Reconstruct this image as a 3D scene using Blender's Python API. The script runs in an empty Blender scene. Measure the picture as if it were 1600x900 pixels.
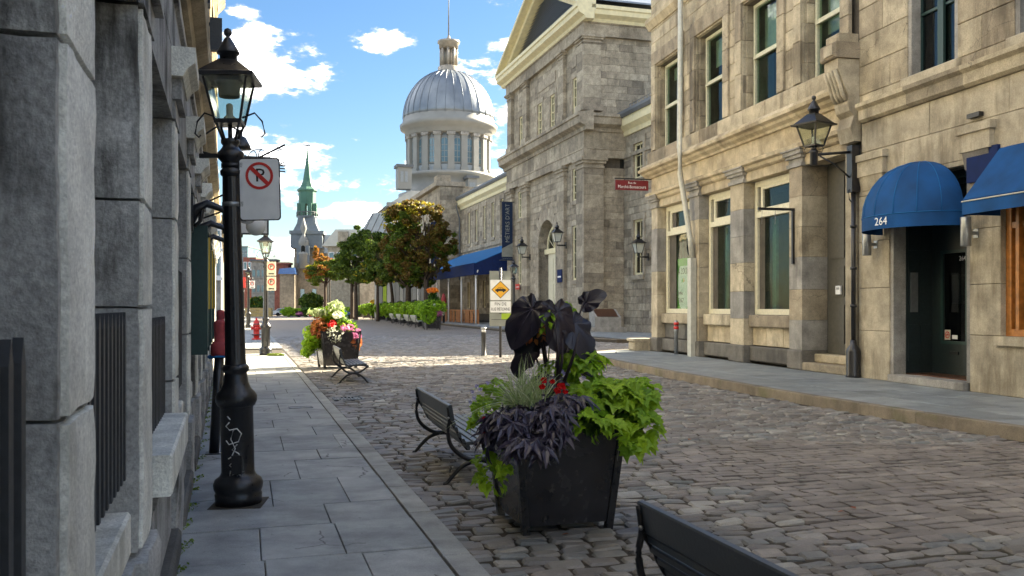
import bpy, math, random
import numpy as np
from math import sin, cos, pi, radians, sqrt, atan2, atan
from mathutils import Vector, Matrix
random.seed(7); NR = np.random.default_rng(11)
SC = bpy.context.scene
COL = SC.collection
# ------------------------------------------------------------------ camera, world, sun, exposure
cam = bpy.data.cameras.new('camera'); camo = bpy.data.objects.new('camera', cam); COL.objects.link(camo)
camo.location = (0, 0, 1.65); camo.rotation_euler = (pi/2, 0, 0)
cam.sensor_width = 36; cam.lens = 36*1400/1600; cam.shift_y = 30/1600
cam.clip_start = 0.05; cam.clip_end = 3000
cam.dof.use_dof = True; cam.dof.focus_distance = 11; cam.dof.aperture_fstop = 9
SC.camera = camo
SUN_AZ = radians(50); SUN_EL = radians(31)
sl = bpy.data.lights.new('sun', 'SUN'); sl.energy = 3.3; sl.angle = radians(0.5); sl.color = (1, .88, .66)
so = bpy.data.objects.new('sun', sl); COL.objects.link(so)
sdir = Vector((sin(SUN_AZ)*cos(SUN_EL), cos(SUN_AZ)*cos(SUN_EL), sin(SUN_EL)))
so.rotation_euler = sdir.to_track_quat('Z', 'Y').to_euler()
SC.view_settings.view_transform = 'Standard'; SC.view_settings.look = 'None'
SC.view_settings.exposure = 3.4; SC.view_settings.gamma = 1
W = bpy.data.worlds.new('World'); SC.world = W; W.use_nodes = True
def world():
    nt = W.node_tree; N = nt.nodes; L = nt.links; N.clear()
    def n(t, **k):
        x = N.new(t)
        for a, b in k.items(): setattr(x, a, b)
        return x
    out = n('ShaderNodeOutputWorld'); bg = n('ShaderNodeBackground'); bg.inputs['Strength'].default_value = .15
    sky = n('ShaderNodeTexSky', sky_type='NISHITA'); sky.sun_disc = False
    sky.sun_elevation = SUN_EL; sky.sun_rotation = SUN_AZ; sky.ozone_density = 2.5; sky.dust_density = .4; sky.air_density = 1.1
    hs = n('ShaderNodeHueSaturation'); hs.inputs['Saturation'].default_value = 1.22; hs.inputs['Value'].default_value = .12; hs.inputs['Hue'].default_value = .503
    L.new(sky.outputs[0], hs.inputs['Color'])
    tc = n('ShaderNodeTexCoord')
    nz = n('ShaderNodeTexNoise'); nz.inputs['Scale'].default_value = 14; nz.inputs['Detail'].default_value = 10; nz.inputs['Roughness'].default_value = .62
    mp = n('ShaderNodeMapping'); mp.inputs['Scale'].default_value = (1, 1, 2.2)
    L.new(tc.outputs['Generated'], mp.inputs[0]); L.new(mp.outputs[0], nz.inputs[0])
    # cloud banks as soft ellipsoids of directions: (x, z) on the unit-depth plane, radii
    blobs = [(-.30,.285,.075,.03),(-.275,.245,.09,.03),(-.285,.20,.06,.025),(-.26,.17,.07,.018),(-.245,.14,.07,.022),(-.19,.105,.07,.018),
             (-.15,.085,.05,.016),(-.22,.062,.07,.012),(-.14,.295,.035,.013),(-.175,.187,.018,.009),(-.135,.13,.03,.022),(-.11,.16,.015,.01),
             (-.02,.25,.045,.035),(-.01,.2,.03,.06),(0.0,.29,.03,.012),(-.31,.33,.04,.012),(.12,.36,.12,.03),(-.33,.06,.07,.014),(-.28,.03,.08,.01),
             (-.02,.13,.05,.05),(-.36,.115,.05,.05),(-.12,.035,.09,.012)]
    prev = None
    for (x, z, rx, rz) in blobs:
        c = Vector((x, 1, z)).normalized()
        s = n('ShaderNodeVectorMath', operation='SUBTRACT'); L.new(tc.outputs['Generated'], s.inputs[0]); s.inputs[1].default_value = c
        m = n('ShaderNodeVectorMath', operation='MULTIPLY'); L.new(s.outputs[0], m.inputs[0]); m.inputs[1].default_value = (1/rx, 1/rx, 1/rz)
        l = n('ShaderNodeVectorMath', operation='LENGTH'); L.new(m.outputs[0], l.inputs[0])
        if prev is None: prev = l.outputs['Value']
        else:
            mn = n('ShaderNodeMath', operation='SMOOTH_MIN'); mn.inputs[2].default_value = .25
            L.new(prev, mn.inputs[0]); L.new(l.outputs['Value'], mn.inputs[1]); prev = mn.outputs[0]
    inv = n('ShaderNodeMath', operation='SUBTRACT'); inv.inputs[0].default_value = .82; L.new(prev, inv.inputs[1])
    cl0 = n('ShaderNodeMath', operation='MAXIMUM'); cl0.inputs[1].default_value = -1.2; L.new(inv.outputs[0], cl0.inputs[0])
    na = n('ShaderNodeMath', operation='MULTIPLY_ADD'); L.new(nz.outputs[0], na.inputs[0]); na.inputs[1].default_value = 6.4; na.inputs[2].default_value = -3.25
    ad = n('ShaderNodeMath', operation='ADD'); L.new(cl0.outputs[0], ad.inputs[0]); L.new(na.outputs[0], ad.inputs[1])
    # scattered cumulus over the rest of the sky
    n2 = n('ShaderNodeTexNoise'); n2.inputs['Scale'].default_value = 3.2; n2.inputs['Detail'].default_value = 8; n2.inputs['Roughness'].default_value = .58
    L.new(mp.outputs[0], n2.inputs[0])
    sp = n('ShaderNodeSeparateXYZ'); L.new(tc.outputs['Generated'], sp.inputs[0])
    g2 = n('ShaderNodeMath', operation='MULTIPLY_ADD'); L.new(n2.outputs[0], g2.inputs[0]); g2.inputs[1].default_value = 7; g2.inputs[2].default_value = -3.7
    away = n('ShaderNodeMapRange'); L.new(sp.outputs['Y'], away.inputs[0]); away.inputs[1].default_value = .9; away.inputs[2].default_value = .7; away.inputs[3].default_value = -3; away.inputs[4].default_value = 0
    g3 = n('ShaderNodeMath', operation='ADD'); L.new(g2.outputs[0], g3.inputs[0]); L.new(away.outputs[0], g3.inputs[1])
    mx = n('ShaderNodeMath', operation='MAXIMUM'); L.new(ad.outputs[0], mx.inputs[0]); L.new(g3.outputs[0], mx.inputs[1])
    rp = n('ShaderNodeMapRange', interpolation_type='SMOOTHSTEP'); L.new(mx.outputs[0], rp.inputs[0]); rp.inputs[1].default_value = -.12; rp.inputs[2].default_value = .75
    cc = n('ShaderNodeMapRange'); L.new(mx.outputs[0], cc.inputs[0]); cc.inputs[1].default_value = .0; cc.inputs[2].default_value = 1.7; cc.inputs[3].default_value = 0; cc.inputs[4].default_value = 1
    cp = n('ShaderNodeMath', operation='POWER'); L.new(cc.outputs[0], cp.inputs[0]); cp.inputs[1].default_value = 1.8
    cm = n('ShaderNodeMath', operation='MULTIPLY_ADD'); L.new(cp.outputs[0], cm.inputs[0]); cm.inputs[1].default_value = 20; cm.inputs[2].default_value = .75
    cc = cm; cv = n('ShaderNodeCombineColor'); L.new(cc.outputs[0], cv.inputs[0])
    m1 = n('ShaderNodeMath', operation='MULTIPLY'); L.new(cc.outputs[0], m1.inputs[0]); m1.inputs[1].default_value = .985; L.new(m1.outputs[0], cv.inputs[1])
    m2 = n('ShaderNodeMath', operation='MULTIPLY'); L.new(cc.outputs[0], m2.inputs[0]); m2.inputs[1].default_value = .97; L.new(m2.outputs[0], cv.inputs[2])
    mix = n('ShaderNodeMix', data_type='RGBA'); L.new(rp.outputs[0], mix.inputs[0]); L.new(hs.outputs[0], mix.inputs[6]); L.new(cv.outputs[0], mix.inputs[7])
    L.new(mix.outputs[2], bg.inputs['Color']); L.new(bg.outputs[0], out.inputs[0])
world()
SC.cycles.max_bounces = 6; SC.cycles.transparent_max_bounces = 12

# ------------------------------------------------------------------ materials
MAT = {}
def nodes(name):
    m = bpy.data.materials.new(name); m.use_nodes = True; MAT[name] = m
    nt = m.node_tree; b = nt.nodes['Principled BSDF']
    return m, nt, b
def plain(name, col, rough=.6, metal=0, spec=.5, var=.12, scale=30, bump=.0, dirt=0):
    m, nt, b = nodes(name); N = nt.nodes; L = nt.links
    b.inputs['Roughness'].default_value = rough; b.inputs['Metallic'].default_value = metal; b.inputs['Specular IOR Level'].default_value = spec
    tc = N.new('ShaderNodeNewGeometry'); nz = N.new('ShaderNodeTexNoise'); nz.inputs['Scale'].default_value = scale; nz.inputs['Detail'].default_value = 4
    L.new(tc.outputs['Position'], nz.inputs[0])
    r = N.new('ShaderNodeValToRGB'); r.color_ramp.elements[0].position = .3; r.color_ramp.elements[1].position = .7
    r.color_ramp.elements[0].color = tuple(c*(1-var) for c in col)+(1,); r.color_ramp.elements[1].color = tuple(min(1, c*(1+var)) for c in col)+(1,)
    L.new(nz.outputs[0], r.inputs[0]); L.new(r.outputs[0], b.inputs['Base Color'])
    mr = N.new('ShaderNodeMapRange'); mr.inputs[3].default_value = max(0, rough-.12); mr.inputs[4].default_value = min(1, rough+.12); L.new(nz.outputs[0], mr.inputs[0]); L.new(mr.outputs[0], b.inputs['Roughness'])
    if bump:
        bp = N.new('ShaderNodeBump'); bp.inputs['Strength'].default_value = bump; bp.inputs['Distance'].default_value = .01
        L.new(nz.outputs[0], bp.inputs['Height']); L.new(bp.outputs[0], b.inputs['Normal'])
    return m
def rnd_node(N, L):
    oi = N.new('ShaderNodeObjectInfo'); ge = N.new('ShaderNodeNewGeometry')
    a = N.new('ShaderNodeMath'); a.operation = 'ADD'; L.new(oi.outputs['Random'], a.inputs[0]); L.new(ge.outputs['Random Per Island'], a.inputs[1])
    f = N.new('ShaderNodeMath'); f.operation = 'FRACT'; L.new(a.outputs[0], f.inputs[0])
    return f.outputs[0], ge
def stone(name, cols, rough=.85, stain=(.1, .09, .08), stain_amt=.5, streak=3.0, grain=60, bump=.5, fine=.35, spec=.3, crack=0, big=.8, moss=None, bdist=.012):
    """cut stone: per-block tone, mottling, vertical weather streaks, pitting, optional cracks"""
    m, nt, b = nodes(name); N = nt.nodes; L = nt.links
    b.inputs['Specular IOR Level'].default_value = spec
    rv, ge = rnd_node(N, L)
    r = N.new('ShaderNodeValToRGB'); e = r.color_ramp.elements; r.color_ramp.interpolation = 'LINEAR'
    e[0].position = 0; e[0].color = cols[0]+(1,); e[1].position = 1; e[1].color = cols[-1]+(1,)
    for i, c in enumerate(cols[1:-1]):
        q = e.new((i+1)/(len(cols)-1)); q.color = c+(1,)
    L.new(rv, r.inputs[0])
    # mottling
    n1 = N.new('ShaderNodeTexNoise'); n1.inputs['Scale'].default_value = 2.3; n1.inputs['Detail'].default_value = 8; n1.inputs['Roughness'].default_value = .65; L.new(ge.outputs['Position'], n1.inputs[0])
    mr1 = N.new('ShaderNodeMapRange'); mr1.inputs[1].default_value = .3; mr1.inputs[2].default_value = .7; mr1.inputs[3].default_value = .62; mr1.inputs[4].default_value = 1.3; L.new(n1.outputs[0], mr1.inputs[0])
    n2 = N.new('ShaderNodeTexNoise'); n2.inputs['Scale'].default_value = grain; n2.inputs['Detail'].default_value = 5; n2.inputs['Roughness'].default_value = .7; L.new(ge.outputs['Position'], n2.inputs[0])
    mr2 = N.new('ShaderNodeMapRange'); mr2.inputs[1].default_value = .25; mr2.inputs[2].default_value = .75; mr2.inputs[3].default_value = 1-fine; mr2.inputs[4].default_value = 1+fine; L.new(n2.outputs[0], mr2.inputs[0])
    mu = N.new('ShaderNodeMath'); mu.operation = 'MULTIPLY'; L.new(mr1.outputs[0], mu.inputs[0]); L.new(mr2.outputs[0], mu.inputs[1])
    mc = N.new('ShaderNodeVectorMath'); mc.operation = 'SCALE'; L.new(r.outputs[0], mc.inputs[0]); L.new(mu.outputs[0], mc.inputs['Scale'])
    col = mc.outputs[0]
    if stain_amt:
        mp = N.new('ShaderNodeMapping'); mp.inputs['Scale'].default_value = (streak, streak, streak*.16); L.new(ge.outputs['Position'], mp.inputs[0])
        n3 = N.new('ShaderNodeTexNoise'); n3.inputs['Scale'].default_value = 1.0; n3.inputs['Detail'].default_value = 7; n3.inputs['Roughness'].default_value = .7; L.new(mp.outputs[0], n3.inputs[0])
        n4 = N.new('ShaderNodeTexNoise'); n4.inputs['Scale'].default_value = big; n4.inputs['Detail'].default_value = 3; L.new(ge.outputs['Position'], n4.inputs[0])
        ad = N.new('ShaderNodeMath'); ad.operation = 'ADD'; L.new(n3.outputs[0], ad.inputs[0]); L.new(n4.outputs[0], ad.inputs[1])
        mr = N.new('ShaderNodeMapRange'); mr.interpolation_type = 'SMOOTHSTEP'; mr.inputs[1].default_value = .98; mr.inputs[2].default_value = 1.3; mr.inputs[4].default_value = stain_amt; L.new(ad.outputs[0], mr.inputs[0])
        mx = N.new('ShaderNodeMix'); mx.data_type = 'RGBA'; L.new(mr.outputs[0], mx.inputs[0]); L.new(col, mx.inputs[6]); mx.inputs[7].default_value = stain+(1,); col = mx.outputs[2]
    if moss:
        n5 = N.new('ShaderNodeTexNoise'); n5.inputs['Scale'].default_value = 1.3; n5.inputs['Detail'].default_value = 6; L.new(ge.outputs['Position'], n5.inputs[0])
        mr = N.new('ShaderNodeMapRange'); mr.inputs[1].default_value = .56; mr.inputs[2].default_value = .7; mr.inputs[4].default_value = .55; L.new(n5.outputs[0], mr.inputs[0])
        mx = N.new('ShaderNodeMix'); mx.data_type = 'RGBA'; L.new(mr.outputs[0], mx.inputs[0]); L.new(col, mx.inputs[6]); mx.inputs[7].default_value = moss+(1,); col = mx.outputs[2]
    hgt = None
    if crack:
        vn = N.new('ShaderNodeTexNoise'); vn.inputs['Scale'].default_value = 3; vn.inputs['Detail'].default_value = 4; L.new(ge.outputs['Position'], vn.inputs[0])
        va = N.new('ShaderNodeVectorMath'); va.operation = 'MULTIPLY_ADD'; L.new(vn.outputs['Color'], va.inputs[0]); va.inputs[1].default_value = (.35, .35, .35); L.new(ge.outputs['Position'], va.inputs[2])
        vo = N.new('ShaderNodeTexVoronoi'); vo.feature = 'DISTANCE_TO_EDGE'; vo.inputs['Scale'].default_value = .75; L.new(va.outputs[0], vo.inputs[0])
        mr = N.new('ShaderNodeMapRange'); mr.inputs[1].default_value = .001; mr.inputs[2].default_value = .0065; mr.inputs[3].default_value = crack; mr.inputs[4].default_value = 0; L.new(vo.outputs[0], mr.inputs[0])
        n6 = N.new('ShaderNodeTexNoise'); n6.inputs['Scale'].default_value = .9; L.new(ge.outputs['Position'], n6.inputs[0])
        g = N.new('ShaderNodeMath'); g.operation = 'GREATER_THAN'; g.inputs[1].default_value = .53; L.new(n6.outputs[0], g.inputs[0])
        mm = N.new('ShaderNodeMath'); mm.operation = 'MULTIPLY'; L.new(mr.outputs[0], mm.inputs[0]); L.new(g.outputs[0], mm.inputs[1])
        mx = N.new('ShaderNodeMix'); mx.data_type = 'RGBA'; L.new(mm.outputs[0], mx.inputs[0]); L.new(col, mx.inputs[6]); mx.inputs[7].default_value = (.05, .045, .04, 1); col = mx.outputs[2]
    L.new(col, b.inputs['Base Color'])
    rr = N.new('ShaderNodeMapRange'); rr.inputs[3].default_value = rough-.13; rr.inputs[4].default_value = min(1, rough+.1); L.new(n1.outputs[0], rr.inputs[0]); L.new(rr.outputs[0], b.inputs['Roughness'])
    hs = N.new('ShaderNodeMath'); hs.operation = 'MULTIPLY_ADD'; L.new(n1.outputs[0], hs.inputs[0]); hs.inputs[1].default_value = 1.6; L.new(n2.outputs[0], hs.inputs[2])
    bp = N.new('ShaderNodeBump'); bp.inputs['Strength'].default_value = bump; bp.inputs['Distance'].default_value = bdist; L.new(hs.outputs[0], bp.inputs['Height']); L.new(bp.outputs[0], b.inputs['Normal'])
    return m
def leafmat(name, cols, trans=.4, rough=.5, spec=.3):
    m, nt, b = nodes(name); N = nt.nodes; L = nt.links
    rv, ge = rnd_node(N, L)
    r = N.new('ShaderNodeValToRGB'); e = r.color_ramp.elements
    e[0].color = cols[0]+(1,); e[1].color = cols[-1]+(1,)
    for i, c in enumerate(cols[1:-1]):
        q = e.new((i+1)/(len(cols)-1)); q.color = c+(1,)
    L.new(rv, r.inputs[0]); 
    nz = N.new('ShaderNodeTexNoise'); nz.inputs['Scale'].default_value = 35; nz.inputs['Detail'].default_value = 3; L.new(ge.outputs['Position'], nz.inputs[0])
    mr = N.new('ShaderNodeMapRange'); mr.inputs[3].default_value = .65; mr.inputs[4].default_value = 1.35; L.new(nz.outputs[0], mr.inputs[0])
    sc = N.new('ShaderNodeVectorMath'); sc.operation = 'SCALE'; L.new(r.outputs[0], sc.inputs[0]); L.new(mr.outputs[0], sc.inputs['Scale'])
    L.new(sc.outputs[0], b.inputs['Base Color'])
    b.inputs['Roughness'].default_value = rough; b.inputs['Specular IOR Level'].default_value = spec
    if trans:
        tr = N.new('ShaderNodeBsdfTranslucent'); L.new(sc.outputs[0], tr.inputs[0]); mx = N.new('ShaderNodeMixShader'); mx.inputs[0].default_value = trans
        L.new(b.outputs[0], mx.inputs[1]); L.new(tr.outputs[0], mx.inputs[2]); L.new(mx.outputs[0], N['Material Output'].inputs[0])
    return m
def glass(name, tint=(.55, .62, .58), refl=.18, rough=.03, graze=.45):
    m, nt, b = nodes(name); N = nt.nodes; L = nt.links
    ge = N.new('ShaderNodeNewGeometry'); nz = N.new('ShaderNodeTexNoise'); nz.inputs['Scale'].default_value = 1.1; nz.inputs['Detail'].default_value = 2; L.new(ge.outputs['Position'], nz.inputs[0])
    bp = N.new('ShaderNodeBump'); bp.inputs['Strength'].default_value = .25; bp.inputs['Distance'].default_value = .05; L.new(nz.outputs[0], bp.inputs['Height'])
    gl = N.new('ShaderNodeBsdfGlossy'); gl.inputs['Roughness'].default_value = rough; L.new(bp.outputs[0], gl.inputs['Normal'])
    tr = N.new('ShaderNodeBsdfTransparent'); tr.inputs[0].default_value = tint+(1,)
    lw = N.new('ShaderNodeLayerWeight'); lw.inputs[0].default_value = .5; pw = N.new('ShaderNodeMath'); pw.operation = 'POWER'; L.new(lw.outputs['Facing'], pw.inputs[0]); pw.inputs[1].default_value = 3.2
    ad = N.new('ShaderNodeMath'); ad.operation = 'MULTIPLY_ADD'; ad.use_clamp = True; L.new(pw.outputs[0], ad.inputs[0]); ad.inputs[1].default_value = graze; ad.inputs[2].default_value = refl
    mx = N.new('ShaderNodeMixShader'); L.new(ad.outputs[0], mx.inputs[0]); L.new(tr.outputs[0], mx.inputs[1]); L.new(gl.outputs[0], mx.inputs[2])
    L.new(mx.outputs[0], N['Material Output'].inputs[0]); N.remove(b)
    return m
stone('stone_tan', [(.21,.175,.125),(.43,.37,.26),(.36,.305,.215),(.52,.45,.32),(.30,.25,.18),(.47,.40,.275)], stain=(.10,.08,.055), stain_amt=.75, streak=2.6, crack=.55, bump=.8, grain=45)
stone('stone_warm', [(.46,.38,.25),(.52,.44,.30),(.40,.33,.22),(.55,.47,.33)], stain=(.13,.10,.07), stain_amt=.6, streak=2.2)
stone('stone_grey', [(.30,.285,.25),(.34,.32,.285),(.26,.25,.23),(.37,.35,.31)], stain=(.10,.095,.09), stain_amt=.55, streak=3)
stone('stone_smooth', [(.42,.365,.265),(.47,.41,.30),(.38,.33,.24)], stain=(.16,.13,.085), stain_amt=.75, streak=3.5, grain=40, fine=.22, bump=.45)
stone('stone_dark', [(.115,.107,.095),(.16,.15,.13),(.19,.175,.15)], stain=(.05,.047,.042), stain_amt=.5)
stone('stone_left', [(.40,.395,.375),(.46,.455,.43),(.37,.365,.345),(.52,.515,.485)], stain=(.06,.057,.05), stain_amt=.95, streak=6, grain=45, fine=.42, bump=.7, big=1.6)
stone('stone_left_light', [(.80,.79,.70),(.83,.82,.74),(.77,.76,.68)], stain=(.26,.24,.15), stain_amt=.45, streak=6, grain=70, bump=.6)  # paler copy of the left stone; brighter light on street-facing sides put into its colour
stone('stone_market', [(.19,.163,.125),(.37,.32,.24),(.30,.26,.195),(.45,.395,.30),(.33,.285,.215),(.25,.215,.165)], stain=(.10,.083,.06), stain_amt=.55, streak=1.1, grain=14, big=.3, bump=.4)
stone('stone_market_trim', [(.34,.295,.225),(.39,.34,.26),(.28,.24,.185)], stain=(.10,.083,.06), stain_amt=.6, streak=1.0, grain=14, big=.3, bump=.4)
stone('mortar', [(.10,.088,.07),(.12,.105,.085)], stain_amt=.4)
stone('slab', [(.30,.305,.295),(.35,.355,.34),(.27,.28,.275),(.385,.385,.365),(.32,.325,.31)], rough=.68, stain=(.13,.135,.125), stain_amt=.5, streak=1.6, grain=130, fine=.28, bump=.4, crack=.9, spec=.4, bdist=.006)
stone('slab_right', [(.20,.225,.235),(.25,.27,.275),(.22,.24,.245),(.275,.295,.295)], rough=.55, stain=(.07,.08,.085), stain_amt=.5, streak=1.4, grain=110, fine=.28, bump=.4, spec=.5, bdist=.006, crack=.4)
stone('kerb', [(.34,.345,.33),(.38,.38,.355),(.31,.31,.295)], rough=.75, stain=(.13,.12,.105), stain_amt=.5, streak=2, grain=120, bump=.5, bdist=.006)
stone('kerb_brown', [(.24,.2,.15),(.28,.235,.175),(.21,.18,.14)], rough=.75, stain=(.09,.08,.065), stain_amt=.6, streak=2, grain=90, bump=.5, moss=(.14,.16,.05))
stone('cobble', [(.15,.135,.12),(.24,.22,.195),(.19,.17,.155),(.29,.265,.23),(.21,.185,.165),(.175,.18,.175),(.26,.235,.205),(.21,.22,.215),(.2,.178,.16),(.37,.355,.315),(.16,.142,.13),(.28,.25,.22)], rough=.55, stain=(.075,.062,.05), stain_amt=.4, streak=2.5, grain=150, fine=.3, bump=.55, spec=.5, bdist=.006)
stone('cobble_flat', [(.17,.148,.135),(.25,.22,.195),(.20,.175,.16),(.29,.255,.22),(.22,.195,.18)], rough=.5, stain=(.08,.068,.06), stain_amt=.4, streak=2, grain=150, bump=.45, spec=.5, bdist=.005)
stone('earth', [(.07,.058,.045),(.085,.07,.052)], rough=.95, stain=(.045,.05,.02), stain_amt=.5, streak=2, grain=90, bump=.8)
stone('asphalt', [(.06,.06,.06),(.07,.07,.068)], rough=.9, stain_amt=.2)
stone('brick', [(.28,.10,.07),(.24,.085,.06),(.32,.125,.09)], stain=(.1,.05,.04), stain_amt=.3, streak=1)
def farcobble():
    m, nt, b = nodes('far_cobble'); N = nt.nodes; L = nt.links
    ge = N.new('ShaderNodeNewGeometry'); mp = N.new('ShaderNodeMapping'); mp.inputs['Rotation'].default_value = (0, 0, -radians(16.6)); L.new(ge.outputs['Position'], mp.inputs[0])
    br = N.new('ShaderNodeTexBrick'); L.new(mp.outputs[0], br.inputs[0]); br.inputs['Scale'].default_value = 1; br.inputs['Brick Width'].default_value = .3; br.inputs['Row Height'].default_value = .19; br.inputs['Mortar Size'].default_value = .014; br.inputs['Bias'].default_value = -.1
    br.inputs['Color1'].default_value = (.27,.23,.185,1); br.inputs['Color2'].default_value = (.19,.16,.135,1); br.inputs['Mortar'].default_value = (.07,.06,.05,1)
    nz = N.new('ShaderNodeTexNoise'); nz.inputs['Scale'].default_value = .8; nz.inputs['Detail'].default_value = 6; L.new(ge.outputs['Position'], nz.inputs[0])
    mr = N.new('ShaderNodeMapRange'); mr.inputs[3].default_value = .6; mr.inputs[4].default_value = 1.4; L.new(nz.outputs[0], mr.inputs[0])
    sc = N.new('ShaderNodeVectorMath'); sc.operation = 'SCALE'; L.new(br.outputs[0], sc.inputs[0]); L.new(mr.outputs[0], sc.inputs['Scale']); L.new(sc.outputs[0], b.inputs['Base Color'])
    b.inputs['Roughness'].default_value = .6
    bp = N.new('ShaderNodeBump'); bp.inputs['Strength'].default_value = .7; bp.inputs['Distance'].default_value = .02; bp.invert = True; L.new(br.outputs['Fac'], bp.inputs['Height']); L.new(bp.outputs[0], b.inputs['Normal'])
farcobble()
plain('black_iron', (.012,.012,.014), .32, .0, .6, .3, 40, .15)
def chips(name, col, sc, th):
    m = MAT[name]; nt = m.node_tree; N = nt.nodes; L = nt.links; b = N['Principled BSDF']; src = b.inputs['Base Color'].links[0].from_socket
    ge = N.new('ShaderNodeNewGeometry'); nz = N.new('ShaderNodeTexNoise'); nz.inputs['Scale'].default_value = sc; nz.inputs['Detail'].default_value = 6; nz.inputs['Roughness'].default_value = .7; L.new(ge.outputs['Position'], nz.inputs[0])
    mr = N.new('ShaderNodeMapRange'); mr.inputs[1].default_value = th; mr.inputs[2].default_value = th+.03; L.new(nz.outputs[0], mr.inputs[0])
    mx = N.new('ShaderNodeMix'); mx.data_type = 'RGBA'; L.new(mr.outputs[0], mx.inputs[0]); L.new(src, mx.inputs[6]); mx.inputs[7].default_value = col+(1,); L.new(mx.outputs[2], b.inputs['Base Color'])
chips('black_iron', (.09,.085,.08), 22, .68); chips('slab', (.12,.12,.115), 16, .66); chips('slab_right', (.11,.115,.11), 12, .66)
plain('grey_iron', (.045,.047,.05), .45, .2, .5, .2, 40, .1)
plain('bench_paint', (.052,.06,.068), .38, .0, .6, .18, 50, .12)
plain('planter_steel', (.022,.021,.024), .25, .0, .6, .3, 6, .12)
chips('planter_steel', (.06,.056,.052), 9, .6)
plain('planter_post', (.014,.014,.016), .3, .0, .6, .3, 30, .1)
chips('bench_paint', (.12,.12,.115), 25, .66)
plain('pale_bench', (.33,.35,.31), .5, 0, .4, .15, 40)
plain('cream_paint', (.64,.60,.44), .55, 0, .4, .1, 12)
plain('cream_yellow', (.74,.665,.42), .55, 0, .4, .1, 3)
plain('sash_pale', (.55,.54,.40), .55, 0, .4, .12, 14)
plain('green_frame', (.022,.055,.05), .4, 0, .5, .15, 20)
plain('teal_frame', (.16,.27,.235), .5, 0, .4, .15, 9)
plain('dark_door', (.020,.030,.031), .35, 0, .5, .2, 20, .05)
plain('brown_door', (.085,.08,.065), .5, 0, .4, .2, 12, .05)
plain('wood_orange', (.42,.165,.035), .42, 0, .5, .3, 9, .1)
plain('wood_fence', (.33,.14,.05), .6, 0, .3, .35, 6, .1)
plain('awning_blue', (.009,.062,.19), .75, 0, .2, .32, 1.8, .6)
plain('awning_navy', (.008,.02,.085), .75, 0, .2, .15, 5, .1)
plain('awning_bright', (.012,.13,.33), .7, 0, .25, .15, 3, .1)
plain('banner_navy', (.015,.028,.065), .7, 0, .2, .1, 2)
plain('white_paint', (.72,.72,.70), .5, 0, .4, .06, 20)
plain('sign_white', (.78,.79,.79), .35, 0, .5, .08, 6)
plain('sign_cream', (.62,.58,.46), .5, 0, .4, .05, 3)
plain('sign_red', (.55,.03,.025), .45, 0, .5, .05, 10)
plain('street_red', (.17,.012,.018), .4, 0, .5, .08, 10)
plain('sign_black', (.012,.012,.013), .45, 0, .5, .1, 10)
plain('sign_yellow', (.80,.42,.03), .4, 0, .5, .05, 10)
plain('sign_back', (.26,.27,.24), .45, .3, .5, .12, 4)
plain('sign_lime', (.32,.45,.03), .45, 0, .4, .1, 4)
plain('gold', (.65,.42,.06), .35, .3, .5, .1, 20)
plain('hydrant_red', (.62,.03,.02), .35, 0, .5, .1, 20)
plain('cloth_red', (.38,.06,.065), .7, 0, .3, .2, 15, .4)
plain('sun_green', (.12,.50,.02), .45, 0, .4, .08, 4)
plain('globe_white', (.72,.72,.70), .25, 0, .5, .03, 4)
plain('downpipe_grey', (.50,.49,.42), .45, .2, .5, .12, 8, .1)
plain('metal_grey', (.30,.31,.31), .35, .7, .5, .12, 10)
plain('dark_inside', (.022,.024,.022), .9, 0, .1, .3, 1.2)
plain('inside_green', (.15,.20,.175), .8, 0, .2, .3, .8)
plain('curtain_reflection_pale', (.55,.54,.46), .8, 0, .2, .08, 6, .2)
plain('blind_yellow', (.48,.42,.20), .8, 0, .2, .08, 4)
plain('tin_roof', (.26,.29,.32), .38, .55, .5, .12, 1.2, .1)
plain('tin_roof_warm', (.45,.44,.40), .42, .5, .5, .12, .8, .1)
plain('drum_white', (.25,.25,.23), .55, 0, .4, .08, .6)
plain('drum_panel', (.28,.31,.33), .45, 0, .4, .06, 1)
plain('lantern_metal', (.34,.30,.24), .45, .3, .5, .15, 2)
plain('copper_green', (.07,.17,.125), .6, .1, .4, .2, .5, .1)
plain('church_metal', (.15,.18,.205), .6, .1, .4, .18, .6, .1)
plain('roof_slate', (.12,.13,.14), .6, 0, .4, .15, 1)
plain('bark', (.065,.05,.038), .9, 0, .2, .35, 7, .8)
plain('stem_dark', (.022,.014,.02), .4, 0, .5, .3, 20)
plain('stem_green', (.16,.24,.05), .6, 0, .3, .2, 20)
plain('tyre', (.015,.015,.015), .8, 0, .2)
plain('car_blue', (.03,.09,.25), .25, .3, .5)
plain('car_white', (.6,.6,.6), .25, 0, .5)
plain('car_red', (.5,.02,.02), .25, 0, .5)
plain('plaque_bronze', (.13,.06,.035), .4, .6, .5, .2, 9)
plain('beige_box', (.45,.33,.13), .7, 0, .3, .2, 3)
plain('lamp_glass_milky', (.5,.52,.46), .2, 0, .6, .05, 5)
plain('city_glass', (.12,.2,.24), .15, .2, .7, .3, .3)
glass('shop_glass', (.68,.78,.72), .04, .02, .28); glass('clear_glass', (.93,.95,.90), .05, .08); glass('dark_glass', (.35,.40,.40), .08, .02)
leafmat('leaf_lime', [(.30,.48,.02),(.22,.40,.02),(.38,.56,.03),(.16,.31,.02),(.33,.50,.04)], .45, .5, .35)
leafmat('leaf_dark', [(.022,.016,.032),(.035,.026,.05),(.05,.042,.075),(.028,.02,.035)], .08, .35, .6)
leafmat('leaf_black', [(.011,.013,.028),(.009,.009,.018),(.02,.013,.022),(.012,.016,.034)], .05, .34, .5)
leafmat('leaf_vein', [(.05,.04,.06),(.06,.045,.07)], .05, .45, .4)
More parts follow.
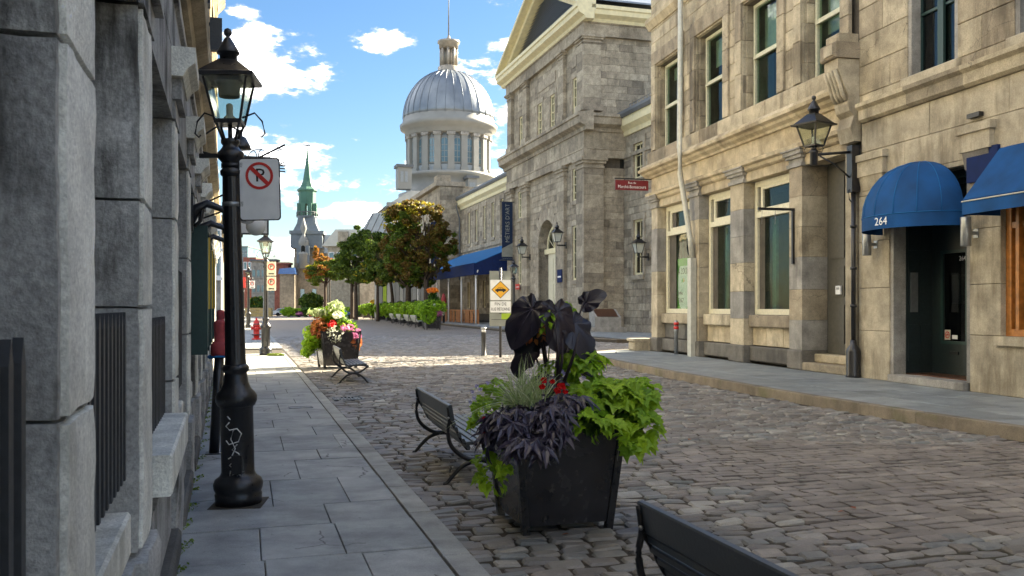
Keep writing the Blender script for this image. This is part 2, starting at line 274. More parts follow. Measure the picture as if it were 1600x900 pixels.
leafmat('leaf_grass', [(.30,.40,.14),(.44,.50,.28),(.22,.33,.09),(.52,.56,.36)], .3, .5)
leafmat('leaf_green', [(.05,.12,.02),(.09,.18,.02),(.035,.085,.018),(.12,.22,.03)], .4)
leafmat('tree_green', [(.04,.08,.010),(.08,.14,.014),(.14,.2,.018),(.03,.06,.010),(.18,.25,.025)], .4)
leafmat('tree_autumn', [(.17,.13,.018),(.16,.075,.02),(.10,.12,.015),(.22,.16,.025),(.12,.06,.02),(.13,.13,.016)], .35)
leafmat('tree_orange', [(.38,.13,.03),(.45,.2,.04),(.3,.22,.03),(.34,.1,.04)], .4)
leafmat('tree_yellow', [(.42,.32,.02),(.3,.3,.02),(.5,.36,.03)], .4)
leafmat('leaf_rust', [(.42,.12,.04),(.5,.2,.06),(.32,.09,.05),(.38,.2,.03)], .35)
leafmat('petal_red', [(.62,.01,.012),(.5,.008,.01)], .25)
leafmat('petal_lilac', [(.5,.45,.68),(.62,.58,.75)], .3)
leafmat('petal_pink', [(.6,.18,.38),(.7,.3,.5),(.5,.12,.3)], .3)
leafmat('petal_white', [(.7,.72,.62),(.6,.66,.5)], .3)
leafmat('petal_orange', [(.8,.2,.02),(.85,.3,.03)], .3)
leafmat('petal_yellow', [(.8,.6,.03),(.75,.5,.02)], .3)
leafmat('moss', [(.18,.26,.03),(.26,.34,.04),(.12,.18,.03)], .2)

# ------------------------------------------------------------------ builders
def roughbox(x0, x1, y0, y1, z0, z1, mp, mat, name, par, amp=.012, step=.07, hard=.4):
    """hewn block: every face a grid whose points are pushed about by position-based noise, most at the arrises"""
    from mathutils import noise
    m = MB(); nx, ny, nz_ = [max(2, min(30, int((b-a)/step))) for a, b in ((x0,x1),(y0,y1),(z0,z1))]
    def put(x, y, z):
        e = sum(1 for v, a, b in ((x,x0,x1),(y,y0,y1),(z,z0,z1)) if abs(v-a) < 1e-5 or abs(v-b) < 1e-5)
        w = Vector(mp(x, y, z)); n = noise.noise_vector(w*5+Vector((par.location.x,0,0)))+noise.noise_vector(w*17)*.5
        k = amp*(1 if e == 1 else 1.6); q = Vector((x, y, z))+Vector((n.x, n.y, n.z))*k
        if e >= 2:      # worn arris
            c = Vector(((x0+x1)/2, (y0+y1)/2, (z0+z1)/2)); d = c-Vector((x,y,z)); a_ = abs(noise.noise(w*6))*.03*hard+.004
            q += Vector((math.copysign(a_, d.x) if abs(x-x0) < 1e-5 or abs(x-x1) < 1e-5 else 0, math.copysign(a_, d.y) if abs(y-y0) < 1e-5 or abs(y-y1) < 1e-5 else 0, math.copysign(a_*.6, d.z) if abs(z-z0) < 1e-5 or abs(z-z1) < 1e-5 else 0))
        return tuple(q)
    def grid(f, na, nb):
        o = len(m.v); 
        for i in range(na+1):
            for j in range(nb+1): m.v.append(mp(*put(*f(i/na, j/nb))))
        for i in range(na):
            for j in range(nb): m.f.append([o+i*(nb+1)+j, o+(i+1)*(nb+1)+j, o+(i+1)*(nb+1)+j+1, o+i*(nb+1)+j+1]); m.mi.append(0); m.sm.append(True)
    L = lambda a, b, t: b if t > .9999 else a+(b-a)*t
    for X in (x0, x1): grid(lambda a, b: (X, L(y0,y1,a), L(z0,z1,b)), ny, nz_)
    for Y in (y0, y1): grid(lambda a, b: (L(x0,x1,a), Y, L(z0,z1,b)), nx, nz_)
    for Z in (z0, z1): grid(lambda a, b: (L(x0,x1,a), L(y0,y1,b), Z), nx, ny)
    return m.build(name, mat, par)
class MB:
    def __init__(s, mp=None):
        s.v = []; s.f = []; s.mi = []; s.sm = []; s.mp = mp
    def add(s, vs, fs, m=0, smooth=False):
        o = len(s.v)
        s.v += [s.mp(*p) for p in vs] if s.mp else [tuple(p) for p in vs]
        for f in fs: s.f.append([o+i for i in f]); s.mi.append(m); s.sm.append(smooth)
        return s
    def box(s, x0, x1, y0, y1, z0, z1, m=0):
        return s.add([(x0,y0,z0),(x1,y0,z0),(x1,y1,z0),(x0,y1,z0),(x0,y0,z1),(x1,y0,z1),(x1,y1,z1),(x0,y1,z1)],
              [(3,2,1,0),(4,5,6,7),(0,1,5,4),(1,2,6,5),(2,3,7,6),(3,0,4,7)], m)
    def cham(s, x0, x1, y0, y1, z0, z1, c=.012, m=0):
        """block whose x0 face (the outer face) has chamfered arrises"""
        c = min(c, (y1-y0)*.3, (z1-z0)*.3)
        return s.add([(x1,y0,z0),(x1,y1,z0),(x1,y1,z1),(x1,y0,z1),(x0+c,y0,z0),(x0+c,y1,z0),(x0+c,y1,z1),(x0+c,y0,z1),
                      (x0,y0+c,z0+c),(x0,y1-c,z0+c),(x0,y1-c,z1-c),(x0,y0+c,z1-c)],
              [(8,9,10,11),(4,5,9,8),(5,6,10,9),(6,7,11,10),(7,4,8,11),(0,1,5,4),(1,2,6,5),(2,3,7,6),(3,0,4,7)], m)
    def prism(s, poly, a0, a1, axis='z', m=0, smooth=False):
        """poly of 2D points extruded along axis"""
        def P(p, a):
            return {'z':(p[0],p[1],a),'y':(p[0],a,p[1]),'x':(a,p[0],p[1])}[axis]
        n = len(poly); vs = [P(p,a0) for p in poly]+[P(p,a1) for p in poly]
        fs = [list(range(n))[::-1], list(range(n,2*n))]+[(i,(i+1)%n,n+(i+1)%n,n+i) for i in range(n)]
        return s.add(vs, fs, m, smooth)
    def lathe(s, prof, cx=0, cy=0, seg=20, m=0, smooth=True, a0=0, a1=2*pi, sx=1, sy=1):
        full = abs(a1-a0-2*pi) < 1e-6; n = seg if full else seg+1
        vs = [(cx+r*cos(a0+(a1-a0)*k/seg)*sx, cy+r*sin(a0+(a1-a0)*k/seg)*sy, z) for r, z in prof for k in range(n)]
        fs = []
        for i in range(len(prof)-1):
            for k in range(seg):
                k2 = (k+1) % n if full else k+1
                fs.append((i*n+k, i*n+k2, (i+1)*n+k2, (i+1)*n+k))
        if full: fs += [list(range(n))[::-1], [(len(prof)-1)*n+k for k in range(n)]]
        return s.add(vs, fs, m, smooth)
    def tube(s, pts, r, seg=8, m=0, smooth=True, flat=1.0):
        pts = [Vector(p) for p in pts]; n = len(pts); vs = []
        rr = r if hasattr(r, '__len__') else [r]*n
        up = Vector((0,0,1))
        for i, p in enumerate(pts):
            d = (pts[min(i+1,n-1)]-pts[max(i-1,0)]).normalized()
            a = d.cross(up)
            if a.length < .05: a = d.cross(Vector((0,1,0)))
            a.normalize(); b = a.cross(d).normalized()
            for k in range(seg):
                t = 2*pi*k/seg; q = p+a*(cos(t)*rr[i]*flat)+b*(sin(t)*rr[i]); vs.append(tuple(q))
        fs = [(i*seg+k, i*seg+(k+1)%seg, (i+1)*seg+(k+1)%seg, (i+1)*seg+k) for i in range(n-1) for k in range(seg)]
        fs += [list(range(seg))[::-1], [(n-1)*seg+k for k in range(seg)]]
        return s.add(vs, fs, m, smooth)
    def ball(s, c, r, seg=12, m=0, sz=1):
        prof = [(max(1e-4, r*sin(pi*i/seg)), c[2]-r*sz*cos(pi*i/seg)) for i in range(seg+1)]
        return s.lathe(prof, c[0], c[1], seg+4, m)
    def mesh(s, name, mats):
        me = bpy.data.meshes.new(name); me.from_pydata(s.v, [], s.f)
        for m in (mats if isinstance(mats, (list, tuple)) else [mats]): me.materials.append(MAT[m])
        me.polygons.foreach_set('material_index', s.mi); me.polygons.foreach_set('use_smooth', s.sm)
        return me
    def build(s, name, mats, parent=None, loc=(0,0,0), rot=(0,0,0), kind=None, label=None):
        o = bpy.data.objects.new(name, s.mesh(name, mats)); COL.objects.link(o)
        o.parent = parent; o.location = loc; o.rotation_euler = rot
        if kind: o['kind'] = kind
        if label: o['label'] = label
        return o
def thing(name, label, cat, loc=(0,0,0), rz=0, group=None, scale=1):
    o = bpy.data.objects.new(name, None); COL.objects.link(o); o.empty_display_size = .2
    o.location = loc; o.rotation_euler = (0,0,rz); o['label'] = label; o['category'] = cat
    o.scale = (scale,)*3
    if group: o['group'] = group
    return o
def tag(o, label, cat, group=None):
    o['label'] = label; o['category'] = cat
    if group: o['group'] = group
    return o
def dup(root, loc, rz, label, group=None, scale=None):
    def cp(o, par):
        c = o.copy(); COL.objects.link(c)
        if par: c.parent = par
        for k in kids.get(o, []): cp(k, c)
        return c
    kids = {}
    for o in root.children_recursive: kids.setdefault(o.parent, []).append(o)
    r = cp(root, None); r.location = loc; r.rotation_euler = (0,0,rz); r['label'] = label
    if group: r['group'] = group
    if scale: r.scale = (scale,)*3
    return r
def text(s, size, parent, loc, rot, mat, name='lettering', ext=.002, align='CENTER', sx=1, sp=1):
    cu = bpy.data.curves.new('lettering', 'FONT'); cu.body = s; cu.size = size; cu.extrude = ext; cu.align_x = align; cu.align_y = 'CENTER'; cu.resolution_u = 2; cu.space_character = sp
    tmp = bpy.data.objects.new('t', cu); me = bpy.data.meshes.new_from_object(tmp); bpy.data.objects.remove(tmp)
    me.materials.clear(); me.materials.append(MAT[mat])
    o = bpy.data.objects.new(name, me); COL.objects.link(o); o.parent = parent; o.location = loc; o.rotation_euler = rot; o.scale = (sx,1,1)
    return o
AS = atan(417/1400); AR = atan(.2216); AL = AS+.0185
def fr(a, t, s, z=0): return (t*cos(a)-s*sin(a), t*sin(a)+s*cos(a), z)
def S(t, s, z=0): return fr(AS, t, s, z)
def R(t, s, z=0): return fr(AR, t, s, z)
def LL(t, s, z=0): return fr(AL, t, s, z)
def toS(p): return (p[0]*cos(AS)+p[1]*sin(AS), -p[0]*sin(AS)+p[1]*cos(AS))
def at(px, py, Y): return ((px-800)/1400*Y, Y, 1.65+(480-py)/1400*Y)
def free(u0, u1, z0, z1, holes):
    out = []; cur = u0
    for h in sorted([h for h in holes if h[3] > z0+.02 and h[2] < z1-.02 and h[1] > u0 and h[0] < u1]):
        if h[0] > cur+.02: out.append((cur, h[0]))
        cur = max(cur, h[1])
    if cur < u1-.02: out.append((cur, u1))
    return out
_cache = {}
def blocks(parent, mat, mp, d, u0, u1, z0, z1, course, length, holes=(), back=.12, proud=.008, gap=.008, cham=.012, stuff=False, name='stone_block', seed=0, maxn=300):
    """courses of cut stones on the plane d (outer face), each its own object unless stuff"""
    rn = random.Random(seed+int(u0*10)+int(z0*7))
    zs = sorted(set([z0, z1]+[h[2] for h in holes if z0 < h[2] < z1]+[h[3] for h in holes if z0 < h[3] < z1])); lv = []
    for a, b in zip(zs, zs[1:]):
        n = max(1, round((b-a)/course)); lv += [(a+(b-a)*i/n, a+(b-a)*(i+1)/n) for i in range(n)]
    big = MB(mp); cnt = 0
    for ci, (a, b) in enumerate(lv):
        for (f0, f1) in free(u0, u1, a, b, holes):
            cur = f0; first = True
            while cur < f1-1e-4:
                w = rn.uniform(*length)*(.5 if first and ci % 2 else 1)
                if f1-cur-w < length[0]*.55: w = f1-cur
                first = False; dp = rn.uniform(0, proud)
                g = gap/2
                if stuff or cnt >= maxn:
                    big.cham(d-dp, d+back, cur+g, cur+w-g, a+g, b-g, cham)
                else:
                    h_ = round(b-a, 2); w_ = round(w, 2); key = (h_, w_, mat, back, round(dp, 3), name, mp and id(mp))
                    cu, cz = cur+w/2, (a+b)/2
                    if key not in _cache:
                        _cache[key] = MB().cham(-dp, back, -w/2+g, w/2-g, -(b-a)/2+g, (b-a)/2-g, cham).mesh(name, mat)
                    o = bpy.data.objects.new(name, _cache[key]); COL.objects.link(o); o.parent = parent
                    p0 = Vector(mp(d, cu, cz)); ux = Vector(mp(d+1, cu, cz))-p0; uy = Vector(mp(d, cu+1, cz))-p0; uz = Vector(mp(d, cu, cz+1))-p0
                    M = Matrix(((ux.x,uy.x,uz.x,p0.x),(ux.y,uy.y,uz.y,p0.y),(ux.z,uy.z,uz.z,p0.z),(0,0,0,1)))
                    o.matrix_local = M; cnt += 1
                cur += w
    if big.f: big.build(name+'s', mat, parent, kind='stuff')
def backing(mb, d0, d1, u0, u1, z0, z1, holes):
    zs = sorted(set([z0, z1]+[h[2] for h in holes if z0 < h[2] < z1]+[h[3] for h in holes if z0 < h[3] < z1]))
    for a, b in zip(zs, zs[1:]):
        for f0, f1 in free(u0, u1, a, b, holes): mb.box(d0, d1, f0, f1, a, b)
ID = lambda d, u, z: (d, u, z)
def window(parent, mp, d, u0, u1, z0, z1, fm, gm, fw=.08, fd=.1, bars_v=(), bars_z=(), bw=.04, name='window', label=None, inner=None):
    """frame with bars (fractions), pane as sub-part"""
    b = MB(mp)
    b.box(d, d+fd, u0, u1, z0, z0+fw); b.box(d, d+fd, u0, u1, z1-fw, z1); b.box(d, d+fd, u0, u0+fw, z0+fw, z1-fw); b.box(d, d+fd, u1-fw, u1, z0+fw, z1-fw)
    for z in bars_z:
        zz = z0+(z1-z0)*z; b.box(d+.012, d+fd-.01, u0+fw, u1-fw, zz-bw/2, zz+bw/2)
    for v in bars_v:
        uu = u0+(u1-u0)*v; b.box(d+.016, d+fd-.014, uu-bw/2, uu+bw/2, z0+fw, z1-fw)
    w = b.build(name, fm, parent, label=label)
    MB(mp).box(d+fd*.5, d+fd*.5+.012, u0+fw*.8, u1-fw*.8, z0+fw*.8, z1-fw*.8).build('pane', gm, w)
    return w
def leafcloud(name, parent, mat, centers, n, size, seed, up=.5, asp=.6, kind='stuff', jitter=1.0, shell=.55):
    """leaf faces scattered through ellipsoids (cx,cy,cz,rx,ry,rz,weight)"""
    g = np.random.default_rng(seed); C = np.array(centers, float); w = C[:,6]/C[:,6].sum()
    idx = g.choice(len(C), n, p=w); c = C[idx]
    d = g.normal(size=(n,3)); d /= np.linalg.norm(d, axis=1)[:,None]
    r = (shell+(1-shell)*g.random(n))**.8 if shell else g.random(n)**.4
    r = np.where(g.random(n) < .25, g.random(n), r)
    p = c[:,:3]+d*r[:,None]*c[:,3:6]
    nr = d*.8+g.normal(size=(n,3))*.55*jitter; nr[:,2] += up; nr /= np.linalg.norm(nr, axis=1)[:,None]
    a = np.cross(nr, g.normal(size=(n,3))); a /= np.linalg.norm(a, axis=1)[:,None]; b = np.cross(nr, a)
    s = size*(.6+.8*g.random(n))[:,None]
    q = np.stack([p-a*s, p-b*s*asp+nr*s*.15, p+a*s-nr*s*.2, p+b*s*asp+nr*s*.15], 1).reshape(-1,3)
    me = bpy.data.meshes.new(name); f = np.arange(4*n).reshape(n,4)
    me.from_pydata(q.tolist(), [], f.tolist()); me.materials.append(MAT[mat])
    o = bpy.data.objects.new(name, me); COL.objects.link(o); o.parent = parent
    if kind: o['kind'] = kind
    return o
# ================================================================== GROUND
def struct(o): o['kind'] = 'structure'; return o
gm = MB(); gm.box(-700, 700, -60, 1200, -1.2, -.06); struct(gm.build('ground', 'asphalt'))
# kerb lines (in the R frame) for the right-hand pavement
KR = [(5, 9.4), (9.47, 8.6), (11.25, 8.4), (13.65, 8.22), (15.54, 8.15), (19.1, 8.11), (25.05, 8.28), (27.5, 8.55), (29.0, 9.2), (30.0, 10.3), (30.6, 11.9), (30.9, 16)]
def kr(s):
    for (a, ta), (b, tb) in zip(KR, KR[1:]):
        if s <= b: return ta+(tb-ta)*(s-a)/(b-a)
    return KR[-1][1]
def in_right_pave(x, y):
    t, s = x*cos(AR)+y*sin(AR), -x*sin(AR)+y*cos(AR)
    return s < 30.9 and t > (kr(s)+.02 if s > 5 else 9.4)
road = bpy.data.objects.new('road', None)
rb = MB()
def quadS(mb, t0, t1, s0, s1, z0, z1, m=0):
    vs = [S(t0,s0,z0),S(t1,s0,z0),S(t1,s1,z0),S(t0,s1,z0),S(t0,s0,z1),S(t1,s0,z1),S(t1,s1,z1),S(t0,s1,z1)]
    mb.add(vs, [(3,2,1,0),(4,5,6,7),(0,1,5,4),(1,2,6,5),(2,3,7,6),(3,0,4,7)], m)
quadS(rb, -3, 34, -12, 52, -.058, -.022)
quadS(rb, -14, 60, 52, 700, -.058, -.004, 1)
road = struct(rb.build('road', ['earth', 'far_cobble']))
def cobbles():
    g = random.Random(5); near = []; V = []; F = []; MI = []
    pitch = .14; s = 1.6; row = 0
    while s < 52:
        p = pitch*g.uniform(.9, 1.1); t = 1.425; first = True; off = g.uniform(-.01, .01); tmax = 17.2 if s > 30 else 14
        if s > 32: tmax = 16.4+(.35 if s > 38 else 12)
        while t < tmax:
            w = g.uniform(.1, .28) if first else g.uniform(.17, .30); first = False; tc = t+w/2; t += w
            x, y, _ = S(tc, s)
            if in_right_pave(x, y) or (s < 31 and in_right_pave(x+.12, y)): continue
            if s > 38 and tc > 16.3: continue
            px = 800+1400*x/y if y > .5 else 9999
            if px < 380 or px > 1700 or y < 2.2: continue
            flat = (4.25+.25*sin(s*3) < tc and 5.2+.15*sin(tc*4) < s < 9.3+.5*sin(tc*1.3))
            sc = .45 if flat else 1
            c = (tc, s+off+g.uniform(-.012,.012)+.015*sin(t*1.7+row)); hw = w/2-(.006 if flat else g.uniform(.006,.013)); hl = p/2-(.006 if flat else g.uniform(.008,.015))
            h = g.uniform(-.008,.008)*sc; dome = (.005 if flat else g.uniform(.015,.026)); tilt = (g.uniform(-.03,.03)*sc, g.uniform(-.05,.05)*sc); rot = g.uniform(-.05,.05)*sc
            far = y > 16
            k = [(-1,-1),(1,-1),(1,1),(-1,1)] if far else [(-.88,-1),(.9,-1),(1,-.68),(1,.7),(.87,1),(-.9,1),(-1,.66),(-1,-.7)]
            k = [(a*g.uniform(.93,1.05), b*g.uniform(.93,1.05)) for a, b in k]
            def P(a, b, z):
                uu = a*hw; vv = b*hl; u2 = uu*cos(rot)-vv*sin(rot); v2 = uu*sin(rot)+vv*cos(rot)
                return (c[0], c[1], u2, v2, z+h+tilt[0]*uu/.15*.5+tilt[1]*vv/.1*.4)
            vs = [P(a,b,-.05) for a,b in k]+[P(a,b,-dome) for a,b in k]+[P(a*.86,b*.74,-dome*.12) for a,b in k]
            n = len(k); fs = [(i,(i+1)%n,n+(i+1)%n,n+i) for i in range(n)]+[(n+i,n+(i+1)%n,2*n+(i+1)%n,2*n+i) for i in range(n)]+[tuple(range(2*n,3*n))]
            if not far and len(near) < 300 and y < 5.6+0 and 540 < px < 1680 and 1.65*1400/y+480 < 1000:
                near.append((vs, fs, c, flat)); continue
            o = len(V); V += [S(q[0]+q[2], q[1]+q[3], q[4]) for q in vs]; F += [tuple(o+i for i in f) for f in fs]; MI += [1 if flat else 0]*len(fs)
        s += p; row += 1
    for vs, fs, c, flat in near:
        me = bpy.data.meshes.new('cobblestone')
        base = S(c[0], c[1])
        loc = []
        for q in vs:
            d = S(q[0]+q[2], q[1]+q[3]); loc.append((d[0]-base[0], d[1]-base[1], q[4]))
        me.from_pydata(loc, [], fs); me.materials.append(MAT['cobble_flat' if flat else 'cobble']); me.polygons.foreach_set('use_smooth', [False]*len(fs))
        o = bpy.data.objects.new('cobblestone', me); COL.objects.link(o); o.parent = road; o.location = (base[0], base[1], 0)
    me = bpy.data.meshes.new('cobblestones'); me.from_pydata(V, [], F); me.materials.append(MAT['cobble']); me.materials.append(MAT['cobble_flat'])
    me.polygons.foreach_set('material_index', MI); me.polygons.foreach_set('use_smooth', [False]*len(F))
    o = bpy.data.objects.new('cobblestones', me); COL.objects.link(o); o.parent = road; o['kind'] = 'stuff'
    print('cobbles near', len(near), 'faces', len(F))
cobbles()
# street drain grate by the left kerb
t = thing('drain_grate', 'slotted iron drain grate set in the cobbles beside the left kerb', 'drain', S(1.78, 16.3, 0), AS)
b = MB(); b.box(-.27,.27,-.27,-.23,-.03,.012); b.box(-.27,.27,.23,.27,-.03,.012); b.box(-.27,-.23,-.23,.23,-.03,.012); b.box(.23,.27,-.23,.23,-.03,.012); b.build('frame', 'grey_iron', t)
for i in range(7): MB().box(-.2+i*.062, -.175+i*.062, -.23, .23, -.03, .008).build('bar', 'black_iron', t)
MB().box(-.23,.23,-.23,.23,-.05,-.034).build('pit', 'sign_black', t)

def slabpoly(mb, pts, z0, z1, c=.008):
    """flagstone from four world corners with worn arrises"""
    cx = sum(p[0] for p in pts)/len(pts); cy = sum(p[1] for p in pts)/len(pts)
    def sh(p, k): 
        v = Vector((p[0]-cx, p[1]-cy)); l = v.length; v = v*((l-k)/l); return (v.x, v.y)
    a = [sh(p, .005) for p in pts]; b2 = [sh(p, .005+c) for p in pts]; n = len(pts)
    mb.add([(x,y,z0) for x,y in a]+[(x,y,z1-c*.7) for x,y in a]+[(x,y,z1) for x,y in b2], [(i,(i+1)%n,n+(i+1)%n,n+i) for i in range(n)]+[(n+i,n+(i+1)%n,2*n+(i+1)%n,2*n+i) for i in range(n)]+[tuple(range(2*n,3*n))])
    return (cx, cy)
# ---- left pavement: flagstones in courses across the walk, granite kerb
lp = MB()
for a, b2 in [(-3, 32.5), (36.5, 150)]: quadS(lp, -3.2, 1.40, a, b2, -.055, .008)
left_walk = struct(lp.build('pavement_left', 'earth'))
js = [3.4, 4.5, 5.25, 5.95, 6.82, 7.52, 8.66, 9.74, 10.42, 11.6, 12.45, 13.3, 14.25, 15.5, 16.3, 17.4, 18.2, 19.3, 20.2, 21.4, 22.3, 23.6, 24.6, 26, 27.2, 28.6, 30, 31.1, 32.4]
rn = random.Random(3)
splits = {2:[.0,.62], 3:[-.02,.52], 4:[.5], 5:[.1,.72], 6:[.38], 7:[.66], 8:[.3,.95], 9:[.75], 10:[.25], 11:[.8], 12:[.4], 13:[.7]}
for i, (a, b2) in enumerate(zip(js, js[1:])):
    cuts = [-.72+0*i]+[q+.12 for q in splits.get(i, [rn.uniform(.0,.4)+(.4 if i % 2 else 0)])]+[1.225]
    for c0, c1 in zip(cuts, cuts[1:]):
        j = lambda: rn.uniform(-.012,.012); sk = .012
        m = MB(); z = rn.uniform(.026, .034)
        c = slabpoly(m, [S(c0,a+j()*.4+sk*c0), S(c1,a+sk*c1), S(c1,b2+sk*c1), S(c0,b2+j()*.4+sk*c0)], -.05, z)
        m.build('flagstone', 'slab', left_walk, (c[0], c[1], 0))
s = 2.2; i = 0
while s < 32.5:
    l = rn.uniform(1.0, 1.35); e = min(s+l, 32.5); m = MB(); k0 = 1.42-(.0045*max(0, s-12)); k1 = 1.42-(.0045*max(0, e-12))
    c = slabpoly(m, [S(1.235,s), S(k0,s), S(k1,e), S(1.235,e)], -.06, .034, .014)
    m.build('kerbstone', 'kerb', left_walk, (c[0], c[1], 0)); s = e
s = 36.6
far = MB()
while s < 148:
    for c0, c1 in ((-3,-.9),(-.9,.3),(.3,1.2),(1.22,1.42)):
        m0 = MB(); c = slabpoly(m0, [S(c0,s), S(c1,s), S(c1,s+1.6), S(c0,s+1.6)], -.05, .034)
        far.add([(v[0]+c[0], v[1]+c[1], v[2]) for v in m0.v], m0.f)
    s += 1.6
far.build('flagstones', 'slab', left_walk, kind='stuff')
# small access cover in the left walk
t = thing('access_cover', 'small rectangular iron cover let into the left pavement flagstones', 'cover', S(.86, 14.85, .03), AS)
b = MB(); b.box(-.19,.19,-.12,-.09,0,.008); b.box(-.19,.19,.09,.12,0,.008); b.box(-.19,-.16,-.09,.09,0,.008); b.box(.16,.19,-.09,.09,0,.008); b.build('frame', 'grey_iron', t)
MB().box(-.16,.16,-.09,.09,0,.004).build('lid', 'slab', t)
# ---- right pavement
rp = MB()
ss = [5.0, 7.0]+[7+i*.8 for i in range(1, 25)]+[27, 28, 29, 29.6, 30.0, 30.3, 30.6]
ss = sorted(set(round(x, 2) for x in ss))
for a, b2 in zip(ss, ss[1:]):
    pts = [R(kr(a)+.1, a), R(16 if a > 29 else 12.2, a), R(16 if a > 29 else 12.2, b2), R(kr(b2)+.1, b2)]
    rp.add([(p[0],p[1],z) for z in (-.055,.128) for p in pts], [(4,5,6,7),(0,1,5,4),(1,2,6,5),(2,3,7,6),(3,0,4,7)])
right_walk = struct(rp.build('pavement_right', 'earth'))
def kslab(s0, s1, f0, f1, z, name, mat, ch=.008):
    """flagstone between kerb (f=0) and wall (f=1)"""
    def P(s, f): k = kr(s)+.19; return R(k+(11.42-k)*f if f <= 1 else 11.42+(f-1)*3, s)
    m = MB(); c = slabpoly(m, [P(s0,f0), P(s0,f1), P(s1,f1), P(s1,f0)], .06, z, ch); m.build(name, mat, right_walk, (c[0], c[1], 0))
for row, (f0, f1) in enumerate([(0,.3),(.3,.62),(.62,1.0)]):
    s = 6.4+row*.5
    while s < 29.8:
        l = rn.uniform(1.0, 1.9); e = min(s+l, 29.9)
        kslab(s, e, f0, f1, .15+rn.uniform(-.003,.004), 'flagstone', 'slab_right'); s = e
for i in range(3): kslab(29.25, 30.5, 1+i*.3, 1.3+i*.3, .15, 'flagstone', 'slab_right')
pts = []
for (a, ta), (b2, tb) in zip(KR, KR[1:]):
    n = max(1, round(math.hypot(b2-a, tb-ta)/1.55)); pts += [(a+(b2-a)*i/n, ta+(tb-ta)*i/n) for i in range(n)]
pts.append(KR[-1])
for (a, ta), (b2, tb) in zip(pts, pts[1:]):
    dx, dy = tb-ta, b2-a; l = math.hypot(dx, dy); nx, ny = dy/l*.18, -dx/l*.18
    m = MB(); c = slabpoly(m, [R(ta,a), R(ta+nx,a+ny), R(tb+nx,b2+ny), R(tb,b2)], -.06, .156+rn.uniform(-.004,.004), .025); m.build('kerbstone', 'kerb_brown', right_walk, (c[0], c[1], 0))
# ---- pavement in front of the market, with its kerb, rising and falling gently to the side street
mp_ = MB()
KM = [(140,19),(82.4,17.3),(51,16.4),(40.5,15.9),(38.6,16.6),(38,19)]
poly = [(s_, t_) for s_, t_ in KM]
def mz(t, s): return .15-max(0, (t-20))*.035*(1 if s < 59 else 0)
for (a, ta), (b2, tb) in zip(KM, KM[1:]):
    n = 8
    for i in range(n):
        sa, sb = a+(b2-a)*i/n, a+(b2-a)*(i+1)/n; t0a, t0b = ta+(tb-ta)*i/n, ta+(tb-ta)*(i+1)/n
        for u0, u1 in ((0,.5),(.5,1),(1,1.6)):
            q = [S(t0a+(26-t0a)*u0, sa), S(t0a+(26-t0a)*u1, sa), S(t0b+(26-t0b)*u1, sb), S(t0b+(26-t0b)*u0, sb)]
            zz = [mz(t0a+(26-t0a)*u0, sa), mz(t0a+(26-t0a)*u1, sa), mz(t0b+(26-t0b)*u1, sb), mz(t0b+(26-t0b)*u0, sb)]
            mp_.add([(p[0],p[1],-.6) for p in q]+[(p[0],p[1],z-.012) for p, z in zip(q, zz)], [(4,5,6,7),(0,1,5,4),(1,2,6,5),(2,3,7,6),(3,0,4,7)])
mwalk = struct(mp_.build('pavement_market', 'earth'))
fs_ = MB(); s = 39.2; row = 0
while s < 112:
    t_ = 17.2 if s < 84 else 18.2; t_ = max(t_, 16.8+.028*(s-45))+.15
    while t_ < (22.6 if s > 57.5 else 30):
        w = rn.uniform(.9, 1.5); l = 1.15
        m0 = MB(); z = mz(t_+w/2, s)
        c = slabpoly(m0, [S(t_,s), S(t_+w,s), S(t_+w,s+l), S(t_,s+l)], z-.05, z+.004)
        if s < 62: m0.build('flagstone', 'slab_right', mwalk, (c[0], c[1], 0))
        else: fs_.add([(v[0]+c[0], v[1]+c[1], v[2]) for v in m0.v], m0.f)
        t_ += w
    s += 1.15; row += 1
fs_.build('flagstones', 'slab_right', mwalk, kind='stuff')
kk = []
for (a, ta), (b2, tb) in zip(KM, KM[1:]):
    n = max(1, round(math.hypot(b2-a, tb-ta)/1.7)); kk += [(a+(b2-a)*i/n, ta+(tb-ta)*i/n) for i in range(n)]
kk.append(KM[-1])
for (a, ta), (b2, tb) in zip(kk, kk[1:]):
    if a > 110: continue
    m = MB(); dx, dy = tb-ta, b2-a; l = math.hypot(dx, dy); nx, ny = -dy/l*.2, dx/l*.2
    c = slabpoly(m, [S(ta,a), S(tb,b2), S(tb+nx,b2+ny), S(ta+nx,a+ny)], -.05, .155, .02); m.build('kerbstone', 'kerb_brown', mwalk, (c[0], c[1], 0))

# ================================================================== RIGHT-HAND BUILDINGS (frame R, front plane T=11.39)
T0 = 11.39
bA = thing('corner_building', 'tan cut-stone corner building with three tall shop windows below a moulded cornice', 'building', R(T0, 17.2, .15), AR)
def pA(d, u, z): return (d, u-17.2, z-.15)      # d into the building, u = distance along the street, z world
UO = [(26.71,28.67,7.0,9.85),(23.56,25.44,7.0,9.85),(20.51,22.4,7.0,9.85),(17.75,19.34,7.0,9.85)]
WG = .36                                       # ground-floor windows stand back this far
GO = [(25.95,27.9,1.45,5.05),(23.16,24.75,1.45,5.05),(19.98,21.9,1.45,5.05)]
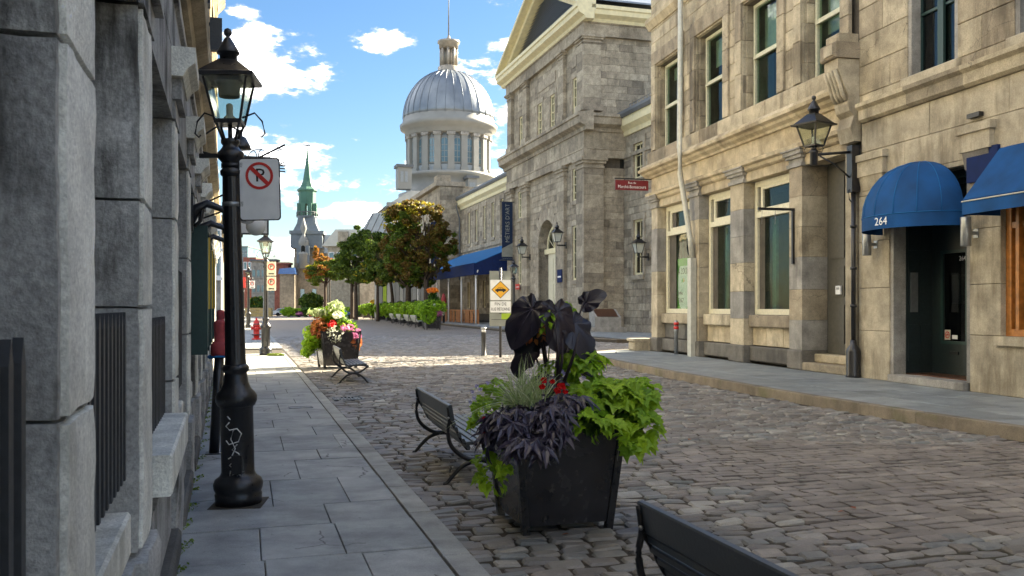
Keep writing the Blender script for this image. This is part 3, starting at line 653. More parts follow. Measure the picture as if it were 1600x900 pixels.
# body: hollow shell (floor, ceilings, back and side walls) behind the facade
b = MB(pA)
b.box(10.6, 11, 17.2, 29.15, .15, 16); b.box(.5, 10.6, 17.2, 17.5, .15, 16); b.box(.5, 10.6, 17.5, 29.0, 5.3, 5.9); b.box(.5, 10.6, 17.5, 29.0, 10.6, 11); b.box(.5, 10.6, 17.5, 29.0, 15.5, 15.9); b.box(.5, 10.6, 17.5, 29, .16, .45)
b.box(3.2, 3.35, 17.5, 28.9, .45, 5.3); b.box(3.2, 3.35, 17.5, 28.9, 5.9, 10.6)
b.build('interior', 'inside_green', bA)
b = MB(pA); backing(b, .12, .5, 17.2, 29.15, 6.9, 16, UO); backing(b, WG+.02, .6, 19.4, 29.15, .15, 5.3, GO); b.build('wall_core', 'mortar', bA)
b = MB(lambda d,u,z: pA(u, d, z)); b.map = None
sideA = lambda d, u, z: (u, 11.95-d, z-.15)     # gable on the side street; outer face looks along +y
backing(MBs := MB(sideA), .1, .4, .5, 11, .15, 16, []); MBs.build('gable_core', 'mortar', bA)
blocks(bA, 'stone_tan', sideA, 0, .1, 11, .15, 16, .45, (.7,1.3), stuff=True, seed=9)
# upper wall: ashlar between windows, pilaster strips proud of it
blocks(bA, 'stone_tan', pA, 0, 17.55, 29.2, 7.0, 12.4, .46, (.7,1.25), UO, seed=1, proud=.006)
blocks(bA, 'stone_tan', pA, 0, 17.2, 29.2, 12.4, 16, .5, (.8,1.3), stuff=True, seed=2)
for i, (u0, u1, z0, z1) in enumerate(UO):      # stone reveals and window
    for uu in (u0, u1):
        pass
    blocks(bA, 'stone_tan', lambda d,u,z,uu=u1: pA(u, uu+.04-d if False else uu-.0+d-.02, z), 0, .1, .38, z0, z1, .46, (.3,.4), back=.1, seed=i)
    blocks(bA, 'stone_tan', lambda d,u,z,uu=u0: pA(u, uu+.02-d, z), 0, .1, .38, z0, z1, .46, (.3,.4), back=.1, seed=i+5)
    for uu in (u0-.36, u1+.02):
        zz = 7.0
        for h in (1.0, .9, 1.0):
            MB(pA).cham(-.07, .02, uu, uu+.34, zz+.005, zz+h-.005).build('stone_block', 'stone_tan', bA); zz += h
    MB(pA).cham(-.06, .1, u0-.38, u1+.38, 9.9, 10.35).build('lintel', 'stone_tan', bA)
    w = window(bA, pA, .28, u0+.06, u1-.06, z0+.02, z1-.02, 'sash_pale', 'shop_glass', .09, .12, bars_z=(.5,), bw=.11)
    MB(pA).box(.24,.29,u0+.12,u1-.12,(z0+z1)/2-.08,(z0+z1)/2-.02).build('meeting_rail', 'sash_pale', w)
    MB(pA).box(.6,.63,u0+.1,u1-.1,z1-.5-.4*i,z1-.1).build('blind_or_reflection', 'curtain_reflection_pale', w); MB(pA).box(.9,.95,u1-.5,u1-.05,z0+.1,z1-.1).build('curtain_or_reflection', 'brown_door', w)  # pale and brown panels behind the glass, coloured to imitate reflections in the panes
# string band over the second storey
MB(pA).prism([(.1,11.2),(-.05,11.2),(-.18,11.42),(-.18,11.55),(.1,11.55)], 17.25, 29.3, 'y').build('string_course', 'stone_warm', bA)
# sill band of rough stones
u = 17.62; k = 0
while u < 29.25:
    w = min(rn.uniform(1.1,1.9), 29.3-u); w = 29.3-u if 29.3-u-w < .5 else w
    MB(pA).cham(-.10-rn.random()*.02, .3, u+.004, u+w-.004, 6.5, 6.96, .02).build('sill_stone', 'stone_tan', bA); u += w
def moulding(prof, u0, u1, mat, name, par, mp, step=1.6):
    """profile (d,z) run along the wall in separate stones"""
    n = max(1, round((u1-u0)/step))
    for i in range(n):
        a, c = u0+(u1-u0)*i/n, u0+(u1-u0)*(i+1)/n
        m = MB(lambda x,y,z: mp(x,y,z)); m.prism(prof, a+.003, c-.003, 'y'); m.build(name, mat, par)
moulding([(.3,6.08),(-.06,6.08),(-.09,6.14),(-.2,6.2),(-.24,6.26),(-.36,6.3),(-.38,6.38),(-.30,6.42),(-.26,6.5),(.3,6.5)], 17.62, 29.5, 'stone_warm', 'cornice_stone', bA, pA)
moulding([(.3,5.56),(.02,5.56),(.02,6.08),(.3,6.08)], 17.62, 29.2, 'stone_warm', 'frieze_stone', bA, pA, 1.3)
moulding([(.6,5.30),(.02,5.30),(-.04,5.34),(-.06,5.42),(-.16,5.46),(-.18,5.54),(-.1,5.58),(.6,5.58)], 17.62, 29.3, 'stone_warm', 'architrave_stone', bA, pA)
moulding([(.6,5.05),(.06,5.05),(.06,5.298),(.6,5.298)], 17.62, 29.15, 'stone_warm', 'lintel_stone', bA, pA, 2)
# piers with capitals and bases
def pier(u0, u1, near_depth):
    z = .62
    for h in (.72,.74,.78,.72,.74,.72):
        z1 = min(z+h, 5.03); MB(pA).box(.0, near_depth, u0+.002, u1-.002, z+.004, z1-.004) .build('stone_block', rn.choice(['stone_tan','stone_grey','stone_smooth']), bA); z = z1
    MB(pA).cham(-.06, near_depth, u0-.05, u1+.03, .15, .62, .03).build('pier_base', 'stone_dark', bA)
    m = MB(pA)
    m.box(-.05, near_depth, u0-.05, u1+.05, 5.03, 5.12); m.box(-.0, near_depth, u0-.02, u1+.02, 5.12, 5.24); m.box(-.07, near_depth, u0-.07, u1+.07, 5.24, 5.32); m.box(-.12, near_depth, u0-.12, u1+.12, 5.32, 5.42); m.box(-.16, near_depth, u0-.15, u1+.15, 5.42, 5.5)
    m.build('capital', 'stone_grey', bA)
pier(28.61, 29.15, .4); pier(25.25, 25.95, .4); pier(22.36, 23.16, .4); pier(19.39, 19.98, .72)
# windows of the shop front
for i, (u0, u1, z0, z1) in enumerate([(25.98,28.58,1.45,5.03),(23.19,25.22,1.45,5.03),(20.01,22.33,1.45,5.03)]):
    w = window(bA, pA, WG-.05, u0, u1, z0, z1, 'cream_paint', 'shop_glass', .15, .16, name='shop_window')
    MB(pA).box(WG-.08, WG+.1, u0+.15, u1-.15, 4.05, 4.2).build('transom', 'cream_paint', w)
    m = MB(pA); m.box(WG-.03,WG+.06,u1-.42,u1-.30,4.2,4.88); m.box(WG-.03,WG+.06,u0+.15,u0+.28,4.2,4.88); m.box(WG-.03,WG+.06,u0+.28,u1-.42,4.2,4.3); m.box(WG-.03,WG+.06,u0+.28,u1-.42,4.8,4.88); m.build('fanlight_frame', 'cream_paint', w)
    MB(pA).box(WG+.25, WG+.32, u1-.62, u1-.16, 1.6, 4.0).build('jamb_panel', 'teal_frame', w)
    MB(pA).box(WG+.9, WG+.95, u0+.1, u1-.1, .5, 4.9).build('partition', 'inside_green', w)
    b = MB(pA); backing(b, WG+.03, .62, u0, u1, .15, 5.3, [(u0+.02,u1-.02,1.47,5.02)]); b.build('wall_core', 'mortar', bA)
    MB(pA).cham(.12, .5, u0, u1, 1.12, 1.44, .025).build('sill', 'stone_tan', bA)
    blocks(bA, 'stone_warm' if i else 'stone_dark', pA, .26, u0, u1, .62, 1.12, .5, (.7,.95), seed=i)
    MB(pA).cham(.14, .5, u0, u1, .2, .60, .03).build('plinth_stone', 'stone_dark', bA)
# green letting sign standing in the far shop window
t = thing('letting_sign', 'lime green and white letting notice inside the far shop window, half behind the downpipe', 'sign', R(T0+.43, 27.38, 1.5), AR)
m = MB(); m.prism([(-.62,0),(.62,0),(.62,1.75),(-.62,1.75)], 0, .02, 'x'); m.build('board', 'sun_green', t)
pts = [(.5*cos(a), .85+.82*sin(a)) for a in [pi*2*i/24 for i in range(24)]]
MB().prism([(max(-.46,min(.46,p[0])), min(1.5,p[1])) for p in pts], -.008, -.001, 'x').build('white_panel', 'sign_white', t)
rot = (pi/2, 0, -pi/2)
for st, sz, zz, mt in [('À LOUER', .30, 1.32, 'sign_black'), ('Joshua', .17, .62, 'sign_black'), ('514-7', .24, .36, 'sign_black'), ('- - - - -', .08, .8, 'sign_black')]:
    text(st, sz, t, (-.012, .42 if sz < .2 else .44, zz), rot, mt, align='LEFT', sx=.8)
MB().prism([(.05,1.0),(.18,.95),(.10,1.12)], -.012, -.008, 'x').build('emblem', 'sun_green', t); MB().prism([(-.1,1.0),(.05,.96),(-.02,1.12)], -.014, -.008, 'x').build('emblem', 'sign_yellow', t)
# door bay between the last pier and the console: deep recess with panelled grey-brown doors
b = MB(pA); b.box(.74, .9, 17.5, 19.4, .5, 5.3); b.build('door_surround', 'brown_door', bA)
d = MB(pA).box(.62, .74, 18.42, 19.3, .55, 5.03).build('door', 'brown_door', bA)
for z0, z1 in ((.8,1.7),(1.9,2.6),(2.8,4.8)):
    MB(pA).box(.595, .62, 18.58, 19.14, z0, z1).build('door_panel', 'brown_door', d)
d2 = MB(pA).box(.62, .70, 17.62, 18.3, .55, 3.6).build('door', 'brown_door', bA)
MB(pA).box(.60,.62,17.75,18.2,1.6,3.4).build('pane', 'dark_glass', d2)
MB(pA).box(.64,.70,17.62,18.3,3.75,5.0).build('transom_pane', 'dark_glass', bA)
MB(pA).box(.54,.62,18.3,18.42,.55,5.03).build('door_post', 'brown_door', bA)
t = thing('intercom', 'small white intercom box on the brown door recess', 'intercom', R(T0+.585, 18.75, 1.95), AR)
MB().box(-.04, 0, -.1, .1, 0, .2).build('case', 'sign_white', t); MB().box(-.045, -.04, -.06, .06, .11, .16).build('speaker', 'metal_grey', t)
MB(pA).cham(-.02, .9, 17.55, 19.36, .15, .34, .02).build('step', 'stone_tan', bA); MB(pA).cham(.3, .9, 17.55, 19.36, .345, .54, .02).build('step', 'stone_tan', bA)
MB(pA).box(-.0, .62, 17.2, 17.6, .15, 5.05).build('jamb', 'stone_smooth', bA)
# carved console at the party wall
c = MB(pA)
c.prism([(.05,5.2),(-.12,5.2),(-.2,5.5),(-.12,5.75),(-.22,5.85),(-.26,6.0),(-.24,6.15),(-.42,6.55),(-.5,6.75),(-.5,6.95),(.05,6.95)], 17.1, 17.62, 'y')
cs = c.build('console', 'stone_smooth', bA)
for k in range(4):
    u = 17.15+k*.125
    MB(pA).tube([(-.26,u+.03,6.08),(-.34,u+.03,6.2),(-.42,u+.03,6.45),(-.53,u+.03,6.72)], .045, 6).build('flute', 'stone_smooth', cs)
MB(pA).cham(-.6,.05,17.05,17.66,6.96,7.3,.03).build('console_block', 'stone_tan', cs); MB(pA).cham(-.5,.0,17.12,17.6,7.3,7.5,.04).build('console_cap', 'stone_tan', cs)
MB(pA).box(-.63,-.6,17.12,17.45,7.02,7.24).build('carving', 'stone_smooth', cs)
# ---- building with the blue awnings
bB = thing('awning_building', 'smooth tan stone building with blue awnings over the dark green doorway', 'building', R(T0, 6, .15), AR)
def pB(d, u, z): return (d, u-6, z-.15)
DO = [(13.79,16.06,.15,4.2),(9.6,13.05,1.16,4.0)]
GW = [(14.1,15.5,6.15,9.2),(11.2,12.75,6.15,9.2)]
b = MB(pB); backing(b, .12, .5, 6, 17.12, .15, 16, DO+GW); b.build('wall_core', 'mortar', bB)
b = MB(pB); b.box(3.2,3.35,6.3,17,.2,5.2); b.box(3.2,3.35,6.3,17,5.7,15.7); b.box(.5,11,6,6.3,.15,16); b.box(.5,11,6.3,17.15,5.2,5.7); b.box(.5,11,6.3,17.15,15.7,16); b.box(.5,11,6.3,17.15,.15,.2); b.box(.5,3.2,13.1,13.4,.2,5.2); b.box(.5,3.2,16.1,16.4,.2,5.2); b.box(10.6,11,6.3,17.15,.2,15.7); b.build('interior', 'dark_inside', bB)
blocks(bB, 'stone_smooth', pB, 0, 6, 17.1, .15, 2.05, .95, (1.2,1.9), DO, seed=4, cham=.008)
blocks(bB, 'stone_smooth', pB, 0, 6, 17.1, 2.05, 4.3, 1.1, (1.3,2.0), DO, seed=14, cham=.008)
blocks(bB, 'stone_smooth', pB, 0, 6, 17.0, 4.3, 5.55, .65, (1.6,2.6), [], seed=5, cham=.006)
blocks(bB, 'stone_tan', pB, 0, 6, 17.1, 5.95, 11.5, .62, (.9,1.6), GW, seed=6)
blocks(bB, 'stone_tan', pB, 0, 6, 17.1, 11.5, 16, .62, (.9,1.6), [], seed=7, stuff=True)
moulding([(.3,5.55),(-.06,5.55),(-.12,5.6),(-.12,5.8),(-.2,5.86),(-.2,5.94),(.3,5.95)], 6, 16.95, 'stone_tan', 'ledge_stone', bB, pB, 1.5)
for (u0, u1) in ((14.0,15.6),(11.1,12.85)):
    MB(pB).cham(-.1,.3,u0,u1,5.955,6.14,.02).build('sill', 'stone_smooth', bB)
for (u0, u1, z0, z1) in GW:
    w = window(bB, pB, .22, u0, u1, z0, z1, 'green_frame', 'dark_glass', .09, .12, bars_v=(.5,), bars_z=(.4,.8), bw=.05)
    MB(pB).box(.19,.24,(u0+u1)/2-.08,(u0+u1)/2+.08,z0+.05,z1-.05).build('mullion', 'green_frame', w)
    MB(pB).box(.5,.52,u0+.1,u1-.1,z0+.1,z1-.1).build('curtain_or_reflection', 'curtain_reflection_pale', w)
    for uu in (u0-.0, u1-.1): MB(pB).box(.02,.22,uu,uu+.1,z0,z1).build('reveal', 'stone_grey', bB)
# corbel blocks over the pilasters
for k, (u0, u1) in enumerate(((16.15,17.05),(13.2,13.95))):
    m = MB(pB); m.box(-.14,.02,u0-.05,u1+.05,4.72,4.86); m.box(-.1,.02,u0,u1,4.4,4.72); m.build('corbel', 'stone_smooth', bB)
    m = MB(pB); m.prism([(.02,4.1),(-.02,4.1),(-.08,4.398),(.02,4.398)], u0+.06, u1-.06, 'y'); m.build('corbel_foot', 'stone_dark' if k else 'stone_smooth', bB)
# dark green entrance
MB(pB).cham(-.1,.4,13.85,16.0,.15,.3,.015).build('doorstep', 'stone_grey', bB)
for uu in (13.79, 15.96): MB(pB).box(.02,.3,uu,uu+.1,.3,4.2).build('jamb', 'stone_grey', bB)
MB(pB).box(.31,1.4,13.85,16.0,.2,.32).build('threshold_mat', 'plaque_bronze', bB)
m = MB(pB); m.box(.92,1.02,13.85,16.0,3.3,4.2); m.build('door_surround', 'dark_door', bB)
MB(pB).box(.32,.92,13.8,16.04,4.05,4.2).build('soffit', 'dark_door', bB)
# the panelled leaf stands folded back against the far jamb, the glazed leaf faces the street
dl = MB(pB).box(.3,.92,15.97,16.05,.32,4.05).build('door', 'dark_door', bB, label='panelled dark green leaf')
for (f0,f1,z0,z1) in ((.36,.58,.55,1.3),(.64,.86,.55,1.3),(.36,.58,1.55,2.6),(.64,.86,1.55,2.6),(.36,.58,2.8,3.8),(.64,.86,2.8,3.8)): MB(pB).box(f0,f1,15.952,15.97,z0,z1).build('door_panel', 'dark_door', dl)
ip = MB(pB).box(.40,.56,15.93,15.952,1.55,2.35).build('intercom_panel', 'metal_grey', dl)
d = MB(pB); backing(d,.92,1.0,13.85,15.97,.32,3.3,[(15.0,15.64,.98,2.72)]); gd = d.build('door', 'dark_door', bB, label='glazed dark green door leaf')
MB(pB).box(.95,.962,14.98,15.66,.96,2.74).build('pane', 'dark_glass', gd)
m = MB(pB); m.box(.90,.92,14.94,15.0,.92,2.78); m.box(.90,.92,15.64,15.70,.92,2.78); m.box(.90,.92,15.0,15.64,.92,.98); m.box(.90,.92,15.0,15.64,2.72,2.78); m.build('glazing_bead', 'green_frame', gd)
MB(pB).box(1.12,1.14,15.02,15.32,1.78,2.26).build('notice_board', 'sign_black', gd); MB(pB).box(1.15,1.17,14.8,15.75,1.72,2.3).build('inner_panel', 'metal_grey', gd)
MB(pB).box(.90,.92,15.2,15.45,.72,.78).build('letter_slot', 'black_iron', gd)
text('264', .13, gd, pB(.945,15.13,2.6), rot, 'sign_white')
t_ = MB(pB).box(.942,.948,15.47,15.63,1.0,1.2).build('no_smoking_sticker', 'sign_cream', gd)
m = MB(pB)
for k in range(20):
    a0, a1 = 2*pi*k/20, 2*pi*(k+1)/20; m.add([(.938,15.55+r*cos(a),1.1+r*sin(a)) for a,r in ((a0,.05),(a1,.05),(a1,.068),(a0,.068))], [(0,1,2,3)])
m.box(.934,.938,15.51,15.59,1.09,1.11); m.add([(.933,15.5,1.15),(.933,15.51,1.16),(.933,15.605,1.05),(.933,15.595,1.04)], [(0,1,2,3)]); m.build('no_smoking_symbol', 'sign_red', t_)
MB(pB).box(.942,.948,15.27,15.42,1.02,1.1).build('sticker', 'sign_white', gd)
# timber shop window
w = window(bB, pB, .1, 9.6, 13.05, 1.16, 4.0, 'wood_orange', 'clear_glass', .12, .16, bars_z=(.66,), bw=.1, name='timber_window')
for uu in (12.72, 12.5): MB(pB).box(.06,.24,uu,uu+.07,1.28,3.88).build('mullion', 'wood_orange', w)
MB(pB).box(.1,.2,9.7,12.5,1.95,1.99).build('glazing_bar', 'wood_orange', w)
MB(pB).box(.45,.47,9.7,12.95,1.2,2.9).build('blind_or_reflection', 'blind_yellow', w)
MB(pB).box(-.06,.4,9.4,13.15,1.0,1.155).build('sill', 'stone_smooth', bB)
MB(pB).box(.13,.135,12.2,12.36,1.42,1.62).build('sticker', 'awning_navy', w)
# ---- the domed blue awning with its number
aw = thing('dome_awning', 'domed royal blue fabric awning numbered 264 over the dark green doorway', 'awning', R(T0, 15.08, 3.12), AR)
n = 48; mm = 10; V = []; ry = 1.17; rd = 1.0; rz = 1.05
def dome(a, e):     # a across, e elevation
    f_ = 1-.035*abs(sin(8*a))*cos(e)**.5*(1 if e > 0 else .0); a_ = a; return (-rd*sin(a)*cos(e)*f_-.02, ry*cos(a)*cos(e), .26+rz*(sin(e)**.92 if e > 0 else 0)-.26*0)
m = MB(); vs = [dome(pi*i/n, pi/2*j/mm*.999) for j in range(mm+1) for i in range(n+1)]
m.add(vs, [(j*(n+1)+i, j*(n+1)+i+1, (j+1)*(n+1)+i+1, (j+1)*(n+1)+i) for j in range(mm) for i in range(n)], smooth=True)
m.build('canopy', 'awning_blue', aw)
m = MB(); vs = [(x, y, z) for z in (.0,.27) for (x,y,_) in [dome(pi*i/24, 0) for i in range(25)]]; m.add(vs, [(i,i+1,26+i,25+i) for i in range(24)], smooth=True); m.build('valance', 'awning_blue', aw)
for k in range(1, 8):
    a = pi*k/8; MB().tube([tuple(Vector(dome(a, pi/2*j/8*.98))*1.004) for j in range(9)], .007, 5).build('seam', 'awning_bright', aw)
MB().tube([tuple(Vector(dome(pi*i/24, 0))*1.003+Vector((0,0,0))) for i in range(25)], .008, 5).build('seam', 'awning_bright', aw)
a = pi*.56; q = dome(a, 0)
text('264', .21, aw, (q[0]-.035, q[1], .13), (pi/2, 0, atan2(-ry*sin(a), -rd*cos(a))), 'sign_white')
for uu, nm in ((16.5,'left'),(13.62,'right')):
    t = thing('wall_light', 'grey cylinder wall light %s the domed awning' % ('at the far side under' if nm == 'left' else 'on the near pilaster beside'), 'lamp', R(T0, uu, 2.72), AR, group='cylinder wall lights')
    MB().lathe([(.085,0),(.09,.01),(.09,.5),(.085,.51)], -.22, 0, 16).build('shade', 'metal_grey', t); MB().box(-.14,.0,-.03,.03,.2,.26).build('arm', 'metal_grey', t)
    MB().box(-.02,.0,-.06,.06,.15,.31).build('wall_plate', 'metal_grey', t)
# ---- sloping blue awning over the timber window
aw = thing('slope_awning', 'sloping royal blue awning with white piping over the timber-framed window', 'awning', R(T0, 6.5, 3.3), AR)
m = MB(); m.add([(-.02,6.55,1.05),(-.75,6.55,.15),(-.75,0,.15),(-.02,0,1.05),(-.02,6.55,1.0),(-.75,6.55,.12),(-.75,0,.12),(-.02,0,1.0)], [(0,1,2,3),(7,6,5,4),(0,4,5,1),(3,2,6,7)]); m.build('canopy', 'awning_blue', aw)
MB().box(-.76,-.745,0,6.55,-.1,.14).build('valance', 'awning_blue', aw)
MB().tube([(-.765,0,.12),(-.765,6.56,.12)], .012, 6).build('piping', 'sign_cream', aw)
MB().prism([(-.02,1.0),(-.75,.12),(-.75,-.1),(-.02,-.1)], 6.535, 6.55, 'y').build('end_panel', 'awning_blue', aw)
MB().box(-.06,-.0,6.56,7.3,.55,1.12).build('roller_end', 'awning_navy', aw)
MB(pB).box(-.1,.0,13.45,13.75,4.98,5.06).build('floodlight', 'black_iron', bB)
# ---- downpipe, fire connection, sign bracket
t = thing('downpipe', 'pale grey bent downpipe crossing the front of the corner building', 'downpipe', R(T0, 25.55, .15), AR)
MB().tube([(-.1,-.03,2.95),(-.14,.02,3.6),(-.3,.11,4.8),(-.42,.14,5.6),(-.45,.12,6.4),(-.42,.12,9.2),(-.42,.08,15)], .085, 10).build('pipe', 'downpipe_grey', t)
m = MB(); m.box(-.2,-.02,-.16,.1,.0,3.0); m.build('casing', 'downpipe_grey', t)
t = thing('fire_connection', 'grey standpipe with two red bands below the letting notice window', 'standpipe', R(T0, 26.75, .15), AR)
MB().lathe([(.065,0),(.065,.72),(.075,.74),(.075,.8)], -.1, 0, 14).build('pipe', 'metal_grey', t)
for z in (.8,.93): MB().lathe([(.08,z),(.08,z+.09)], -.1, 0, 14).build('red_band', 'sign_red', t)
MB().lathe([(.07,.89),(.07,.93),(.07,1.02),(.03,1.08)], -.1, 0, 14).build('cap', 'metal_grey', t)
t = thing('sign_bracket', 'empty black right-angle sign bracket on the third pier of the corner building', 'bracket', R(T0, 19.75, 2.7), AR)
m = MB(); m.box(-.06,0,-.03,.03,0,1.35); m.box(-.95,-.06,-.03,.03,1.29,1.35); m.build('arm', 'black_iron', t)
for k in (-.85,-.5): MB().tube([(k,0,1.3),(k,.01,.95)], .006, 5).build('wire', 'metal_grey', t)
# ---- street name sign at the far corner
t = thing('street_sign', 'red enamel street name sign reading Rue du Marché-Bonsecours projecting from the far corner', 'sign', R(T0, 29.25, 5.68), AR)
m = MB(); m.box(-1.28,-.08,-.02,.02,0,.34); m.build('plate', 'street_red', t)
m = MB(); m.box(-1.3,.05,-.02,.02,.37,.41); m.box(-.95,-.93,-.01,.01,.34,.4); m.box(-.35,-.33,-.01,.01,.34,.4); m.build('bracket', 'black_iron', t)
text('Rue du', .1, t, (-.68,-.026,.25), (pi/2,0,0), 'sign_white'); text('Marché-Bonsecours', .155, t, (-.68,-.026,.11), (pi/2,0,0), 'sign_white', sx=.82)
t = thing('stone_bollard', 'low cut-stone guard block at the foot of the corner building', 'guard stone', R(T0-.3, 29.35, .15), AR)
MB().cham(-.35,.3,-.2,.35,0,.32,.05).build('block', 'stone_tan', t); MB().cham(-.4,.35,-.25,.4,.32,.42,.04).build('cap', 'stone_smooth', t)
# ================================================================== LEFT-HAND BUILDING (frame L, pier faces at T=-.35)
TL = -.35
bL = thing('pilaster_building', 'weathered grey stone building with a row of capped piers along the left pavement', 'building', LL(TL, 0, .03), AL)
def pL(d, u, z): return (-d, u, z-.03)          # d into the building
piers = [(-.1,.45),(2.17,2.66),(4.05,4.58),(6.45,6.97),(8.73,9.3),(11.0,11.55),(13.3,13.85),(15.6,16.15),(17.9,18.45),(20.2,20.75),(22.5,23.05),(24.8,25.35),(27.1,27.65),(29.4,30.0)]
WN = [(a[1]+.05, b_[0]-.05, .95, 2.9) for a, b_ in zip(piers, piers[1:])]
b = MB(pL); backing(b, .42, .8, -.1, 30, .0, 3.0, WN); backing(b, .1, .6, -.1, 30, 3.0, 11.5, [((a+c)/2-.42,(a+c)/2+.42,5.5,7.6) for a,c,_,_ in WN]+[((a+c)/2-.42,(a+c)/2+.42,9,10.6) for a,c,_,_ in WN]); b.build('wall_core', 'mortar', bL)
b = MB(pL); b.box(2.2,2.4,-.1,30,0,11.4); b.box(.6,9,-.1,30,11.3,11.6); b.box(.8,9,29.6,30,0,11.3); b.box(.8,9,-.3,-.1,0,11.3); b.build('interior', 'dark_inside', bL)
blocks(bL, 'stone_left', lambda d,u,z: (-u, 30-d+.1, z-.03), 0, .1, 9, 0, 11.5, .6, (.9,1.5), stuff=True)
for i, (u0, u1) in enumerate(piers):
    z = .62; hs = [1.02, .98] if i != 1 else [.62, 1.38]
    zz = [.62, 1.15+.25*(i % 3), 2.1+.15*(i % 2), 2.92]
    for za, zb in zip(zz, zz[1:]):
        if i < 6:
            roughbox(0,.44,u0,u1,za+.002,zb-.002,pL,'stone_left','stone_block',bL,.004,hard=.22)
            roughbox(-.018,.02,u0+.03,u1-.02,za+.008,zb-.008,pL,'stone_left_light','street_face_lit',bL,.004,hard=.25)  # thin paler facing paints the brighter light on the pier's street side
        else:
            MB(pL).box(0,.44,u0+.0,u1,za+.004,zb-.004).build('stone_block', 'stone_left', bL)
            MB(pL).cham(-.012,.02,u0+.03,u1-.03,za+.006,zb-.006,.006).build('street_face_lit', 'stone_left_light', bL)
    roughbox(-.05,.44,u0-.05,u1+.05,.0,.60,pL,'stone_left','pier_base',bL,.012,hard=1)
    m = MB(pL); m.box(-.02,.44,u0-.02,u1+.02,2.92,3.04); m.build('cap_stone', 'stone_left', bL)
    m = MB(pL); m.box(-.06,.44,u0-.05,u1+.06,3.045,3.18); m.build('cap_stone', 'stone_left', bL)
    m = MB(pL); m.prism([(.44,3.185),(-.07,3.185),(-.10,3.24),(-.15,3.28),(-.15,3.38),(.44,3.38)], u0-.12, u1+.13, 'y'); m.build('cap_moulding', 'stone_left_light', bL)
for (u0, u1, z0, z1) in WN:
    if u1 < 1: pass
    w = window(bL, pL, .5, u0, u1, z0, z1, 'sash_pale', 'dark_glass', .06, .1, bars_v=(.5,), bars_z=(.6,), bw=.04)
    near3 = abs(u0-4.63) < .1; s_ = MB(pL).cham(-.1 if near3 else .03,.5,u0-.03,u1+.03,.74 if near3 else .62,.94 if near3 else .80,.012); s_.build('sill', 'stone_left_light', bL)
    m = MB(pL); m.box(.06,.42,u0,u1,.1,.615); m.build('panel', 'stone_left_light', bL)
    m = MB(pL); m.box(.0,.42,u0+.1,u1-.1,.18,.62); m.build('raised_panel', 'stone_left', bL)
    MB(pL).cham(-.06,.42,u0-.0,u1+.0,.0,.17,.02).build('plinth_stone', 'stone_dark', bL)
    MB(pL).box(.0,.5,u0-.05,u1+.05,2.92,3.37).build('lintel', 'stone_left', bL)
# iron grilles with flat pointed bars in the first windows
for i, (a, c, _, _) in enumerate(WN[:5]):
    ztop = [1.58,1.62,1.58,1.95,1.9][i]; z0_ = .96
    g_ = MB(pL); g_.box(.06,.075,a,c,1.18,1.215); g_.box(.06,.075,a,c,z0_+.02,z0_+.05); gr = g_.build('window_grille', 'grey_iron', bL)
    n = int((c-a)/.115)
    for k in range(n):
        u = a+.08+(c-a-.1)*k/n; MB(pL).prism([(u-.02,z0_-.0),(u+.02,z0_),(u+.02,ztop-.04),(u,ztop+.01),(u-.02,ztop-.04)], .035, .055, 'x').build('bar', 'grey_iron', gr)
# entablature over the piers
def runL(prof, mat, name, step=2.4):
    n = round(30/step)
    for i in range(n): MB(pL).prism(prof, 30*i/n+.003-.1*(i==0), 30*(i+1)/n-.003, 'y').build(name, mat, bL)
runL([(.5,3.385),(0,3.385),(0,3.75),(-.03,3.76),(-.03,3.82),(.5,3.82)], 'stone_left', 'architrave_stone')
runL([(.3,3.825),(.02,3.825),(.02,4.2),(.3,4.2)], 'stone_left_light', 'frieze_stone')
runL([(.3,4.205),(-.03,4.205),(-.05,4.3),(-.16,4.34),(-.18,4.44),(-.12,4.5),(.3,4.52)], 'stone_warm', 'cornice_stone')
blocks(bL, 'stone_left_light', pL, .0, -.1, 30, 4.53, 11.0, .55, (.8,1.4), [((a+c)/2-.42,(a+c)/2+.42,5.5,7.6) for a,c,_,_ in WN]+[((a+c)/2-.42,(a+c)/2+.42,9,10.6) for a,c,_,_ in WN], stuff=True)
for a, c, _, _ in WN[3:]:
    m_ = (a+c)/2
    for z0, z1 in ((5.5,7.6),(9,10.6)):
        window(bL, pL, .2, m_-.42, m_+.42, z0, z1, 'cream_paint', 'dark_glass', .06, .08, bars_z=(.5,))
        MB(pL).cham(-.12,.2,m_-.52,m_+.52,z0-.16,z0-.005,.01).build('sill', 'stone_warm', bL)
        MB(pL).box(-.09,.02,m_-.6,m_+.6,z1+.02,z1+.22).build('window_head', 'stone_warm', bL)
        for uu in (m_-.52, m_+.42): MB(pL).box(-.05,.05,uu,uu+.1,z0,z1).build('architrave', 'stone_warm', bL)
for u0, u1 in piers[4:]: MB(pL).box(-.06,.05,u0+.05,u1-.05,4.53,10.9).build('pilaster', 'stone_warm', bL)
runL([(.3,10.95),(-.08,10.95),(-.3,11.2),(-.3,11.45),(.3,11.5)], 'stone_warm', 'cornice_stone')
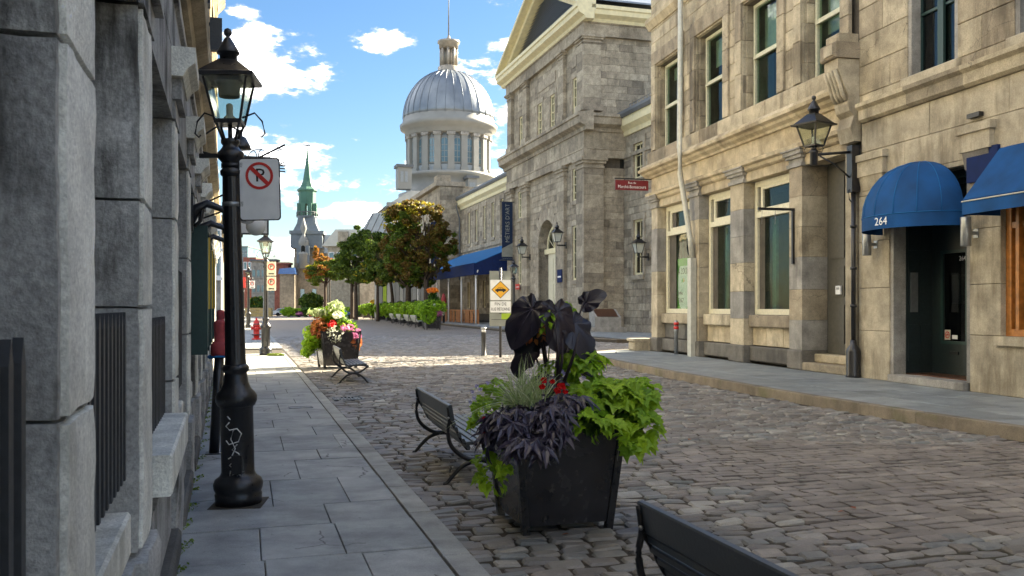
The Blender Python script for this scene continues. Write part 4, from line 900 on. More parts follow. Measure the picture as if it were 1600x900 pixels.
# things fixed to it
for i, u in enumerate((9.75, 12.1, 14.4)):
    t = thing('shutter_box', ['dark green projecting shutter case, nearest of the three beside the lamp post','dark green shutter case in the middle of the three','dark green shutter case farthest along the left wall'][i], 'shutter', LL(TL, u, .03), AL, 'green shutter cases on the left wall')
    m = MB(); m.box(0,.16,0,.05,1.13,2.42); m.box(0,.16,.9,.95,1.13,2.42); m.box(.0,.16,.0,.95,2.42,2.46); m.box(0,.02,.05,.9,1.13,2.42); m.build('case', 'green_frame', t)
    MB().box(.12,.15,.06,.9,1.18,2.38).build('door', 'teal_frame', t); MB().box(.15,.17,.86,.95,1.6,2.4).build('edge', 'gold', t)
for i, u in enumerate((9.5, 11.7, 13.9)):
    t = thing('wall_bracket', ['black iron gooseneck bracket nearest above the green shutter case','second black iron gooseneck bracket along the left wall','third black iron gooseneck bracket along the left wall'][i], 'bracket', LL(TL, u, 2.62), AL, 'gooseneck brackets on the left wall')
    MB().tube([(0,0,-.12),(.06,0,.02),(.16,0,.07),(.3,0,.02),(.42,0,-.06),(.54,0,-.07)], [.045,.05,.04,.032,.03,.03], 8).build('arm', 'black_iron', t)
    MB().box(0,.03,-.09,.09,-.22,.14).build('wall_plate', 'black_iron', t); MB().tube([(.12,.0,.04),(.1,.03,-.1),(.04,0,-.16)], .02, 6).build('scroll', 'black_iron', t)
for i, (u, z, x, r) in enumerate(((13.6, 3.02, .62, .16),(14.6, 2.92, .78, .15))):
    t = thing('globe_lamp', ['white glass globe lamp left of the lamp post shaft','lower white glass globe lamp behind the lamp post shaft'][i], 'lamp', LL(TL, u, z), AL, 'white globe lamps')
    MB().ball((x,0,0), r, 14).build('globe', 'globe_white', t); MB().tube([(0,0,.1),(x*.5,0,.26),(x,0,r+.02)], .015, 6).build('arm', 'black_iron', t)
    MB().lathe([(.05,r-.02),(.06,r+.02),(.03,r+.05)], x, 0, 12).build('cap', 'black_iron', t)
t = thing('hanging_sign', 'black-edged white hanging sign with gold letters, half hidden by the lamp post', 'sign', LL(TL, 17.0, 3.0), AL)
m = MB(); m.box(.3,1.05,-.03,.03,0,1.25); m.build('board', 'sign_white', t)
m = MB(); m.box(.27,.3,-.04,.04,-.03,1.28); m.box(1.05,1.08,-.04,.04,-.03,1.28); m.box(.3,1.05,-.04,.04,1.25,1.28); m.box(.3,1.05,-.04,.04,-.03,0); m.build('frame', 'black_iron', t)
m = MB(); m.box(.3,1.05,-.035,-.031,.78,1.25); m.build('dark_band', 'sign_black', t)
text("L'", .26, t, (.32,-.04,1.12), (pi/2,0,0), 'gold', align='LEFT'); text('S', .26, t, (.32,-.04,.88), (pi/2,0,0), 'gold', align='LEFT')
for k in range(4): MB().box(.34,.9-.1*(k%2),-.034,-.031,.62-k*.13,.66-k*.13).build('text_line', 'sign_black', t)
MB().box(0,1.1,-.02,.02,1.36,1.4).build('arm', 'black_iron', t)
t = thing('scroll_bracket', 'looping wire scroll bracket hanging out above the no-parking sign', 'bracket', LL(TL, 13.4, 3.75), AL)
MB().tube([(.0,0,.1),(.6,0,-.05),(1.15,-.05,.25)], .016, 6).build('rod', 'black_iron', t)
for k in range(4): MB().box(.65,1.15,-.02-.03*k,-.015-.03*k,-.02-.045*k,-.002-.045*k).build('tine', 'black_iron', t)
rr = random.Random(4)
for k in range(5):
    cx, cz, r_ = .45+.17*k, .05+.05*rr.random(), .13+.07*rr.random()
    MB().tube([(cx+r_*cos(a)+.02*a/6, .02*k, cz+r_*.8*sin(a)) for a in [2*pi*j/22 for j in range(24)]], .006, 4).build('wire_loop', 'grey_iron', t)
t = thing('wall_spotlight', 'small black bell-shaped spotlight left of the wire scrolls, over the no-parking sign', 'lamp', LL(TL, 11.2, 3.62), AL)
MB().lathe([(.13,-.08),(.12,-.04),(.07,.06),(.03,.08),(.02,.15)], .5, 0, 16).build('shade', 'black_iron', t); MB().tube([(0,0,0),(.3,0,.22),(.5,0,.14)], .012, 6).build('arm', 'black_iron', t); MB().tube([(.5,0,.0),(.5,0,-.25)], .01, 5).build('stem', 'black_iron', t)
t = thing('floodlight_bar', 'grey tubular floodlight tilted out from the upper left wall', 'lamp', LL(TL, 8.6, 4.85), AL)
MB().tube([(0,0,0),(.22,.1,.2)], .035, 10).build('tube', 'metal_grey', t); MB().box(0,.05,-.05,.05,-.08,.06).build('wall_plate', 'grey_iron', t)
t = thing('projecting_box', 'tall dark grey projecting sign box above the lantern', 'sign box', LL(TL, 12.2, 4.96), AL)
MB().box(.14,.29,-.05,.05,0,.42).build('box', 'grey_iron', t); MB().box(0,.14,-.02,.02,.06,.1).build('arm', 'black_iron', t); MB().box(0,.14,-.02,.02,.32,.36).build('arm', 'black_iron', t)
t = thing('wall_speaker', 'black loudspeaker box on the upper left wall', 'speaker', LL(TL, 10.2, 4.9), AL)
MB().box(.02,.18,-.1,.1,0,.42).build('case', 'black_iron', t); MB().box(0,.02,-.05,.05,.1,.3).build('wall_plate', 'grey_iron', t)
# hooded posts at the wall
def hooded(t_, s_, lab, h=1.3, lean=.02, sc=1):
    p = thing('hooded_post', lab, 'post', S(t_, s_, .03), AS, 'red-hooded posts by the left wall', sc)
    MB().tube([(0,0,0),(lean*h,0,h)], [.055,.05], 14).build('post', 'black_iron', p); MB().box(-.09,.09,-.09,.09,0,.012).build('base_plate', 'grey_iron', p)
    m = MB(); m.lathe([(.085,h-.12),(.1,h-.1),(.095,h-.0),(.075,h+.03),(.058,h+.05),(.06,h+.15),(.066,h+.24),(.045,h+.27),(.01,h+.28)], lean*h, 0, 12); m.build('hood', 'cloth_red', p)
    MB().tube([(lean*h+.12*cos(a), .12*sin(a), h-.13+.01*sin(3*a)) for a in [2*pi*k/14 for k in range(15)]], .012, 5).build('cord', 'awning_bright', p)
hooded(-.33, 10.45, 'black post with a faded red cloth hood leaning behind the nearest lamp post', 1.2, .05)
hooded(-.38, 15.2, 'black post under a red hood, farther along the left wall', 1.3, .0)
# ================================================================== LAMP POSTS
def lantern(par, z0, w0, w1, h, gm='lamp_glass_milky', roof=.14, refl=False):
    """four-sided tapering lantern: z0 bottom, half-widths w0 (bottom) w1 (top), height h; roof and finial above"""
    f = MB(); e = .012*w1/.18
    for sx, sy in ((-1,-1),(1,-1),(1,1),(-1,1)): f.tube([(sx*w0,sy*w0,z0),(sx*w1,sy*w1,z0+h)], .014*w1/.18, 4, smooth=False)
    f.lathe([(w0*1.5,z0-.02),(w0*1.5,z0+.015)], 0,0,4, smooth=False, a0=pi/4, a1=pi/4+2*pi)
    fo = f.build('lantern_frame', 'black_iron', par)
    for k in range(4):
        a = pi/2*k; c_, s_ = cos(a), sin(a)
        def P(x, y, z): return (x*c_-y*s_, x*s_+y*c_, z)
        i0, i1 = w0*.97, w1*.97
        MB().add([P(-i0,-i0,z0+.015),P(i0,-i0,z0+.015),P(i1,-i1,z0+h),P(-i1,-i1,z0+h),P(-i0,-i0+.004,z0+.015),P(i0,-i0+.004,z0+.015),P(i1,-i1+.004,z0+h),P(-i1,-i1+.004,z0+h)],[(0,1,2,3),(7,6,5,4)]).build('pane', gm, fo)
    r2 = sqrt(2); top = z0+h
    m = MB(); m.lathe([(w1*1.0*r2,top-.0),(w1*1.36*r2,top+.0),(w1*1.38*r2,top+.03),(w1*1.2*r2,top+.045),(w1*.42*r2,top+.045+roof),(w1*.42*r2,top+.05+roof)], 0,0,4, smooth=False, a0=pi/4, a1=pi/4+2*pi); m.build('roof', 'black_iron', par)
    t0_ = top+.045+roof; q = w1/.18
    MB().lathe([(.075*q,t0_-.01),(.075*q,t0_+.06*q),(.098*q,t0_+.065*q),(.098*q,t0_+.078*q),(.03*q,t0_+.2*q),(.015*q,t0_+.215*q),(.032*q,t0_+.235*q),(.036*q,t0_+.255*q),(.028*q,t0_+.28*q),(.001,t0_+.295*q)], 0,0,18).build('finial', 'black_iron', par)
    MB().lathe([(w0*.5,z0+.015),(w0*.5,z0+.04),(w0*.28,z0+.06),(w0*.28,z0+h*.42),(w0*.15,z0+h*.46)], 0,0,12).build('burner', 'lamp_glass_milky', fo)
    if refl: MB().lathe([(w1*.7,z0+h*.97),(w1*.55,z0+h*.9),(w1*.5,z0+h*.62),(w1*.48,z0+h*.62),(w1*.5,z0+h*.9)],0,0,14).build('reflector', 'sign_back', fo)
def lamp_post(label, loc, rz):
    t = thing('street_lamp', label, 'street lamp', loc, rz, 'black cast-iron lamp posts along the left pavement')
    MB().box(-.21,.21,-.21,.21,0,.006).build('base_plate', 'earth', t)
    MB().lathe([(.185,.01),(.19,.09),(.18,.1),(.195,.13),(.20,.17),(.185,.21),(.15,.235),(.14,.25),(.132,.27),(.132,.80),(.14,.805)], 0,0,28).build('base', 'black_iron', t)
    MB().box(-.02,.06,-.16,-.12,.27,.42).build('hatch', 'black_iron', t)
    MB().lathe([(.13,.80),(.15,.815),(.165,.85),(.165,.89),(.15,.92),(.12,.95),(.1,1.0),(.092,1.06),(.088,1.08),(.105,1.1),(.108,1.125),(.095,1.145),(.088,1.15)], 0,0,28).build('collar', 'black_iron', t)
    m = MB(); n = 12
    prof = []
    seg = 48; vs = []; 
    for z, r in ((1.145,.086),(1.16,.086),(1.2,.082),(2.67,.066),(2.71,.068)):
        for k in range(seg):
            a = 2*pi*k/seg; rr_ = r*(1-(.07 if 1.17 < z < 2.69 else 0)*(.5+.5*cos(a*n))); vs.append((rr_*cos(a), rr_*sin(a), z))
    m.add(vs, [(i*seg+k, i*seg+(k+1)%seg, (i+1)*seg+(k+1)%seg, (i+1)*seg+k) for i in range(4) for k in range(seg)], smooth=True); m.build('shaft', 'black_iron', t)
    MB().lathe([(.066,2.69),(.085,2.71),(.088,2.74),(.07,2.76),(.062,2.79),(.08,2.82),(.105,2.85),(.105,2.89),(.085,2.91),(.07,2.93),(.06,2.95),(.075,2.97),(.075,3.0),(.03,3.01)], 0,0,24).build('capital', 'black_iron', t)
    y = MB()
    for sx, sy in ((-1,-1),(1,-1),(1,1),(-1,1)): y.tube([(sx*.045,sy*.045,2.98),(sx*.1,sy*.1,3.15)], .011, 6)
    y.tube([(0,0,2.97),(0,0,3.15)], .018, 8); y.build('yoke', 'black_iron', t)
    MB().box(-.25,.06,-.015,.015,2.85,2.885).build('ladder_rest', 'black_iron', t)
    for sx in (-1, 1): MB().tube([(sx*.1,0,3.18),(sx*.2,0,3.22),(sx*.26,0,3.15),(sx*.28,0,3.05),(sx*.25,0,3.02),(sx*.235,0,3.04)], .008, 6).build('scroll', 'black_iron', t)
    lantern(t, 3.14, .10, .168, .34, 'clear_glass', .12, refl=True)
    return t
L1 = lamp_post('black lamp post nearest the camera with white graffiti on its base', S(-.05, 7.72, .03), radians(6))
L1.rotation_euler = (0, radians(-1.3), radians(6))
# graffiti, drawn as thin painted strokes on the base drum
g = MB()
rg = random.Random(8)
def drum(px, py, r=.134):
    a = (px-366)*.0085/.134; z = 1.62-(py-480)*.0053; return (r*sin(a)*1, -r*cos(a), z-.03)
strokes = [[(362,650),(358,656),(362,662),(369,660),(373,668),(370,680),(361,684),(358,678)],[(369,684),(364,692),(370,698),(372,706),(364,702),(360,706)],[(366,708),(361,716),(366,722),(372,716),(369,710)],[(362,724),(361,732),(369,728),(375,726),(368,732),(374,744)],[(360,641),(363,646)],[(370,722),(372,746)],[(366,660),(363,676),(367,690),(363,704),(368,716)]]
for st in strokes: g.tube([drum(*p, r=.1335) for p in st], .0055, 5)
g.build('graffiti', 'white_paint', L1)
# no-parking sign on the first post
t = thing('no_parking_sign', 'white no-parking sign with red ring, clamped to the nearest lamp post', 'sign', S(-.05, 7.72, .03), radians(4))
rs = lambda w, h, r, cx, cz: [(cx+sx*(w-r)+r*cos(a), cz+sz*(h-r)+r*sin(a)) for sx, sz, a0 in ((1,1,0),(-1,1,pi/2),(-1,-1,pi),(1,-1,1.5*pi)) for a in [a0+pi/2*k/5 for k in range(6)]]
t.rotation_euler = (0, radians(-1.3), radians(4))
cx, cz = .235, 2.585
MB().prism(rs(.168,.258,.03,cx,cz), -.035, -.031, 'y').build('plate', 'sign_white', t)
def ring2d(cx, cz, r0, r1, y, n=32):
    m = MB()
    for k in range(n):
        a, c2 = 2*pi*k/n, 2*pi*(k+1)/n; m.add([(cx+r0*cos(a),y,cz+r0*sin(a)),(cx+r0*cos(c2),y,cz+r0*sin(c2)),(cx+r1*cos(c2),y,cz+r1*sin(c2)),(cx+r1*cos(a),y,cz+r1*sin(a)),(cx+r0*cos(a),y+.001,cz+r0*sin(a)),(cx+r0*cos(c2),y+.001,cz+r0*sin(c2)),(cx+r1*cos(c2),y+.001,cz+r1*sin(c2)),(cx+r1*cos(a),y+.001,cz+r1*sin(a))], [(0,1,2,3),(7,6,5,4)])
    return m
m = MB(); pa, pb = rs(.168,.258,.03,cx,cz), rs(.159,.249,.026,cx,cz); n = len(pa)
m.add([(p[0],-.0365,p[1]) for p in pa]+[(p[0],-.0365,p[1]) for p in pb]+[(p[0],-.035,p[1]) for p in pa]+[(p[0],-.035,p[1]) for p in pb], [(i,(i+1)%n,n+(i+1)%n,n+i) for i in range(n)]); m.build('border', 'sign_black', t)
text('P', .155, t, (cx+.004, -.0362, cz+.11), (pi/2,0,0), 'sign_black', sx=1.05, ext=.001)
m = ring2d(cx, cz+.11, .09, .112, -.0385); m.add([(cx-.083,-.0386,cz+.11+.06),(cx-.06,-.0386,cz+.11+.083),(cx+.083,-.0386,cz+.11-.06),(cx+.06,-.0386,cz+.11-.083),(cx-.083,-.0376,cz+.17),(cx-.06,-.0376,cz+.193),(cx+.083,-.0376,cz+.05),(cx+.06,-.0376,cz+.027)], [(0,1,2,3),(7,6,5,4)]); m.build('ring', 'sign_red', t)
for z in (cz+.2, cz-.12): MB().lathe([(.078,z-.018),(.078,z+.018)],0,0,20).build('clamp', 'metal_grey' if z < cz else 'black_iron', t); MB().box(.06,.1,-.035,.0,z-.02,z+.02).build('clamp_lug', 'black_iron', t)
L2 = dup(L1, S(.67, 31.5, .03), .1, 'second black lamp post along the left pavement, with yellow moss at its foot', scale=1.1)
for o in list(L2.children):
    if o.name.startswith('graffiti'): bpy.data.objects.remove(o)
dup(L2, S(.25, 73, .03), .2, 'third lamp post along the left pavement, just beyond the hydrant', scale=1.25)
dup(L2, S(-.2, 128, .03), .3, 'farthest small lamp post on the left pavement', scale=1.35)
mo = leafcloud('moss_patch', None, 'moss', [(0,0,.02,.3,.14,.05,1)], 900, .025, 3, kind='stuff'); mo.location = S(.98, 30.9, .04); tag(mo, 'yellow-green moss growing at the foot of the second lamp post', 'moss')
def park_sign(px, py0, py1, Y, n, mat, lab):
    x, y, z0 = at(px, py1, Y); z1 = at(px, py0, Y)[2]; hw = (6.8 if n == 2 else 4)/1400*Y
    t = thing('parking_sign', lab, 'sign', (x, y, z0), .1); h = (z1-z0)/n
    for i in range(n):
        MB().box(-hw,hw,-.02,.02,h*i+.02,h*(i+1)-.02).build('plate', mat, t)
        ring2d(0, h*(i+.62), hw*.55, hw*.78, -.03, 20).build('ring', 'sign_red', t); text('P', hw*1.2, t, (0,-.028,h*(i+.62)), (pi/2,0,0), 'sign_black')
        MB().box(-hw*.6,hw*.6,-.024,-.02,h*i+.12*h,h*i+.2*h).build('arrow', 'sign_black', t)
park_sign(424, 408, 455, 30.0, 2, 'sign_cream', 'pair of cream no-parking plates beside the second lamp post')
park_sign(394, 438, 451, 69, 1, 'sign_white', 'small white no-parking plate beside the third lamp post')
# hydrant
t = thing('fire_hydrant', 'red fire hydrant on the left pavement beyond the second lamp post', 'hydrant', S(.54, 46.5, .03), AS, scale=1.3)
MB().lathe([(.17,0),(.17,.05),(.11,.06),(.11,.52),(.14,.53),(.14,.57),(.115,.58),(.105,.68),(.06,.75),(.03,.78)],0,0,18).build('barrel', 'hydrant_red', t)
MB().lathe([(.18,.17),(.18,.21)],0,0,18).build('flange', 'black_iron', t); MB().lathe([(.035,.77),(.035,.83),(.02,.84)],0,0,6).build('nut', 'hydrant_red', t)
for sx in (-1,1): MB().tube([(0,0,.45),(sx*.2,0,.45)], [.06,.07], 10).build('nozzle', 'hydrant_red', t)
MB().tube([(0,0,.42),(0,-.2,.42)], [.08,.09], 10).build('nozzle', 'hydrant_red', t); MB().lathe([(.12,.56),(.12,.62)],0,0,18).build('band', 'green_frame', t)

# ================================================================== WALL LANTERN AND ITS POLE, right
t = thing('bracket_lamp', 'black four-sided lantern on a wall bracket and pole between the brown and green doorways', 'wall lamp', R(T0-.12, 17.12, .15), AR)
MB().tube([(0,0,.5),(0,0,4.2)], .05, 12).build('pole', 'black_iron', t)
MB().lathe([(.16,0),(.16,.05),(.15,.08),(.15,.55),(.13,.62),(.07,.7),(.06,.8)],0,0,12).build('base', 'black_iron', t)
MB().box(-.1,.1,-.1,.1,3.95,4.95).build('head_box', 'black_iron', t)
for z in (1.5,2.3,3.2): MB().lathe([(.07,z),(.07,z+.06)],0,0,12).build('clamp', 'black_iron', t)
ax, ay = -.95, -.02
MB().tube([(0,0,4.82),(ax,ay,4.72)], .03, 8).build('arm', 'black_iron', t)
MB().tube([(0,0,4.2),(ax*.5,ay*.5,4.55),(ax*.85,ay*.85,4.70)], .018, 6).build('strut', 'black_iron', t)
MB().tube([(0,0,4.1),(-.12,0,4.0),(-.1,0,3.8),(-.0,0,3.7)], .012, 6).build('cable', 'black_iron', t)
ln = bpy.data.objects.new('lantern', None)
hd = MB(); hd.lathe([(.07,4.5),(.08,4.52),(.08,4.75),(.1,4.78),(.07,4.82),(.05,4.86),(.09,4.89)], ax, ay, 14); hd = hd.build('lantern_stem', 'black_iron', t)
for sx in (-1,1): MB().tube([(ax,ay,4.8),(ax+sx*.17*.7,ay-sx*.17*.7,4.76),(ax+sx*.2*.7,ay-sx*.2*.7,4.84),(ax+sx*.14*.7,ay-sx*.14*.7,4.92)], .012, 6).build('scroll', 'black_iron', hd)
sub = MB(); tmp = thing('x','x','x')
lantern(tmp, 0, .14, .245, .42, 'clear_glass', .2)
for o in list(tmp.children):
    o.parent = hd; o.location = (ax, ay, 4.91); o.rotation_euler = (0,0,radians(20))
    for c_ in list(o.children):          # keep to three levels: lantern pieces hang from the stem
        c_.parent = hd; c_.location = (ax, ay, 4.91); c_.rotation_euler = (0,0,radians(20))
bpy.data.objects.remove(tmp)
# ================================================================== SIGN POST AND BOLLARD in the street
t = thing('road_sign', 'yellow car diamond sign over FIN DE RUE PIÉTONNE on a black post', 'sign', S(8.09, 28.5, 0), radians(3))
k_ = 29.6/1400
MB().tube([(0,0,-.02),(0,0,2.95)], .045, 10).build('post', 'black_iron', t)
MB().box(-.36,.34,.05,.075,1.1,2.85).build('back_board', 'sign_back', t); MB().box(-.36,.34,.045,.05,1.1+.02,1.5).build('rear_plate', 'sign_back', t)
MB().prism(rs(.355,.35,.03,.0,2.12+.1), -.06, -.05, 'y').build('upper_plate', 'sign_white', t)
MB().prism(rs(.355,.2,.03,.0,1.66), -.06, -.05, 'y').build('lower_plate', 'sign_white', t)
for (w_, h_, cz_) in ((.355,.35,2.22),(.355,.2,1.66)):
    m = MB(); pa, pb = rs(w_,h_,.03,0,cz_), rs(w_-.015,h_-.015,.025,0,cz_); n = len(pa)
    m.add([(p[0],-.0625,p[1]) for p in pa]+[(p[0],-.0625,p[1]) for p in pb]+[(p[0],-.061,p[1]) for p in pa], [(i,(i+1)%n,n+(i+1)%n,n+i) for i in range(n)]); m.build('border', 'sign_back', t)
MB().prism([(0,1.94),(.3,2.23),(0,2.52),(-.3,2.23)], -.064, -.061, 'y').build('diamond_border', 'sign_black', t)
dm = MB().prism([(0,1.965),(.275,2.23),(0,2.495),(-.275,2.23)], -.068, -.065, 'y').build('diamond', 'sign_yellow', t)
m = MB(); m.prism([(-.17,2.18),(.17,2.18),(.18,2.22),(.16,2.25),(.1,2.26),(.06,2.30),(-.07,2.30),(-.11,2.25),(-.17,2.24)], -.071, -.069, 'y')
for x in (-.1,.1): m.prism([(x+.032*cos(a),2.175+.032*sin(a)) for a in [2*pi*i/12 for i in range(12)]], -.0715, -.069, 'y')
m.build('car_symbol', 'sign_black', t)
m = MB(); m.prism([(-.085,2.255),(-.005,2.255),(-.005,2.288),(-.062,2.288)], -.073, -.0718, 'y'); m.prism([(.01,2.255),(.075,2.255),(.052,2.288),(.01,2.288)], -.073, -.0718, 'y'); m.build('car_windows', 'sign_yellow', t)
text('FIN DE', .145, t, (0,-.062,1.75), (pi/2,0,0), 'sign_black', sx=.9); text('RUE PIÉTONNE', .145, t, (0,-.062,1.58), (pi/2,0,0), 'sign_black', sx=.62)
MB().box(-.02,.32,.03,.045,1.12,1.45).build('lime_sticker', 'sign_lime', t)
MB().box(-.36,.34,-.058,-.046,1.02,1.44).build('bottom_plate', 'sign_back', t)
MB().box(.03,.34,-.064,-.0585,1.25,1.44).build('lime_plate', 'sign_lime', t); MB().box(-.3,.3,-.066,-.06,1.235,1.25).build('seam', 'black_iron', t)
t = thing('bollard', 'black metal bollard with pale cap left of the car-diamond sign', 'bollard', S(7.75, 29.4, 0), AS)
MB().lathe([(.1,0),(.1,.03),(.085,.04),(.085,.8),(.09,.81)],0,0,16).build('post', 'black_iron', t); MB().lathe([(.07,.81),(.07,.9)],0,0,16).build('light_ring', 'sign_white', t); MB().lathe([(.095,.9),(.095,.95),(.05,.98)],0,0,16).build('cap', 'metal_grey', t)

# ================================================================== BENCHES
def bench(label, loc, rz, length=1.95, mat='bench_paint'):
    t = thing('park_bench', label, 'bench', loc, rz, 'slatted benches on the cobbles')
    top = (-.015,.70)
    # back: broad top rail, then five narrow slats following the curve
    def slat(p, w, th, ang, nm='slat'):
        c, s_ = cos(ang), sin(ang); pr = [(-w/2,-th/2+.006),(-w/2+.008,-th/2),(w/2-.008,-th/2),(w/2,-th/2+.006),(w/2,th/2-.006),(w/2-.008,th/2),(-w/2+.008,th/2),(-w/2,th/2-.006)]
        MB().prism([(p[0]+a*c-b_*s_, p[1]+a*s_+b_*c) for a, b_ in pr], 0, length, 'y').build(nm, mat, t)
    slat((.0,.665), .15, .035, radians(100), 'top_rail')
    for k in range(5): slat((.025+.018*k+.004*k*k, .565-.055*k), .045, .03, radians(102+4*k))
    for k in range(6): slat((.17+.07*k, .385+.004*k-.003*(k-3)**2*.3), .055, .03, radians(4-k))
    slat((.56,.365), .05, .035, radians(-35))
    for y in (.02, length-.02):
        m = MB()
        def rib(pts, r):
            P = [Vector((x, y, z)) for x, z in pts]; Q = []
            for i in range(len(P)-1):
                p0, p1, p2, p3 = P[max(i-1,0)], P[i], P[i+1], P[min(i+2,len(P)-1)]
                for j in range(4):
                    u = j/4; Q.append(.5*((2*p1)+(p2-p0)*u+(2*p0-5*p1+4*p2-p3)*u*u+(3*p1-p0-3*p2+p3)*u**3))
            Q.append(P[-1]); n = len(Q); rr_ = [r[0]+(r[1]-r[0])*i/(n-1) for i in range(n)]
            m.tube([tuple(q) for q in Q], rr_, 8, flat=.9)
        rib([(-.03,.72),(-.015,.6),(-.03,.5),(-.01,.38),(.06,.29),(.17,.225),(.27,.215)], (.016,.024))
        rib([(-.02,.6),(.05,.5),(.09,.42),(.15,.375),(.4,.38),(.56,.36)], (.012,.016))
        rib([(.27,.215),(.38,.235),(.47,.285),(.55,.345),(.585,.36)], (.024,.016))
        rib([(.24,.215),(.12,.17),(.03,.09),(-.04,.012),(-.075,.008)], (.024,.015))
        rib([(.30,.215),(.41,.17),(.5,.09),(.56,.012),(.59,.008)], (.024,.015))
        m.build('leg_frame', 'black_iron', t)
        MB().ball((-.03,y-.025,.62), .012, 6).build('bolt', 'metal_grey', t)
    return t
B1 = bench('dark slatted bench directly left of the large flower planter', S(1.84, 8.15, 0), AS-.03)
dup(B1, S(1.80, 1.93, 0), AS, 'dark slatted bench cut off by the bottom edge of the photo', scale=1.0)
dup(B1, S(1.98, 19.55, 0), AS-.02, 'weathered slatted bench beside the farther orange and lime flower planter', scale=1.02)

# ---- unseen buildings added behind the camera to block sky light from behind
def rear(label, frame, t0, s0, s1, depth, h, sgn):
    t = thing('unseen_rear_building', label, 'building', frame(t0, s0, .03), AL if frame is LL else AR)
    mp = (lambda d,u,z: (-d*1.0, u, z)) if sgn < 0 else (lambda d,u,z: (d, u, z)); n = int((s1-s0)/2.6); ho = []
    for k in range(n):
        for z0, z1 in ((1.2,3.6),(5.4,7.2)): ho.append(((s1-s0)*(k+.5)/n-.55, (s1-s0)*(k+.5)/n+.55, z0, z1))
    b = MB(mp); backing(b, 0, .5, 0, s1-s0, 0, h, ho); b.box(1.5, depth, 0, s1-s0, 0, h-.2); b.build('wall', 'stone_tan' if sgn > 0 else 'stone_left', t)
    for a in ho: window(t, mp, .2, *a, 'sash_pale', 'dark_glass', .08, .1, bars_z=(.5,))
    for z in (4.3, h-.4): MB(mp).box(-.25, .0, 0, s1-s0, z, z+.4).build('cornice', 'stone_warm', t)
rear('unseen grey stone building added behind the camera, left side, to block sky light', LL, TL, -13, -.15, 9, 8, -1)
rear('unseen tan stone building added behind the camera, right side, to block sky light', R, T0, -7, 5.9, 9, 8.6, 1)
# grime and moss gathered along the foot of the left wall
m_ = leafcloud('wall_foot_moss', None, 'moss', [tuple(LL(TL+.02+.03*(i%2), 4.5+i*.62, .035))+(.05,.3,.02,1) for i in range(34)], 2600, .014, 77, kind='stuff'); m_['label'] = 'thin line of moss and grit along the foot of the left wall'; m_['category'] = 'moss'
# ================================================================== PLANTERS AND PLANTS
def planter(label, loc, rz, scale=1, tex='planter_steel'):
    t = thing('flower_planter', label, 'planter', loc, rz, 'square metal flower planters', scale)
    b0, b1, H = .34, .415, .78
    for k in range(4):
        a = pi/2*k; c, s_ = cos(a), sin(a)
        P = lambda x, y, z: (x*c-y*s_, x*s_+y*c, z)
        MB().add([P(-b0,-b0,.06),P(b0,-b0,.06),P(b1,-b1,H),P(-b1,-b1,H),P(-b0,-b0+.015,.06),P(b0,-b0+.015,.06),P(b1,-b1+.015,H),P(-b1,-b1+.015,H)], [(0,1,2,3),(7,6,5,4),(0,4,5,1),(2,6,7,3)]).build('panel', tex, t)
        w = .028
        MB().add([P(-b0-.012+i*w*2 if 0 else x, y, z) for z, q in ((.0,b0-.004),(H+.01,b1)) for x, y in ((-q-.014,-q-.014),(-q+.04,-q-.014),(-q+.04,-q+.04),(-q-.014,-q+.04))], [(3,2,1,0),(4,5,6,7),(0,1,5,4),(1,2,6,5),(2,3,7,6),(3,0,4,7)]).build('post', 'planter_post', t)
        MB().add([P(-b1,-b1-.01,H-.03),P(b1,-b1-.01,H-.03),P(b1,-b1-.01,H+.005),P(-b1,-b1-.01,H+.005),P(-b1,-b1+.03,H-.03),P(b1,-b1+.03,H-.03),P(b1,-b1+.03,H+.005),P(-b1,-b1+.03,H+.005)], [(0,1,2,3),(7,6,5,4),(3,2,6,7),(0,4,5,1)]).build('rim', 'planter_post', t)
    MB().box(-b1+.03,b1-.03,-b1+.03,b1-.03,H-.14,H-.08).build('soil', 'earth', t)
    return t
PO = S(2.27, 6.52, 0)
P1 = planter('large black steel planter in the foreground, overflowing with lime and near-black foliage', PO, AS)
MB().tube([(-.33,-.352,.1),(-.398,-.426,.75)], .003, 4).build('weld_line', 'metal_grey', P1); MB().tube([(.325,-.352,.1),(.385,-.426,.75)], .003, 4).build('weld_line', 'metal_grey', P1)
